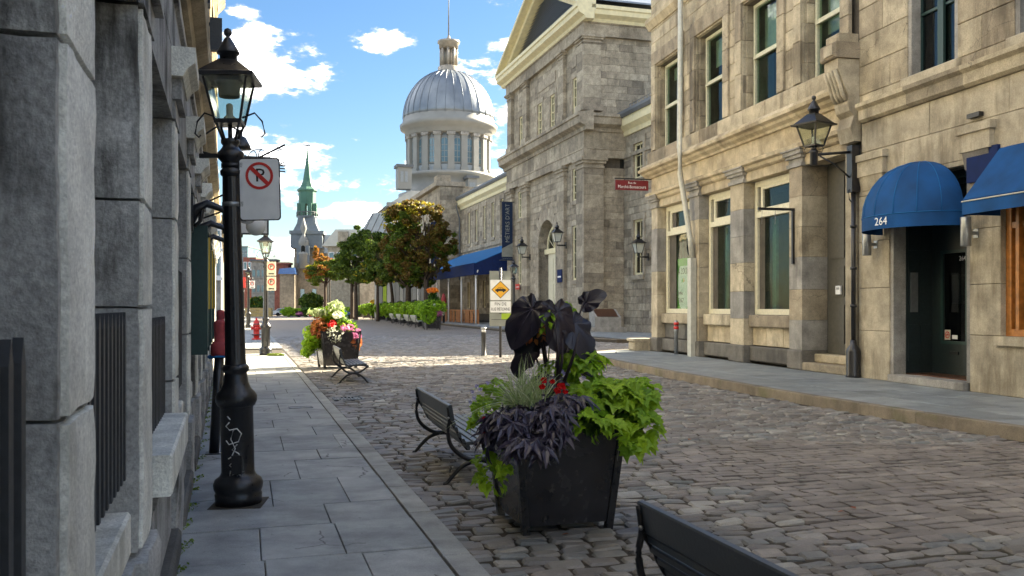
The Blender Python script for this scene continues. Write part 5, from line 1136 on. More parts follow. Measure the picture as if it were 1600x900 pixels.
def leaf_mesh(kind, var):
    g = random.Random(hash(kind) % 99+var if 0 else len(kind)*7+var); m = MB()
    if kind == 'lime':       # broad lobed leaf, folded on its midrib, tip toward -Y
        out = [(0,.0),(.2,.1),(.42,.02),(.36,-.14),(.56,-.28),(.36,-.36),(.38,-.6),(.2,-.62),(.0,-1.0)]
        L_ = [(x*g.uniform(.88,1.12), y*g.uniform(.93,1.07)) for x, y in out[1:-1]]; R_ = [(-x*g.uniform(.88,1.12), y*g.uniform(.93,1.07)) for x, y in out[1:-1]]
        z = lambda x, y: .28*abs(x)-.35*(abs(y)-.3)**2+.06*sin(9*x+7*y)
        rib = [(0,0),(0,-.33),(0,-.66),(0,-1)]
        vs = [(x,y,z(x,y)) for x, y in rib]+[(x,y,z(x,y)) for x, y in L_]+[(x,y,z(x,y)) for x, y in R_]
        f = []
        for o in (4, 4+len(L_)):
            f += [(0,o,o+1),(0,o+1,o+2),(0,o+2,1),(1,o+2,o+3),(1,o+3,o+4),(1,o+4,2),(2,o+4,o+5),(2,o+5,o+6),(2,o+6,3)]
        m.add(vs, f, smooth=False)
    elif kind == 'dark':     # palmate leaf of five narrow lobes
        for a, l in ((0,1),(.75,.85),(-.75,.85),(1.5,.6),(-1.5,.6)):
            l *= g.uniform(.85,1.15); c, s_ = cos(a), sin(a); w = .15*l
            pts = [(0,0,.02),(w,-.38*l,-.02),(0,-.4*l,-.08),(-w,-.38*l,-.02),(w*.6,-.72*l,-.10),(0,-.74*l,-.15),(-w*.6,-.72*l,-.10),(0,-l,-.28)]
            m.add([(x*c-y*s_, x*s_+y*c, z) for x, y, z in pts], [(0,2,1),(0,3,2),(1,2,5,4),(2,3,6,5),(4,5,7),(5,6,7)], smooth=False)
    elif kind == 'small':
        m.add([(0,0,0),(.35,-.35,.08),(0,-.45,-.03),(-.35,-.35,.08),(.2,-.75,0),(0,-1,-.12),(-.2,-.75,0)], [(0,2,1),(0,3,2),(1,2,5,4),(2,3,6,5)], smooth=False)
    elif kind == 'ear':      # big heart-shaped leaf, quilted between its veins
        n = 36; rings = 7; vs = [(0,-.12,0)]; f = []
        for i in range(1, rings+1):
            r = i/rings
            for k in range(n):
                a = 2*pi*k/n; # angle from tip (-Y)
                R_ = .52+.12*cos(a)+.36*max(0,cos(a))**6-.10*max(0,-cos(a))**10*2.6+.02*sin(a*9+var)
                x = sin(a)*R_*r*.92; y = -cos(a)*R_*r-.12
                z = .10*abs(x)*1.2-.30*(max(0,-y)**2)*.8-.16*x*x+.026*r*cos(a*10)+.025*sin(7*x+var)+.06*r**3*sin(a*7+var*2)+.012*sin(23*x+3*var)*sin(19*y)
                vs.append((x,y,z))
        for k in range(n): f.append((0,1+k,1+(k+1)%n))
        for i in range(rings-1):
            for k in range(n): a_ = 1+i*n+k; b_ = 1+i*n+(k+1)%n; f.append((a_,a_+n,b_+n,b_))
        m.add(vs, f, smooth=True)
        for k in range(10):
            a = 2*pi*k/10; R_ = (.52+.12*cos(a)+.36*max(0,cos(a))**6)*.92
            m.tube([(sin(a)*R_*q*.92, -cos(a)*R_*q-.12, .004+.12*abs(sin(a)*R_*q)-.24*max(0,cos(a)*R_*q+.12)**2-.16*(sin(a)*R_*q)**2+.03*q) for q in (0,.5,1)], [.012,.008,.003], 4, m=1)
    return m
LM = {}
def leaf_obj(kind, mat, par, M, name='leaf', var=None, nv=9):
    v = random.randrange(nv) if var is None else var
    if (kind, mat, v) not in LM: LM[(kind, mat, v)] = leaf_mesh(kind, v).mesh(name, [mat, 'leaf_vein'] if kind == 'ear' else mat)
    o = bpy.data.objects.new(name, LM[(kind, mat, v)]); COL.objects.link(o); o.parent = par; o.matrix_local = M; return o
def basis(p, tip, nrm, size):
    y = -Vector(tip).normalized(); z = Vector(nrm); z = (z-y*z.dot(y)).normalized(); x = y.cross(z)
    return Matrix(((x.x*size,y.x*size,z.x*size,p[0]),(x.y*size,y.y*size,z.y*size,p[1]),(x.z*size,y.z*size,z.z*size,p[2]),(0,0,0,1)))
def wpt(px, py, Y): return Vector(at(px, py, Y))
def foliage(par, kind, mat, ell, n, size, seed, droop=.7, name='leaf'):
    g = random.Random(seed); o0 = Vector(par.location); rz = par.rotation_euler.z; inv = Matrix.Rotation(-rz, 3, 'Z')
    w = [e[3]*e[5] for e in ell]
    for i in range(n):
        e = g.choices(ell, w)[0]
        while True:
            d = Vector((g.gauss(0,1), g.gauss(-.35,.9), g.gauss(.15,.8)))
            if d.length > .1: break
        d.normalize(); r = g.uniform(.72, 1.03)
        c = Vector(e[:3]); p = c+Vector((d.x*e[3], d.y*e[4], d.z*e[5]))*r
        nr = Vector((d.x*.7, d.y*.7-.25, d.z*.6+.75))+Vector((g.gauss(0,.3), g.gauss(0,.3), g.gauss(0,.2)))
        tip = Vector((d.x, d.y-.25, d.z*.4-droop))+Vector((g.gauss(0,.45), g.gauss(0,.3), g.gauss(0,.25)))
        leaf_obj(kind, mat, par, basis(inv@(p-o0), inv@tip, inv@nr, size*g.uniform(.5,1.3)), name)
def E(px, py, Y, rx, ry, rz):   # ellipsoid from apparent size at distance Y
    p = at(px, py, Y); k = Y/1400; return (p[0], p[1], p[2], rx*k, ry, rz*k)
top = (PO[0], PO[1], .74)
lv = thing('lime_sweet_potato_vine', 'bright lime lobed-leaf vine billowing over the right side of the near planter', 'plant', top, 0)
foliage(lv, 'lime', 'leaf_lime', [E(945,620,6.65,62,.2,32),E(912,572,6.8,30,.14,30),E(985,620,6.7,36,.2,34),E(1000,660,6.5,20,.15,34),E(925,662,6.25,34,.12,22),E(985,690,6.35,15,.1,20)], 268, .125, 1)
core = leafcloud('inner_foliage', lv, 'leaf_green', [tuple(Vector(e[:3])-Vector(top))+(e[3]*.85,e[4]*.85,e[5]*.85,1) for e in [E(945,622,6.75,60,.2,30),E(985,645,6.7,32,.2,34),E(925,660,6.4,30,.1,20)]], 900, .04, 5)
b_ = MB()
for px, py in ((905,560),(930,600),(960,610),(985,640),(1000,670),(925,660)):
    p = wpt(px,py,6.7)-Vector(top); b_.tube([(.05,0,0),(p.x*.5,p.y*.5,p.z*.7+.05),tuple(p)], [.008,.006,.004], 5)
b_.build('vine_stem', 'stem_green', lv)
lt = thing('trailing_lime_vine', 'lime vine trailing down the left corner of the near planter', 'plant', top, 0)
foliage(lt, 'lime', 'leaf_lime', [E(768,745,6.35,20,.08,22),E(760,715,6.4,18,.08,14),E(785,725,6.2,12,.06,12),E(757,650,6.9,16,.15,32),E(775,610,7.1,26,.15,20)], 90, .10, 2)
b_ = MB(); 
for px, py in ((768,750),(755,700),(760,640),(780,600)):
    p = wpt(px,py,6.5)-Vector(top); b_.tube([(-.15,0,0),(p.x*.7,p.y*.7,max(p.z*.5,.02)),tuple(p)], [.007,.006,.003], 5)
b_.build('vine_stem', 'stem_green', lt)
dv = thing('dark_sweet_potato_vine', 'blackish purple narrow-lobed vine hanging over the left front of the near planter', 'plant', top, 0)
foliage(dv, 'dark', 'leaf_dark', [E(815,662,6.3,60,.2,28),E(862,658,6.2,30,.15,34),E(780,675,6.35,26,.15,30),E(835,690,6.05,44,.1,18),E(880,630,6.4,40,.15,16),E(855,600,6.7,26,.1,16)], 235, .135, 3, .9)
leafcloud('inner_foliage', dv, 'leaf_dark', [tuple(Vector(e[:3])-Vector(top))+(e[3]*.85,e[4]*.85,e[5]*.85,1) for e in [E(815,655,6.4,60,.2,30),E(862,650,6.35,34,.15,34),E(900,625,6.6,40,.15,14)]], 900, .04, 6)
# variegated grass
gt_ = thing('variegated_grass', 'green and cream striped grass arching from the back left of the near planter', 'plant', top, 0)
g = random.Random(12)
for i in range(210):
    b0 = wpt(g.uniform(800,850), g.uniform(628,648), 6.45+g.uniform(-.12,.12))-Vector(top)
    a = g.uniform(-1.0,.55) if i % 3 else g.uniform(-1.35,.9); dy = g.uniform(-.5,.35); ln_ = g.uniform(.28,.52)
    d = Vector((sin(a)*.8, dy, cos(a)*1.0)).normalized(); w = g.uniform(.003,.0055); pts = []
    for q in range(7):
        u = q/6; p = b0+d*ln_*u; p.z -= ln_*.55*u*u*(abs(sin(a))+.35); p.x += sin(a)*ln_*.25*u*u; pts.append(p)
    sd = Vector((g.uniform(.5,1), g.uniform(-.5,.5), g.uniform(-.3,.3))).normalized()
    vs = []
    for q, p in enumerate(pts):
        ww = w*(1-(q/6)**2*.9); vs += [tuple(p-sd*ww), tuple(p+sd*ww)]
    MB().add(vs, [(2*q,2*q+1,2*q+3,2*q+2) for q in range(6)]).build('grass_blade', 'leaf_grass', gt_)
# elephant ears
ee = thing('elephant_ear_plant', 'tall elephant ear plant with huge near-black leaves above the near planter', 'plant', top, 0)
def ear(px, py, Y, size, tip, nrm, var):
    p = wpt(px, py, Y)-Vector(top); leaf_obj('ear', 'leaf_black', ee, basis(p, tip, nrm, size), 'leaf', var)
    return p
ears = [(836,476,6.7,.33,(-.62,-.25,-.85),(-.55,-.9,.35),0),(868,480,6.65,.31,(.25,-.25,-1),(.55,-.8,.0),1),(892,500,6.75,.30,(.5,-.4,-.85),(.5,-.8,.45),2),(912,476,6.95,.17,(.8,-.3,.55),(-.2,-1,.3),3),
        (848,520,6.85,.24,(-.7,-.4,-.5),(.2,-.9,-.5),4),(830,545,6.9,.22,(-.65,-.1,-.8),(-.4,-.9,.5),5),(888,550,6.9,.24,(.7,-.3,-.5),(.1,-.8,.6),6),(908,545,7.0,.21,(.8,.2,-.3),(0,-.6,.8),7)]
b_ = MB()
for e in ears:
    p = ear(*e); q = Vector((.0, .1, .05)); tip = Vector(e[4]).normalized(); a_ = p-tip*.1*e[3]
    mid = (q+p)/2+Vector((random.uniform(-.03,.03), .02, .06)); st = MB().tube([tuple(q), tuple(mid), tuple(p+Vector((0,0,.02))-tip*.0)], [.014,.011,.007], 7); st.build('stem', 'stem_dark', ee)
for px0, py0, px1, py1 in ((867,500,870,612),(880,530,868,612),(905,520,880,600)):
    a_, c_ = wpt(px0,py0,6.55)-Vector(top), wpt(px1,py1,6.6)-Vector(top); MB().tube([tuple(c_), tuple((a_+c_)/2+Vector((.02,0,.03))), tuple(a_)], [.014,.012,.004], 7).build('stem', 'stem_dark', ee)
lb = thing('lime_filler_plant', 'yellow-green small-leaved plant showing between the black elephant ears', 'plant', top, 0)
foliage(lb, 'small', 'leaf_lime', [E(862,490,6.95,14,.06,18),E(855,510,6.95,18,.06,18),E(880,478,7.0,16,.05,8),E(870,575,6.8,24,.08,22),E(855,500,6.6,10,.04,16)], 190, .055, 8); foliage(lb, 'small', 'leaf_rust', [E(845,512,6.75,18,.05,8),E(838,525,6.72,14,.05,6)], 40, .05, 9)
MB().tube([(-.03,.1,.0),(-.05,.15,.25),tuple(wpt(862,500,6.95)-Vector(top))], [.01,.008,.004], 6).build('stem', 'stem_green', lb)
fl = thing('red_flowers', 'cluster of scarlet blooms in the middle and left edge of the near planter', 'flowers', top, 0)
g = random.Random(2)
def bloom(par, px, py, Y, r, mat, n=5, nm='flower'):
    c = wpt(px, py, Y)-Vector(par.location); m = MB()
    for k in range(n):
        a = 2*pi*k/n+g.random(); 
        for sc in (1, .55):
            d = Vector((cos(a)*r*sc, -.012-.02*(1-sc), sin(a)*r*sc*.9)); s_ = Vector((-sin(a), 0, cos(a)))*r*.55*sc
            m.add([tuple(c), tuple(c+d*.6+s_), tuple(c+d*1.1), tuple(c+d*.6-s_)], [(0,1,2,3)]); a += .6
    m.build(nm, mat, par)
for px, py, Y, r in ((877,604,6.3,.034),(871,610,6.3,.028),(863,596,6.35,.02),(850,594,6.3,.026),(847,604,6.35,.024),(757,654,6.3,.018),(757,678,6.25,.017),(883,612,6.32,.02)): bloom(fl, px, py, Y, r, 'petal_red')
fl = thing('lilac_flowers', 'small pale lilac blooms at the left edge and top of the near planter', 'flowers', top, 0)
for px, py in ((738,612),(745,603),(741,622),(750,608),(735,628),(762,598),(882,584),(888,580),(878,580),(912,590),(850,713),(842,690),(846,702)): bloom(fl, px, py, 6.6 if py < 640 else 6.05, .016 if py < 640 else .009, 'petal_lilac' if py < 640 else 'petal_white')
# ---- farther planters
def massed(label, loc, scale, recipe, seed, rz=0):
    t = thing('bedding_plants', label, 'plants', loc, rz, None, scale)
    for i, (mat, n, size, ell) in enumerate(recipe): leafcloud('flowers' if 'petal' in mat else 'foliage', t, mat, ell, n, size, seed*10+i)
    return t
p2 = S(2.42, 24.9, 0)
dup(P1, p2, AS+.1, 'brown-black planter of orange, lime and pink plants behind the farther bench, in the sun', scale=1.28)
k2 = 24.5/1400
def at2(px, py, dy=0): p = at(px, py, 24.6+dy); return (p[0]-p2[0], p[1]-p2[1], p[2])
def el(px, py, rx, rz, dy=0, w=1): p = at2(px, py, dy); return p+(rx*k2, .45, rz*k2, w)
massed('bright mixed lime, rust and pink bedding spilling from the sunlit planter behind the farther bench', (p2[0],p2[1],0), 1, [
    ('leaf_lime', 1500, .07, [el(487,530,14,24,-.2,1.3),el(480,545,8,14,-.3,.5),el(520,490,20,14,.1),el(538,510,20,12),el(545,518,14,12)]),
    ('leaf_rust', 800, .06, [el(500,512,16,18,-.3),el(556,535,8,14)]), ('leaf_green', 900, .06, [el(525,515,34,26)]),
    ('petal_white', 420, .035, [el(525,522,16,14,-.45),el(528,492,8,6,-.3)]), ('petal_pink', 220, .05, [el(543,512,10,6,-.35),el(558,522,6,10,-.2)]),
    ('petal_red', 60, .06, [el(520,506,4,5,-.45)]), ('leaf_grass', 260, .09, [el(500,488,20,5),el(525,480,12,10)])], 3)
row = [(13.2,65.0),(13.9,69),(14.3,74.5),(14.7,81),(15.1,88),(15.6,95),(16.1,103),(16.5,112),(16.9,122),(17.2,133)]
tops = ['orange cannas over lime foliage, nearest of the far row','blackish vine and lime foliage, second of the far planter row','red and lime foliage, third of the far planter row','lime mound with conical tuft, fourth of the far row','lime and purple foliage, fifth of the far planter row','tall airy lime foliage, sixth of the far planter row','dark and lime foliage, seventh of the far planter row','purple-tinged foliage in the eighth planter of the far row','yellow flowered foliage, ninth of the far planter row','green foliage in the last planter of the far row']
for i, (t_, s_) in enumerate(row):
    loc = S(t_, s_, 0); sc = 1.45
    dup(P1, loc, AS+.05*(i % 3), ('dark planter under '+tops[i]), scale=sc)
    rec = [('leaf_lime', 1300, .12, [(-.35,-.4,1.5,.9,.7,.65,1),(.4,-.2,1.65,.75,.7,.6,1),(-.2,-.75,1.0,.6,.25,.55,.5)]), ('leaf_green', 400, .12, [(0,0,1.7,.8,.7,.5,1)])]
    if i == 0: rec += [('petal_orange', 90, .13, [(.05,.1,2.9,.45,.3,.2,1)]), ('leaf_green', 260, .16, [(.1,.1,2.3,.4,.3,.5,1)]), ('petal_pink', 160, .1, [(.55,-.5,1.25,.3,.2,.25,1)]), ('petal_white', 120, .08, [(.2,-.5,1.75,.3,.2,.2,1),(.8,-.2,1.35,.2,.3,.35,1)])]
    elif i % 2: rec += [('leaf_dark', 700, .12, [(-.2,-.5,1.3,.65,.3,.5,1),(.2,0,2.05,.35,.3,.3,.4)])]
    else: rec += [('leaf_rust', 260, .1, [(-.2,-.4,1.6,.5,.4,.4,1)]), ('leaf_dark', 240, .1, [(.5,-.5,1.2,.3,.3,.4,1)])]
    if i == 8: rec += [('petal_yellow', 200, .14, [(0,0,2.4,.7,.5,.3,1)])]
    massed(tops[i], (loc[0],loc[1],0), 1, rec, 40+i)
benB = None
for i, (t_, s_) in enumerate([(13.1,71.8),(13.6,78),(14.0,84.6),(14.4,91.5)]):
    o = dup(B1, S(t_, s_-1, 0), AS, ['pale-backed bench between far planters, nearest of four','second pale bench between the far planters','third pale bench between the far planters','fourth and farthest pale bench between the planters'][i], scale=1.35)
    for c in o.children:
        if c.name.startswith(('slat','top_rail')):
            if i == 0 and not c.data.name.startswith('pale'): pass
            c.data = c.data.copy() if c.data.name not in () else c.data; c.data.materials[0] = MAT['pale_bench']
for i, (px, lab) in enumerate(((457,'low lime and pink bedding at the far left end of the street'),(487,'dark green bushy bedding by the chapel foot'),(508,'lime bedding beside a dark planter below the orange-topped tree'),(530,'green bedding in shade under the far trees'),(548,'lime bedding at the head of the far row'))):
    p = at(px, 490, 150); massed(lab, (p[0], p[1], 0), 1, [('leaf_lime' if i != 1 else 'leaf_green', 700, .25, [(-.6,0,.9,1.5,.8,.8,1),(.8,0,.8,1.2,.8,.7,1)]), ('leaf_dark', 250, .22, [(1.2,-.4,.6,.7,.4,.5,1)]), ('petal_pink' if i == 0 else 'leaf_green', 200, .2, [(1.3,-.5,.6,.6,.4,.4,1)])], 70+i)
p = at(486, 478, 160); massed('round green shrub standing by the chapel wall', (p[0],p[1],0), 1, [('tree_green', 1500, .3, [(0,0,2.6,2.2,1.5,1.7,1)])], 90)

# ================================================================== TREES
def tree(lab, px, Y, zt, crowns, mats, seed, n=9000, size=.17, trunk_r=.22, lean=0, fork=None, zfork=None):
    """crowns: list of (px, py, rx px, rz px, weight); mats: list of (material, share, crown indexes or None)"""
    x, y, _ = at(px, 480, Y); t = thing('street_tree', lab, 'tree', (x, y, .1), 0, None); k = Y/1400
    C_ = []
    for (cx, cy, rx, rz, w) in crowns:
        p = at(cx, cy, Y); C_.append((p[0]-x, random.Random(seed+cx).uniform(-.15,.15)*rx*k, p[2]-.1, rx*k, rx*k*.9, rz*k, w))
    zf = zfork or min(c[2]-c[5]*.55 for c in C_)
    m = MB(); g = random.Random(seed)
    m.tube([(0,0,-.2),(.03,0,.3),(.06*lean,.02,zf*.5),(lean*.5,0,zf)], [trunk_r*1.35,trunk_r,trunk_r*.85,trunk_r*.7], 9)
    m.build('trunk', 'bark', t)
    m = MB()
    for c in C_:
        for q in range(3):
            e = Vector((c[0]+g.uniform(-.4,.4)*c[3], c[1]+g.uniform(-.4,.4)*c[4], c[2]+g.uniform(-.1,.5)*c[5])); s0 = Vector((lean*.5, 0, zf*g.uniform(.85,1)))
            mid = (s0+e)/2+Vector((g.uniform(-.3,.3), g.uniform(-.3,.3), -.25)); m.tube([tuple(s0), tuple(mid), tuple(e)], [trunk_r*.42,trunk_r*.27,trunk_r*.08], 6)
            for r_ in range(2):
                e2 = e+Vector((g.uniform(-1,1)*c[3]*.6, g.uniform(-1,1)*c[4]*.6, g.uniform(.0,.6)*c[5])); m.tube([tuple(mid), tuple((mid+e2)/2+Vector((0,0,-.1))), tuple(e2)], [trunk_r*.2,trunk_r*.13,.02], 5)
    m.build('branches', 'bark', t, kind='stuff')
    # break each crown into many small clumps so the outline is ragged
    for mi, (mat, share, idx) in enumerate(mats):
        src = [C_[i] for i in (idx if idx is not None else range(len(C_)))]; cl = []
        for c in src:
            for q in range(int(16+10*c[6])):
                d = Vector((g.gauss(0,1), g.gauss(0,1), g.gauss(0,1))).normalized(); r_ = g.uniform(.45,1.06)
                s_ = g.uniform(.16,.38); cl.append((c[0]+d.x*c[3]*r_, c[1]+d.y*c[4]*r_, c[2]+d.z*c[5]*r_, c[3]*s_, c[4]*s_, c[5]*s_*.75, c[6]))
        leafcloud('crown', t, mat, cl, int(n*share), size, seed+mi, up=.6, shell=.3)
    return t
tree('large autumn tree with rust and olive foliage, rightmost of the far trees', 666, 84, 0, [(672,352,30,30,1),(690,380,22,30,1),(655,388,34,30,1),(625,345,28,26,1),(618,385,28,34,1),(650,325,30,12,.6),(645,420,34,18,.6),(690,415,14,16,.4)], [('tree_autumn',.7,None),('tree_yellow',.05,[3,5]),('tree_green',.35,[1,3,4,6])], 11, 24000, .14, .3)
tree('tree with thick dark trunk and mixed olive foliage behind the large autumn tree', 638, 92, 0, [(640,405,36,34,1),(615,425,28,24,.9),(655,435,24,16,.5)], [('tree_green',.7,None),('tree_autumn',.3,None)], 12, 12000, .15, .36)
tree('green tree left of the autumn tree with slim leaning trunk', 614, 96, 0, [(595,400,28,38,1),(612,420,24,24,.8)], [('tree_green',1,None)], 13, 12000, .15, .2, lean=-.6)
tree('broad green tree in the middle of the far row', 556, 118, 0, [(546,395,30,26,1),(578,378,32,26,1),(560,415,40,24,1),(592,408,22,24,.8)], [('tree_green',1,None)], 14, 20000, .17, .28)
tree('lighter green tree between the broad green tree and the autumn tree', 590, 104, 0, [(588,405,26,26,1),(575,425,26,18,.9),(604,430,22,16,.7)], [('tree_green',.9,None),('tree_yellow',.05,None)], 23, 11000, .16, .2)
tree('dark green tree with forked trunk behind the broad green tree', 550, 124, 0, [(535,420,22,20,1),(565,432,24,14,.7)], [('tree_green',1,None)], 15, 9000, .17, .3)
tree('small dark tree with orange and yellow top, leftmost of the far trees', 508, 135, 0, [(505,432,34,13,1),(502,420,26,13,1),(525,422,24,16,.9),(510,408,14,8,.5),(486,430,12,7,.4)], [('tree_green',.8,[0,1,2]),('tree_orange',.22,[3,1,4]),('tree_yellow',.06,[1])], 16, 12000, .18, .26)
tree('thin reddish tree behind the orange-topped tree, against the chapel', 515, 140, 0, [(497,402,9,10,1),(493,390,5,8,.4)], [('tree_orange',1,None)], 17, 700, .2, .1)

# ================================================================== MARKET HALL (frame S)
MK = thing('market_hall', 'long grey-tan stone market hall with pedimented end block and yellow cornices', 'building', S(22.7, 58.2, 0), AS)
def pM(d, u, z): return (d, u-58.2, z)
sideM = lambda d, u, z: (u, d, z)              # faces the camera, u = into the building
AW = [(59.75,60.75,15.35,18.1),(64.6,65.75,15.35,18.0),(67.7,68.85,15.35,18.0),(72.9,73.9,15.35,18.0)]
LW = [(59.7,60.8,3.6,7.5),(59.7,60.8,9.3,11.6),(73.2,74.3,3.6,7.5),(73.2,74.3,9.3,11.6)]
ARC = (64.55, 68.75)
b = MB(pM); backing(b, .1, 1.2, 58.2, 76.8, -.4, 22.3, AW+LW+[(ARC[0],ARC[1],-.4,8.6)]); b.build('wall_core', 'mortar', MK)
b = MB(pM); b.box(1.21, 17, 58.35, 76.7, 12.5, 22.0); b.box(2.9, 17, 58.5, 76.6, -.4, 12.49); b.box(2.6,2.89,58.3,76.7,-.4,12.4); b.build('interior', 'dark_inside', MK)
b = MB(sideM); backing(b, .0+.12, 1.0, 1.2, 2.85, -1, 12.5, []); backing(b, .12, 1.0, 1.2, 17, 12.5, 22.3, []); b.build('wall_core', 'mortar', MK)
blocks(MK, 'stone_market', sideM, 0, 0, 2.85, -1, 11.4, .52, (.7,1.2), seed=3, proud=.01, back=.2)
blocks(MK, 'stone_market', sideM, 0, .05, 10, 15.2, 20.6, .5, (.8,1.6), seed=5, proud=.01, back=.2)
blocks(MK, 'stone_market', sideM, 0, 10, 17, 15.2, 20.6, .5, (.8,1.6), seed=5, stuff=True)
blocks(MK, 'stone_market', pM, 0, 58.2, 76.8, .9, 12.1, .5, (.7,1.3), LW+[(ARC[0]-.2,ARC[1]+.2,-.4,8.8)], seed=6, stuff=True, proud=.02, cham=.02)
blocks(MK, 'stone_market', pM, 0, 58.2, 76.8, 15.2, 20.6, .5, (.8,1.4), AW, seed=7, stuff=True, proud=.01)
MB(pM).box(-.12, 0, 58.1, ARC[0], -.4, .88).build('plinth', 'stone_market_trim', MK); MB(pM).box(-.12, 0, ARC[1], 76.9, -.4, .88).build('plinth', 'stone_market_trim', MK)
MB(sideM).box(-.12, 0, 0, 2.8, -1, .88).build('plinth', 'stone_market_trim', MK)
def mpil(u0, u1, z0, z1, cap, side=None):
    mp = pM if side is None else sideM
    z = z0; g = random.Random(int(u0*3))
    while z < z1-.1:
        z2 = min(z+g.uniform(.55,.95), z1); MB(mp).box(-.28, 0, u0, u1, z+.006, z2-.006).build('stone_block', 'stone_market', MK); z = z2
    m = MB(mp); m.box(-.34,0,u0-.06,u1+.06,z1,z1+cap*.2); m.box(-.29,0,u0-.01,u1+.01,z1+cap*.2,z1+cap*.45); m.box(-.42,0,u0-.14,u1+.14,z1+cap*.45,z1+cap*.7); m.box(-.52,0,u0-.24,u1+.24,z1+cap*.7,z1+cap); m.build('capital', 'stone_market_trim', MK)
    MB(mp).box(-.4,0,u0-.12,u1+.12,z0-.01,z0+.45).build('pilaster_base', 'stone_market_trim', MK)
for u0, u1 in ((58.2,59.4),(62.0,63.5),(71.0,72.5),(75.4,76.8)): mpil(u0, u1, .9, 11.3, .75)
mpil(-.28, 1.2, .9, 11.3, .75, side=1)
for u0, u1 in ((58.2,59.3),(62.1,63.2),(71.1,72.2),(75.6,76.8)): mpil(u0, u1, 15.3, 20.0, .5)
mpil(-.28, 1.0, 15.3, 20.0, .5, side=1)
def runM(prof, mat, name, u0=57.6, u1=77.4, step=2.2, side=True, sw=3.3):
    n = round((u1-u0)/step)
    for i in range(n): MB(pM).prism(prof, u0+(u1-u0)*i/n+.004, u0+(u1-u0)*(i+1)/n-.004, 'y').build(name, mat, MK)
    if side:
        n = max(1, round(sw/step))
        for i in range(n): MB(sideM).prism(prof, .002+sw*i/n, sw*(i+1)/n-.004, 'y').build(name, mat, MK) if 0 else MB(lambda x,y,z: (y, x, z)).prism(prof, .004+sw*i/n, sw*(i+1)/n-.004, 'y').build(name, mat, MK)
runM([(.2,12.05),(-.3,12.05),(-.3,12.6),(-.34,12.62),(-.34,12.7),(.2,12.7)], 'stone_market_trim', 'architrave_stone', u0=57.9, u1=77.1)
runM([(.2,12.7),(-.26,12.7),(-.26,13.85),(.2,13.85)], 'stone_market', 'frieze_stone', u0=57.94, u1=77.05, step=1.6)
runM([(.2,13.85),(-.35,13.85),(-.4,14.1),(-.8,14.3),(-.85,14.75),(-.95,14.8),(-.95,15.0),(.2,15.2)], 'stone_market_trim', 'cornice_stone', u0=57.25, u1=77.75)
runM([(.2,20.5),(-.3,20.5),(-.3,21.3),(-.38,21.34),(-.38,21.4),(.2,21.4)], 'stone_market_trim', 'architrave_stone', u0=57.9, u1=77.1, sw=16.5)
runM([(.2,21.4),(-.45,21.4),(-.55,21.6),(-.95,21.8),(-1.0,22.1),(-1.1,22.15),(-1.1,22.4),(.2,22.4)], 'cream_yellow', 'cornice', u0=57.1, u1=77.9, step=5, sw=17)
# pediment: louvred field, raking cornices, roof
ap = (67.5, 27.3); el_, er_ = 57.1, 77.9
MB(pM).add([(.3,el_+.6,22.4),(.3,er_-.6,22.4),(.3,ap[0],ap[1]-.9),(.6,el_+.6,22.4),(.6,er_-.6,22.4),(.6,ap[0],ap[1]-.9)], [(0,1,2),(5,4,3),(0,3,4,1)]).build('pediment_back', 'dark_inside', MK)
z = 22.75
while z < ap[1]-1.2:
    h_ = (ap[0]-el_-1.2)*(1-(z-22.3)/(ap[1]-22.3)); MB(pM).prism([(.28,z+.1),(.02,z-.03),(.02,z-.06),(.28,z+.06)], ap[0]-h_, ap[0]+h_, 'y').build('louvre', 'metal_grey', MK); z += .17
for sgn in (-1, 1):
    e = el_ if sgn < 0 else er_
    for (d0, d1, o0, o1, mt) in ((-.5,.3,-.75,-.3,'cream_yellow'),(-1.1,.3,-.3,0,'cream_yellow'),(-.9,17.2,.0,.12,'tin_roof')):
        vs = [(d, u, zz) for d in (d0, d1) for (u, zz) in ((e,22.4+o0+.3),(ap[0],ap[1]+o0),(ap[0],ap[1]+o1),(e,22.4+o1+.3))]
        MB(pM).add(vs, [(0,1,2,3),(7,6,5,4),(0,4,5,1),(1,5,6,2),(2,6,7,3),(3,7,4,0)]).build('raking_cornice' if mt != 'tin_roof' else 'roof', mt, MK)
for i, (u0, u1, z0, z1) in enumerate(AW+LW):
    w = window(MK, pM, .04, u0, u1, z0, z1, 'cream_yellow', 'dark_glass', .12, .16, bars_v=(.5,), bars_z=(.25,.5,.75), bw=.05)
    MB(pM).box(-.1,.18,u0-.15,u1+.15,z0-.3,z0-.01).build('sill', 'stone_market_trim', MK)
    for uu in (u0-.22, u1+.0): MB(pM).box(-.06,.1,uu,uu+.22,z0,z1).build('jamb', 'stone_market_trim', MK)
    MB(pM).box(-.06,.1,u0-.3,u1+.3,z1,z1+.35).build('lintel', 'stone_market_trim', MK)
for (u0,u1) in ((60.0,60.9),(64.5,68.9),(73.0,73.9)): MB(pM).box(-.05,.02,u0,u1,18.9,19.7).build('recessed_panel', 'stone_market_trim', MK)
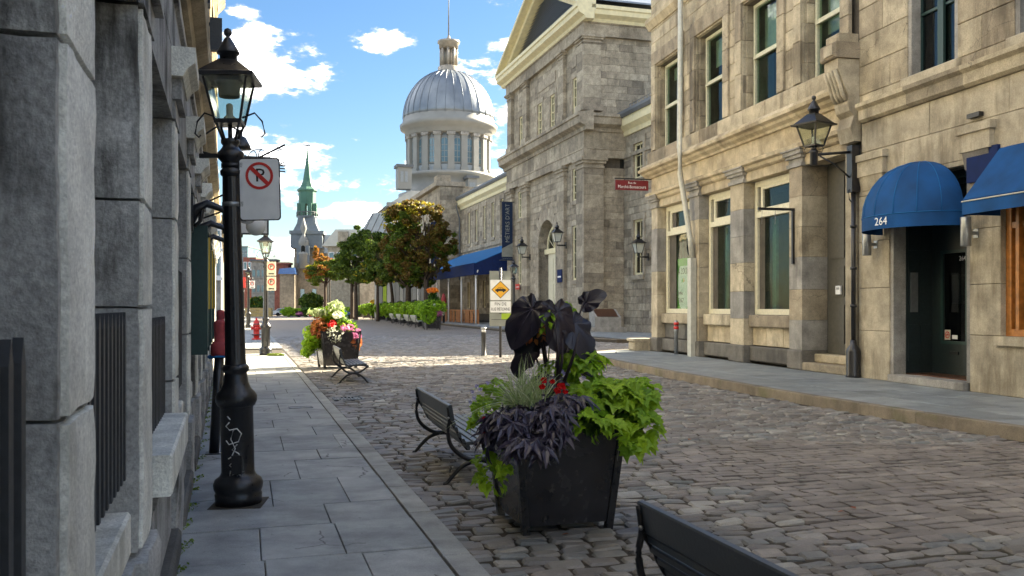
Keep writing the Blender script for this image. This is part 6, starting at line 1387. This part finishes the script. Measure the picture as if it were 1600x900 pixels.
# great arched doorway
ac = (ARC[0]+ARC[1])/2; ar = (ARC[1]-ARC[0])/2; zs = 6.4
for k in range(15):      # radiating voussoirs
    a0, a1 = pi*k/15, pi*(k+1)/15; r1 = ar+.9+.35*(k % 2)
    MB(pM).add([(d, ac+r_*cos(a), zs+r_*sin(a)) for d in (-.03,.4) for r_, a in ((ar,a0+.01),(r1,a0+.008),(r1,a1-.008),(ar,a1-.01))], [(0,1,2,3),(7,6,5,4),(0,4,5,1),(1,5,6,2),(2,6,7,3),(3,7,4,0)]).build('voussoir', 'stone_market_trim', MK)
vs = []; n = 20
for k in range(n): a0, a1 = pi*k/n, pi*(k+1)/n; MBv = None
m = MB(pM)
for k in range(n):
    a0, a1 = pi*k/n, pi*(k+1)/n; m.add([(d, ac+ar*cos(a), zs+ar*sin(a)) for d in (.0,1.3) for a in (a0,a1)], [(0,1,3,2)])
for uu in (ARC[0], ARC[1]): m.add([(0,uu,-.2),(1.3,uu,-.2),(1.3,uu,zs),(0,uu,zs)], [(0,1,2,3)])
# fill above the arch out to the square wall opening
for k in range(n):
    a0, a1 = pi*k/n, pi*(k+1)/n; m.add([(.05, ac+ar*cos(a0), zs+ar*sin(a0)),(.05, ac+ar*cos(a1), zs+ar*sin(a1)),(.05, ac+ar*1.0*cos(a1), 8.7),(.05, ac+ar*cos(a0), 8.7)], [(0,1,2,3)])
m.build('arch_reveal', 'stone_market_trim', MK)
for side_ in (0, 1):
    z = .9
    while z < zs:
        u0 = ARC[0]-.85-.2*(int(z*2) % 2) if side_ == 0 else ARC[1]; u1 = ARC[0] if side_ == 0 else ARC[1]+.85+.2*(int(z*2) % 2); MB(pM).cham(-.03,.3,u0,u1,z+.01,z+.49,.03).build('quoin', 'stone_market_trim', MK); z += .5
b = MB(pM); b.box(.8,1.0,ARC[0],ARC[1],-.2,8.7); b.build('door_wall', 'stone_market_trim', MK)
dr = MB(pM).box(.62,.8,ARC[0]+.75,ARC[1]-.75,.1,5.9).build('door', 'cream_paint', MK)
for uu in (ac-1.15, ac+.15):
    for z0, z1 in ((.5,1.7),(1.95,3.5),(3.75,5.5)): MB(pM).box(.58,.62,uu,uu+1.0,z0,z1).build('door_panel', 'cream_paint', dr)
MB(pM).box(.5,.8,ARC[0]+.05,ARC[1]-.05,5.9,6.3).build('door_lintel', 'cream_yellow', MK)
m = MB(pM)
r0 = ar-.35
for k in range(16):
    a0, a1 = pi*k/16, pi*(k+1)/16; m.add([(d, ac+r_*cos(a), 6.3+r_*sin(a)) for d in (.6,.78) for r_, a in ((r0-.2,a0),(r0,a0),(r0,a1),(r0-.2,a1))], [(0,1,2,3),(7,6,5,4),(0,4,5,1),(1,5,6,2),(2,6,7,3),(3,7,4,0)])
for k in range(1, 6): a = pi*k/6; m.tube([pM(1.15,ac,6.3),pM(1.15,ac+r0*cos(a),6.3+r0*sin(a))], .03, 4) if 0 else m.tube([(.65,ac,6.3),(.65,ac+r0*cos(a),6.3+r0*sin(a))], .03, 4)
fn = m.build('fanlight', 'cream_yellow', MK)
MB(pM).prism([(ac+(r0-.1)*cos(pi*k/16), 6.3+(r0-.1)*sin(pi*k/16)) for k in range(17)], .7, .72, 'x').build('pane', 'dark_glass', fn)
# ---- wings, set back
WX = 2.85
def pW(d, u, z): return (WX+d, u-58.2, z)
FWN = [(82-.6,82+.6),(85.6-.6,85.6+.6),(89.2-.6,89.2+.6),(92.8-.6,92.8+.6),(96.4-.6,96.4+.6),(100-.6,100+.6),(103.6-.6,103.6+.6),(78.6-.5,78.6+.5)]
FW = [(a,c,9.2,12.9) for a, c in FWN]+[(a,c,1.6,4.6) for a, c in FWN]
NW = [(54.95,56.5,3.85,7.6),(54.95,56.5,10.4,12.8),(50.5,52,3.85,7.6),(46,47.5,3.85,7.6)]
b = MB(pW); backing(b,.15,1.0,76.8,108,-.1,13.7,FW); backing(b,.15,1.0,41.5,58.2,-2.5,13.7,NW); b.box(2,15,77,108,0,14); b.box(2,15,41.8,58.1,-2.5,14); b.build('wall_core', 'mortar', MK)
blocks(MK, 'stone_market', pW, 0, 76.8, 108, .9, 13.6, .5, (.8,1.4), FW, seed=11, stuff=True, proud=.02, cham=.02)
blocks(MK, 'stone_market', pW, 0, 52.5, 58.2, -1, 13.6, .5, (.7,1.2), NW, seed=12, proud=.012, cham=.02, back=.2)
blocks(MK, 'stone_market', pW, 0, 41.5, 52.5, -2, 13.6, .5, (.8,1.4), NW, seed=13, stuff=True)
blocks(MK, 'stone_market', lambda d,u,z: (u, 41.5-58.2+d, z), -.1, WX, WX+15, -2.5, 14, .5, (.8,1.4), seed=15, stuff=True)
for i, (u0, u1, z0, z1) in enumerate(FW+NW):
    w = window(MK, pW, .1, u0, u1, z0, z1, 'cream_yellow', 'dark_glass', .14, .14, bars_v=(.5,), bars_z=(.33,.66), bw=.05)
    MB(pW).box(-.12,.1,u0-.15,u1+.15,z0-.32,z0-.01).build('sill', 'stone_market_trim', MK)
    for uu in (u0-.3, u1): MB(pW).box(-.08,.12,uu,uu+.3,z0,z1).build('jamb', 'stone_market_trim', MK)
    MB(pW).box(-.08,.12,u0-.4,u1+.4,z1,z1+.4).build('lintel', 'stone_market_trim', MK)
MB(pW).box(-.1,.0,76.9,108,8.3,8.7).build('string_course', 'stone_market_trim', MK); MB(pW).box(-.1,0,52,58.0,12.05,12.3).build('string_course', 'stone_market_trim', MK)
for u0, u1 in ((76.85,108),(41.3,58.15)):
    MB(pW).prism([(.3,13.6),(-.1,13.6),(-.16,13.9),(-.5,14.2),(-.5,14.75),(.3,14.75)], u0, u1, 'y').build('cornice', 'cream_yellow', MK)
    MB(pW).prism([(.3,14.75),(-.62,14.75),(-.7,15.0),(-.5,15.25),(8,17.2),(15,14.5),(15,13.5),(.3,13.6)] if 0 else [(-.62,14.755),(-.72,14.95),(-.62,15.2),(-.3,15.3),(8,18.0),(16,15.2),(16,14.755)], u0, u1, 'y').build('roof', 'roof_slate', MK)
m = MB(pW)
for k in range(14): m.box(.3,.34,50+k*.6,50.03+k*.6,15.3,15.9)
m.box(.3,.34,50,58,15.87,15.9); m.box(.3,.34,50,58,15.6,15.63); m.build('roof_rail', 'metal_grey', MK)
# block with chimney pier beyond the far wing
b = MB(pM); b.box(.4,16,108.05,126,-.1,16.6); b.build('wall_core', 'stone_market', MK)
blocks(MK, 'stone_market', pM, .2, 108.1, 126, 0, 16.5, .55, (.9,1.5), [(112,113.2,9.2,12.9)], seed=21, stuff=True)
blocks(MK, 'stone_market', lambda d,u,z: (u, 108.05-58.2+d, z), -.15, .2, 3.1, 0, 16.5, .55, (.8,1.2), seed=22, stuff=True)
MB(pM).box(-.3,3.4,107.7,126,16.55,17.1).build('cornice_stone', 'stone_market_trim', MK); MB(pM).box(-.05,1.6,108,110.2,17.1,17.9).build('parapet', 'stone_market', MK)
MB(pM).box(-.15,.4,108.0,109.2,9.2,9.8).build('string_course', 'stone_market_trim', MK)
MB().tube([pM(2.5,107.7,14.7),pM(2.2,107.6,14),pM(2.6,107.6,12.5),pM(2.6,107.6,5)], .1, 8).build('downpipe', 'roof_slate', MK)
# ---- terrace: navy awning, white posts, timber barrier
aw = thing('terrace_awning', 'long deep-blue fabric awning over the cafe terrace in front of the market wing', 'awning', S(19.4, 77.2, 0), AS)
def pa(t_, s_, z): return (t_-19.4, s_-77.2, z)
vs = [pa(25.4,77.3,8.0),pa(25.4,106,8.0),pa(19.6,106,5.6),pa(19.6,77.3,5.6)]
MB().add(vs+[(a,b_2,c-.06) for a,b_2,c in vs], [(0,1,2,3),(7,6,5,4),(0,4,5,1),(1,5,6,2),(2,6,7,3),(3,7,4,0)]).build('canopy', 'awning_bright', aw)
for k in range(5): u = 77.3+k*5.74; MB().box(-.1+.2,.26,u-77.2+.02,u-77.2+5.72,4.55,5.6).build('valance', 'awning_navy', aw)
MB().prism([(25.4-19.4,7.95),(19.6-19.4,5.55),(19.6-19.4,4.5),(25.4-19.4,4.9)], .05, .12, 'y').build('end_panel', 'awning_navy', aw)
for k in range(6):
    m = MB(); u = .6+k*5.6; m.tube([(.4,u,.15),(.4,u,4.9)], .08, 8); m.tube([(.4,u,4.2),(.4,u+.7,4.95)], .05, 6); m.tube([(.4,u,4.2),(.4,u-.7,4.95)], .05, 6); m.build('post', 'white_paint', aw)
MB().box(5.2,5.6,.2,28,.2,4.4).build('terrace_wall', 'dark_inside', aw) if 0 else None
fb = thing('terrace_barrier', 'orange-brown timber barrier panels round the cafe terrace', 'barrier', S(19.9, 77.6, .15), AS)
for k in range(60):
    if k % 8 in (3, 6): continue
    MB().box(0,.05,k*.46,k*.46+.36,.05,1.15).build('board', 'wood_fence', fb)
MB().box(-.04,.09,-.1,27.6,1.15,1.27).build('top_rail', 'wood_fence', fb)
for k in range(9): MB().box(.05,.15,k*3.4,k*3.4+.12,0,1.15).build('post', 'wood_fence', fb)
# banners
bn = thing('vertical_banner', 'tall navy banner reading MÉTIERS D\'ART hanging at the corner of the market block', 'banner', S(21.2, 74.2, 0), AS)
MB().box(0,.95,-.03,.03,6.7,10.7).build('cloth', 'banner_navy', bn); MB().prism([(0,6.0),(.95,6.0),(.95,7.2),(0,6.7)], -.035, .035, 'y').build('pale_hem', 'sign_back', bn)
MB().box(0,.95,-.03,.03,5.7,6.0).build('cloth', 'banner_navy', bn)
text('MÉTIERS D\'ART', .52, bn, (.5,-.045,8.9), (pi/2,-pi/2,0), 'sign_back', sx=.95)
for z in (5.7, 10.72): MB().tube([(-.2,0,z),(1.1,0,z)], .04, 6).build('rod', 'black_iron', bn)
text('Marché Bonsecours', .1, bn, (.475,-.05,5.83), (pi/2,0,0), 'sign_back')
bn = thing('vertical_banner', 'navy banner reading DESIGN beyond the terrace awning', 'banner', S(21.9, 108.5, 0), AS)
MB().box(0,1.5,-.03,.03,7.0,12.2).build('cloth', 'banner_navy', bn); text('DESIGN', .8, bn, (.75,-.05,9.9), (pi/2,-pi/2,0), 'sign_cream')
# market lamps
def wl(t_, s_, z, lab):
    t = thing('wall_lantern', lab, 'wall lamp', S(t_, s_, z), AS, 'black wall lanterns on the market')
    tmp = thing('x','x','x'); lantern(tmp, 0, .18, .31, .62, 'lamp_glass_milky', .25)
    for o in list(tmp.children): o.parent = t; o.location = (-.7,0,.1)
    bpy.data.objects.remove(tmp)
    MB().tube([(0,0,-.15),(-.7,0,-.15),(-.7,0,.1)], .05, 8).build('arm', 'black_iron', t); MB().box(-.05,.0,-.12,.12,-.4,.1).build('wall_plate', 'black_iron', t)
wl(22.4, 61.4, 6.3, 'black lantern right of the great arched door'); wl(22.4, 70.0, 5.9, 'black lantern left of the great arched door'); wl(25.4, 53.9, 5.1, 'dark lantern on the recessed wing by the near window')
p = S(15.9, 53.0, .15)
dup(L2, (p[0],p[1],.15), .3, 'black lamp post on the far right pavement, rising behind the car-diamond sign', scale=1.14)
x, y, z = at(805, 430, 60)
t = thing('hooded_post', 'short black post with a red hood on the market pavement', 'post', S(18.2, 84, .15), AS); MB().tube([(0,0,0),(0,0,2.0)], .12, 8).build('post', 'black_iron', t); MB().lathe([(.16,1.9),(.28,2.0),(.2,2.4),(.1,2.8)],0,0,8).build('hood', 'cloth_red', t)
# plaque stone
t = thing('plaque_stone', 'low sloping granite block with a bronze plaque against the market wall', 'monument', (at(945,480,56)[0], 56, .03), radians(12))
MB().box(-1.15,1.15,-.8,.8,0,.38).build('base', 'stone_grey', t); MB().prism([(-.75,.38),(.7,.38),(.7,1.35),(.5,1.35),(-.75,1.0)] if 0 else [(-.65,.38),(.6,.38),(.6,1.5),(.4,1.5),(-.65,1.0)], -.85, .85, 'x').build('block', 'stone_grey', t)
m = MB(); m.add([(-.68,-.62,1.03),(.68,-.62,1.03),(.68,.34,1.50),(-.68,.34,1.50)], [(0,1,2,3)]); m.v = [(a, b2-.01, c+.012) for a,b2,c in m.v]; m.build('plaque', 'plaque_bronze', t)
for px, py, w, h, mt, lab in ((879,441,1.0,1.2,'awning_navy','small blue notice plate right of the arched door'),(816,452,1.1,.6,'sign_red','small red notice plate by the left pilaster')):
    s_ = 62.2 if px > 850 else 72.9; z_ = 1.65+(480-py)/1400*(66 if px > 850 else 76)
    t = thing('notice_plate', lab, 'sign', S(22.38, s_, z_), AS); MB().box(-.04,.0,0,w,0,h*.8).build('plate', mt, t); MB().box(-.05,-.04,.15,w-.15,h*.3,h*.4).build('text_line', 'sign_white', t)

# ================================================================== DOME
DC = S(38, 0)
kx = (701-800)/1400; Yd = 38/(kx*cos(AS)+sin(AS)); Xd = kx*Yd; q = Yd/1400
zz = lambda py: 1.65+(480-py)*q
D = thing('market_dome', 'silver sheet-metal dome on a pale colonnaded drum with lantern and flagpole', 'dome', (Xd, Yd, 0), 0)
Rr = lambda px: px*q
MB().lathe([(Rr(78),zz(340)),(Rr(78),zz(306)),(Rr(66),zz(304)),(Rr(66),zz(283)),(Rr(73),zz(281)),(Rr(73),zz(276))],0,0,48).build('base_drum', 'drum_white', D)
MB().lathe([(Rr(60),zz(277)),(Rr(60),zz(212))],0,0,48).build('drum_wall', 'drum_panel', D)
MB().lathe([(Rr(66),zz(218)),(Rr(68),zz(216)),(Rr(68),zz(208)),(Rr(75),zz(205)),(Rr(76),zz(199)),(Rr(72),zz(196)),(Rr(71),zz(188)),(Rr(69.5),zz(186))],0,0,64).build('entablature', 'drum_white', D)
MB().lathe([(Rr(71*cos(a)),zz(189-78*sin(a))) for a in [pi/2*i/20*.93 for i in range(21)]],0,0,64).build('shell', 'metal_grey', D)
plain('dome_metal', (.22,.25,.28), .45, .5, .5, .12, .7, .06); D.children[-1].data.materials[0] = MAT['dome_metal']
for k in range(32):
    a = 2*pi*k/32; MB().tube([(Rr(71.4*cos(e))*cos(a), Rr(71.4*cos(e))*sin(a), zz(189-78.3*sin(e))) for e in [pi/2*i/12*.93 for i in range(13)]], .06, 5).build('rib', 'dome_metal', D)
na = 20
for k in range(na):
    a = 2*pi*(k+.5)/na-.03; c, s_ = cos(a), sin(a)
    T_ = lambda x, y, z: (x*c-y*s_, x*s_+y*c, z)    # x radial outward
    r0_ = Rr(60)
    MB(T_).box(r0_-.1, r0_+.75, -.62, .62, zz(270), zz(222)).build('column', 'drum_white', D)
    m = MB(T_); m.box(r0_-.1, r0_+.95, -.8, .8, zz(222), zz(217.5)); m.build('capital', 'stone_grey', D)
    MB(T_).box(r0_-.1, r0_+.9, -.75, .75, zz(277), zz(270)).build('column_base', 'drum_white', D)
    a2 = a+pi/na; c2, s2_ = cos(a2), sin(a2); T2 = lambda x, y, z: (x*c2-y*s2_, x*s2_+y*c2, z)
    hw = .72; zb, zt = zz(262), zz(232)
    arc = [(hw*cos(pi*i/8), zt+hw*sin(pi*i/8)) for i in range(9)]
    o1 = [(-hw-.22,zb-.2),(hw+.22,zb-.2)]+[((hw+.22)*cos(pi*i/8), zt+(hw+.22)*sin(pi*i/8)) for i in range(9)]
    fr_ = MB(T2).prism(o1, r0_-.2, r0_+.12, 'x').build('window', 'drum_white', D)
    MB(T2).prism([(-hw,zb),(hw,zb)]+arc, r0_+.0, r0_+.15, 'x').build('pane', 'city_glass', fr_)
    m = MB(T2); m.box(r0_+.15,r0_+.2,-.05,.05,zb,zt+hw*.9); 
    for f in (.2,.45,.7): m.box(r0_+.15,r0_+.2,-hw,hw,zb+(zt-zb+hw)*f-.05,zb+(zt-zb+hw)*f+.05)
    m.build('glazing_bars', 'drum_white', fr_)
    MB(T2).box(r0_-.1,r0_+.3,-hw-.1,hw+.1,zz(276),zz(266)).build('panel', 'drum_panel', D)
MB().lathe([(Rr(20),zz(116)),(Rr(17),zz(112)),(Rr(17),zz(106)),(Rr(13),zz(104))],0,0,24).build('lantern_base', 'lantern_metal', D)
MB().lathe([(Rr(7),zz(104)),(Rr(7),zz(73))],0,0,12).build('lantern_core', 'lantern_metal', D)
for k in range(8): a = 2*pi*k/8; MB().lathe([(Rr(2.2),zz(105)),(Rr(2.2),zz(74))],Rr(12)*cos(a),Rr(12)*sin(a),8).build('lantern_column', 'lantern_metal', D)
MB().lathe([(Rr(15),zz(76)),(Rr(15),zz(70)),(Rr(17.5),zz(68)),(Rr(17.5),zz(65)),(Rr(6),zz(62)),(Rr(2.5),zz(59)),(.2,zz(56))],0,0,16).build('lantern_cap', 'lantern_metal', D)
MB().tube([(0,0,zz(60)),(0,0,zz(-60))], [.14,.06], 6).build('flagpole', 'metal_grey', D)
cb = thing('market_roofs', 'pale roofs and stone corner piers below the dome', 'building', (Xd, Yd-Rr(70), 0), AS)
m = MB(); hw = Rr(80)
m.box(-hw,hw,-2,22,0,zz(330)); m.build('wall', 'drum_white', cb)
MB().prism([(-hw-1,zz(332)),(hw+1,zz(332)),(hw*.7,zz(312)),(-hw*.7,zz(312))], -3, 22, 'y').build('roof', 'tin_roof_warm', cb)
MB().box(-hw-1.3,hw+1.3,-3.4,-2.4,zz(336),zz(330)).build('cornice', 'drum_white', cb)
for x0, x1, y0_, y1_ in ((-Rr(74),-Rr(54),301,278),(Rr(30),Rr(44),312,290)):
    MB().box(x0,x1,-2.5,0,zz(y0_+8),zz(y1_)).build('corner_pier', 'drum_white', cb); MB().box(x0-.3,x1+.3,-2.8,.3,zz(y1_),zz(y1_-4)).build('pier_cap', 'roof_slate', cb)
    for f in (.3,.62): MB().box(x0+(x1-x0)*f-.25,x0+(x1-x0)*f+.25,-2.56,-2.5,zz(y0_-2),zz(y1_+6)).build('niche', 'metal_grey', cb)

# ================================================================== CHAPEL, far left
Yc = 190; q = Yc/1400; Xc = (478-800)*q
zc = lambda py: 1.65+(480-py)*q
CH = thing('chapel', 'stone chapel with blue-grey shingled tower and green copper steeple at the street end', 'church', (Xc, Yc, 0), .12)
c_ = lambda px: px*q
MB().box(c_(-18),c_(26),0,c_(50),0,zc(388)).build('stone_tower', 'stone_market', CH)
blocks(CH, 'stone_market', sideM, -.12, c_(-18), c_(26), 0, zc(388), .8, (1.2,2.0), seed=31, stuff=True)
MB().prism([(c_(-23),zc(388)),(c_(26),zc(388)),(c_(26),zc(372)),(c_(24),zc(364)),(c_(-21),zc(364)),(c_(-23),zc(372))],-.9,c_(46),'y').build('shingled_stage','church_metal',CH)
MB().box(c_(-24.5),c_(28),-1.2,c_(48),zc(366),zc(361)).build('cornice', 'church_metal', CH)
for zt_, w0, w1 in ((361,22,15),):
    MB().lathe([(c_(21)*1.35,zc(361)),(c_(15)*1.35,zc(348)),(c_(13.5)*1.35,zc(338))],0,c_(20),4,smooth=False,a0=pi/4,a1=pi/4+2*pi).build('stage_roof', 'church_metal', CH)
for x in (-10,10): MB().prism([(c_(x-5),zc(352)),(c_(x+5),zc(352)),(c_(x),zc(340))],c_(20)-c_(16),c_(22),'y').build('gablet','church_metal',CH)
MB().lathe([(c_(17),zc(338)),(c_(17),zc(336))],0,c_(20),8,smooth=False).build('gallery_floor','church_metal',CH)
m = MB()
for k in range(24): a = 2*pi*k/24; m.tube([(c_(16.5)*cos(a),c_(20)+c_(16.5)*sin(a),zc(336)),(c_(16.5)*cos(a),c_(20)+c_(16.5)*sin(a),zc(330))], .08, 4)
m.tube([(c_(16.5)*cos(2*pi*k/24),c_(20)+c_(16.5)*sin(2*pi*k/24),zc(330)) for k in range(25)], .1, 4); m.build('gallery_rail','roof_slate',CH)
for k in range(8):
    a = pi/8+2*pi*k/8; x, y = c_(13)*cos(a), c_(20)+c_(13)*sin(a); MB().box(x-.42,x+.42,y-.42,y+.42,zc(336),zc(316)).build('belfry_post','copper_green',CH)
MB().lathe([(c_(13.5),zc(318)),(c_(13.8),zc(298)),(c_(16),zc(296)),(c_(16),zc(294)),(c_(11),zc(290)),(c_(7),zc(280)),(c_(4.6),zc(265)),(c_(2.4),zc(245)),(.12,zc(228))],0,c_(20),8,smooth=False).build('steeple','copper_green',CH)
MB().tube([(0,c_(20),zc(232)),(0,c_(20),zc(222))], .1, 5).build('vane_pole','roof_slate',CH); MB().box(-.9,.7,c_(20)-.05,c_(20)+.05,zc(224.5),zc(222)).build('weathervane','roof_slate',CH)
MB().lathe([(c_(9),zc(420)),(c_(9),zc(400)),(c_(10),zc(399)),(c_(10),zc(397)),(c_(7),zc(394)),(c_(7),zc(385)),(c_(8),zc(383)),(c_(7.6),zc(377)),(c_(4),zc(371)),(c_(2),zc(367)),(.7,zc(358)),(.1,zc(342))],c_(-2),-2,12).build('turret','drum_white',CH)
MB().prism([(c_(-2)+c_(3)*cos(pi*k/8),zc(388)+0*k+c_(3)*sin(pi*k/8)) for k in range(9)]+[(c_(-5),zc(396)),(c_(1),zc(396))],-2-c_(7.3),-2-c_(7),'y').build('turret_opening','dark_inside',CH)
MB().box(c_(-12),c_(7),-2.8,.0,zc(412),zc(385)).build('porch_head','church_metal',CH)
for x0,x1,y0_,y1_ in ((-34,-12,492,430),(-12,28,492,400)):
    MB().box(c_(x0),c_(x1),-6 if x0<-20 else -1.5,c_(20),0,zc(y1_)).build('front_wall','stone_market',CH)
MB().prism([(c_(-36),zc(430)),(c_(-10),zc(430)),(c_(-12),zc(420)),(c_(-34),zc(422))],-6.6,0,'y').build('lean_roof','car_blue',CH) ; CH.children[-1].data.materials[0] = MAT['church_metal']
for x in (-4, 14): MB().box(c_(x-3),c_(x+3),-1.7,-1.5,zc(465),zc(452)).build('window','city_glass',CH)
MB().box(c_(26),c_(60),c_(10),c_(60),0,zc(395)).build('nave_wall','stone_market',CH); MB().prism([(c_(26),zc(395)),(c_(62),zc(395)),(c_(60),zc(366)),(c_(28),zc(366))],c_(9),c_(60),'y').build('nave_roof','tin_roof',CH)
# ================================================================== BACKGROUND BUILDINGS
def house(name, lab, x0px, x1px, ypx_top, Y, mat, depth=18, rows=(), cols=0, rz=0, roof=None, win='city_glass', frame='sign_white'):
    x0, _, z1 = at(x0px, ypx_top, Y); x1 = at(x1px, 480, Y)[0]; w = x1-x0
    t = thing(name, lab, 'building', (x0, Y, 0), rz)
    MB().box(0,w,0,depth,0,z1).build('wall', mat, t)
    for (ya, yb) in rows:
        za, zb = at(0,ya,Y)[2], at(0,yb,Y)[2]
        for k in range(cols):
            u = w*(k+.5)/cols; ww = w/cols*.28
            f = MB().box(u-ww-.12,u+ww+.12,-.08,.05,zb-.12,za+.12).build('window', frame, t); MB().box(u-ww,u+ww,-.12,-.07,zb,za).build('pane', win, f); MB().box(u-ww-.2,u+ww+.2,-.2,0,zb-.35,zb-.13).build('sill', frame, f)
    if roof:
        MB().box(-.3,w+.3,-.4,depth,z1,z1+.4).build('cornice', roof, t)
    return t, w, z1
house('glass_tower', 'far blue-glass tower block seen past the first lamp post', 366, 387, 386, 420, 'city_glass', 25, [(392+k*7,396+k*7) for k in range(10)], 4, roof='roof_slate', win='church_metal', frame='metal_grey')
house('brick_building', 'plain red brick building left of the chapel', 429, 450, 413, 186, 'brick', 3, roof='brick')
t, w, z1 = house('stone_terrace', 'grey stone three-storey building with small windows at the far left', 393, 429.5, 408, 187, 'stone_grey', 3, [(422,432),(446,456)], 5, roof='roof_slate', frame='drum_white')
for v in list(t.children)[:1]: v.data.transform(Matrix(((1,0,0,0),(0,1,0,0),(0,0,1,0),(0,0,0,1))))
house('low_brick_building', 'low dark red building behind the stone terrace', 380, 400, 402, 230, 'brick', 20, [(410,420)], 3)
house('left_row_building', 'grey stone row along the left pavement beyond the side street', 318, 344, 345, 62, 'stone_grey', 60, [(360,385),(400,430)], 3, rz=AS+.02, roof='stone_warm')
house('arched_building', 'tan stone building behind the far planters and trees', 500, 600, 388, 215, 'stone_market', 20, [(410,425),(440,455),(462,476)], 8, roof='stone_market_trim')
t, w, z1 = house('gabled_building', 'stone gable with metal roof left of the tree tops', 512, 560, 385, 160, 'stone_market', 16, [(395,408)], 4)
MB().prism([(-1,z1),(w+3,z1),(w+3,z1+3.0),(1.5,z1+3.0)],-.5,16,'y').build('roof','tin_roof_warm',t); MB().box(2,3.8,-1,0,z1+.4,z1+2.6).build('dormer','stone_market',t)
t, w, z1 = house('metal_roof_building', 'stone building with steep standing-seam metal roof behind the tree tops', 562, 600, 372, 150, 'stone_market', 14)
MB().prism([(-.3,z1),(w+1,z1),(w+2,z1+4.2),(2.2,z1+4.2)],-.5,14,'y').build('roof','tin_roof',t)
for k in range(5): MB().tube([(.4+k*1.1,-.55,z1),(2.4+k*1.1,-.55,z1+4.2)], .06, 4).build('seam','roof_slate',t)
hd_, w, z1 = house('pale_hoarding', 'pale grey panelled shopfront with a lime green panel behind the trees', 585, 690, 432, 118, 'stone_grey', 6)
for k in range(16): MB().box(k*w/16+.05,(k+1)*w/16-.05,-.12,0,.3,z1-.3).build('panel', 'sign_lime' if k in (2,) else ('drum_white' if k % 3 else 'metal_grey'), hd_)
t = thing('timber_planter_box', 'honey-coloured timber box with a clipped shrub on the far left pavement', 'planter box', (at(402,489,150)[0],150,.03), .1)
for k in range(3): MB().box(-2.4,2.4,-.8,.8,.05+k*.5,.5+k*.5).build('board','beige_box',t)
pl_ = massed('yellow-green shrub in the timber box', (at(402,489,150)[0],150,1.4), 1, [('leaf_green',500,.3,[(0,0,.9,1.6,.6,1.2,1)]),('tree_yellow',100,.25,[(0,0,1.2,1.5,.6,.9,1)])], 95)
def car(px, py, Y, mat, lab, rz=0, L_=4.3):
    x, y, _ = at(px, 480, Y); t = thing('parked_car', lab, 'car', (x,y,0), rz)
    MB().prism([(-L_/2,.35),(L_/2,.35),(L_/2,.75),(L_/2-.3,.9),(L_*.22,.98),(L_*.08,1.42),(-L_*.28,1.45),(-L_*.42,1.0),(-L_/2,.92)],-.85,.85,'y').build('body',mat,t)
    MB().prism([(L_*.19,1.0),(L_*.07,1.36),(-L_*.27,1.38),(-L_*.38,1.0)],-.87,.87,'y').build('windows','city_glass',t)
    for sx in (-1,1):
        for sy in (-1,1): MB(lambda a,b,c: (a,c,b)).lathe([(.33,sy*.88-.1),(.33,sy*.88+.08)],sx*L_*.3,.33,14).build('wheel','tyre',t)
    MB().box(L_/2-.05,L_/2+.02,-.7,-.4,.62,.78).build('headlight','sign_white',t); MB().box(L_/2-.05,L_/2+.02,.4,.7,.62,.78).build('headlight','sign_white',t)
car(446, 478, 170, 'car_white', 'white parked car in front of the red brick building', .1)
car(522, 468, 128, 'car_blue', 'blue parked car under the far trees', .2); car(507, 468, 131, 'car_red', 'red parked car under the orange-topped tree', .2); car(532,470,125,'car_blue','second blue car under the broad green tree',.15)
t = thing('red_banner_flag', 'small red flag over the left pavement far away', 'flag', (at(378,440,90)[0],90,0), 0); MB().box(-.35,.35,-.03,.03,3.6,4.7).build('cloth','sign_red',t); MB().tube([(-.5,0,4.7),(.5,0,4.7)], .04, 5).build('rod','black_iron',t)
# fallen leaves on the cobbles
g = random.Random(21)
for i, (px, py) in enumerate(((1338,799),(1320,803),(640,842),(1075,690),(890,838))):
    Y = 1400*1.66/(py-480); x, y, _ = at(px, py, Y); o = leaf_mesh('small', 0).build('fallen_leaf', 'leaf_rust', None, (x,y,.012), (g.uniform(-.3,.3),g.uniform(-.2,.2),g.uniform(0,6))); o.scale = (.06,)*3
    tag(o, ['curled orange leaf lying on the flat cobbles right of centre','smaller curled orange leaf beside it on the flat cobbles','rust leaf on the cobbles by the left kerb','rust leaf on the cobbles right of the planter foliage','rust leaf under the front edge of the near planter'][i], 'leaf', 'fallen leaves')
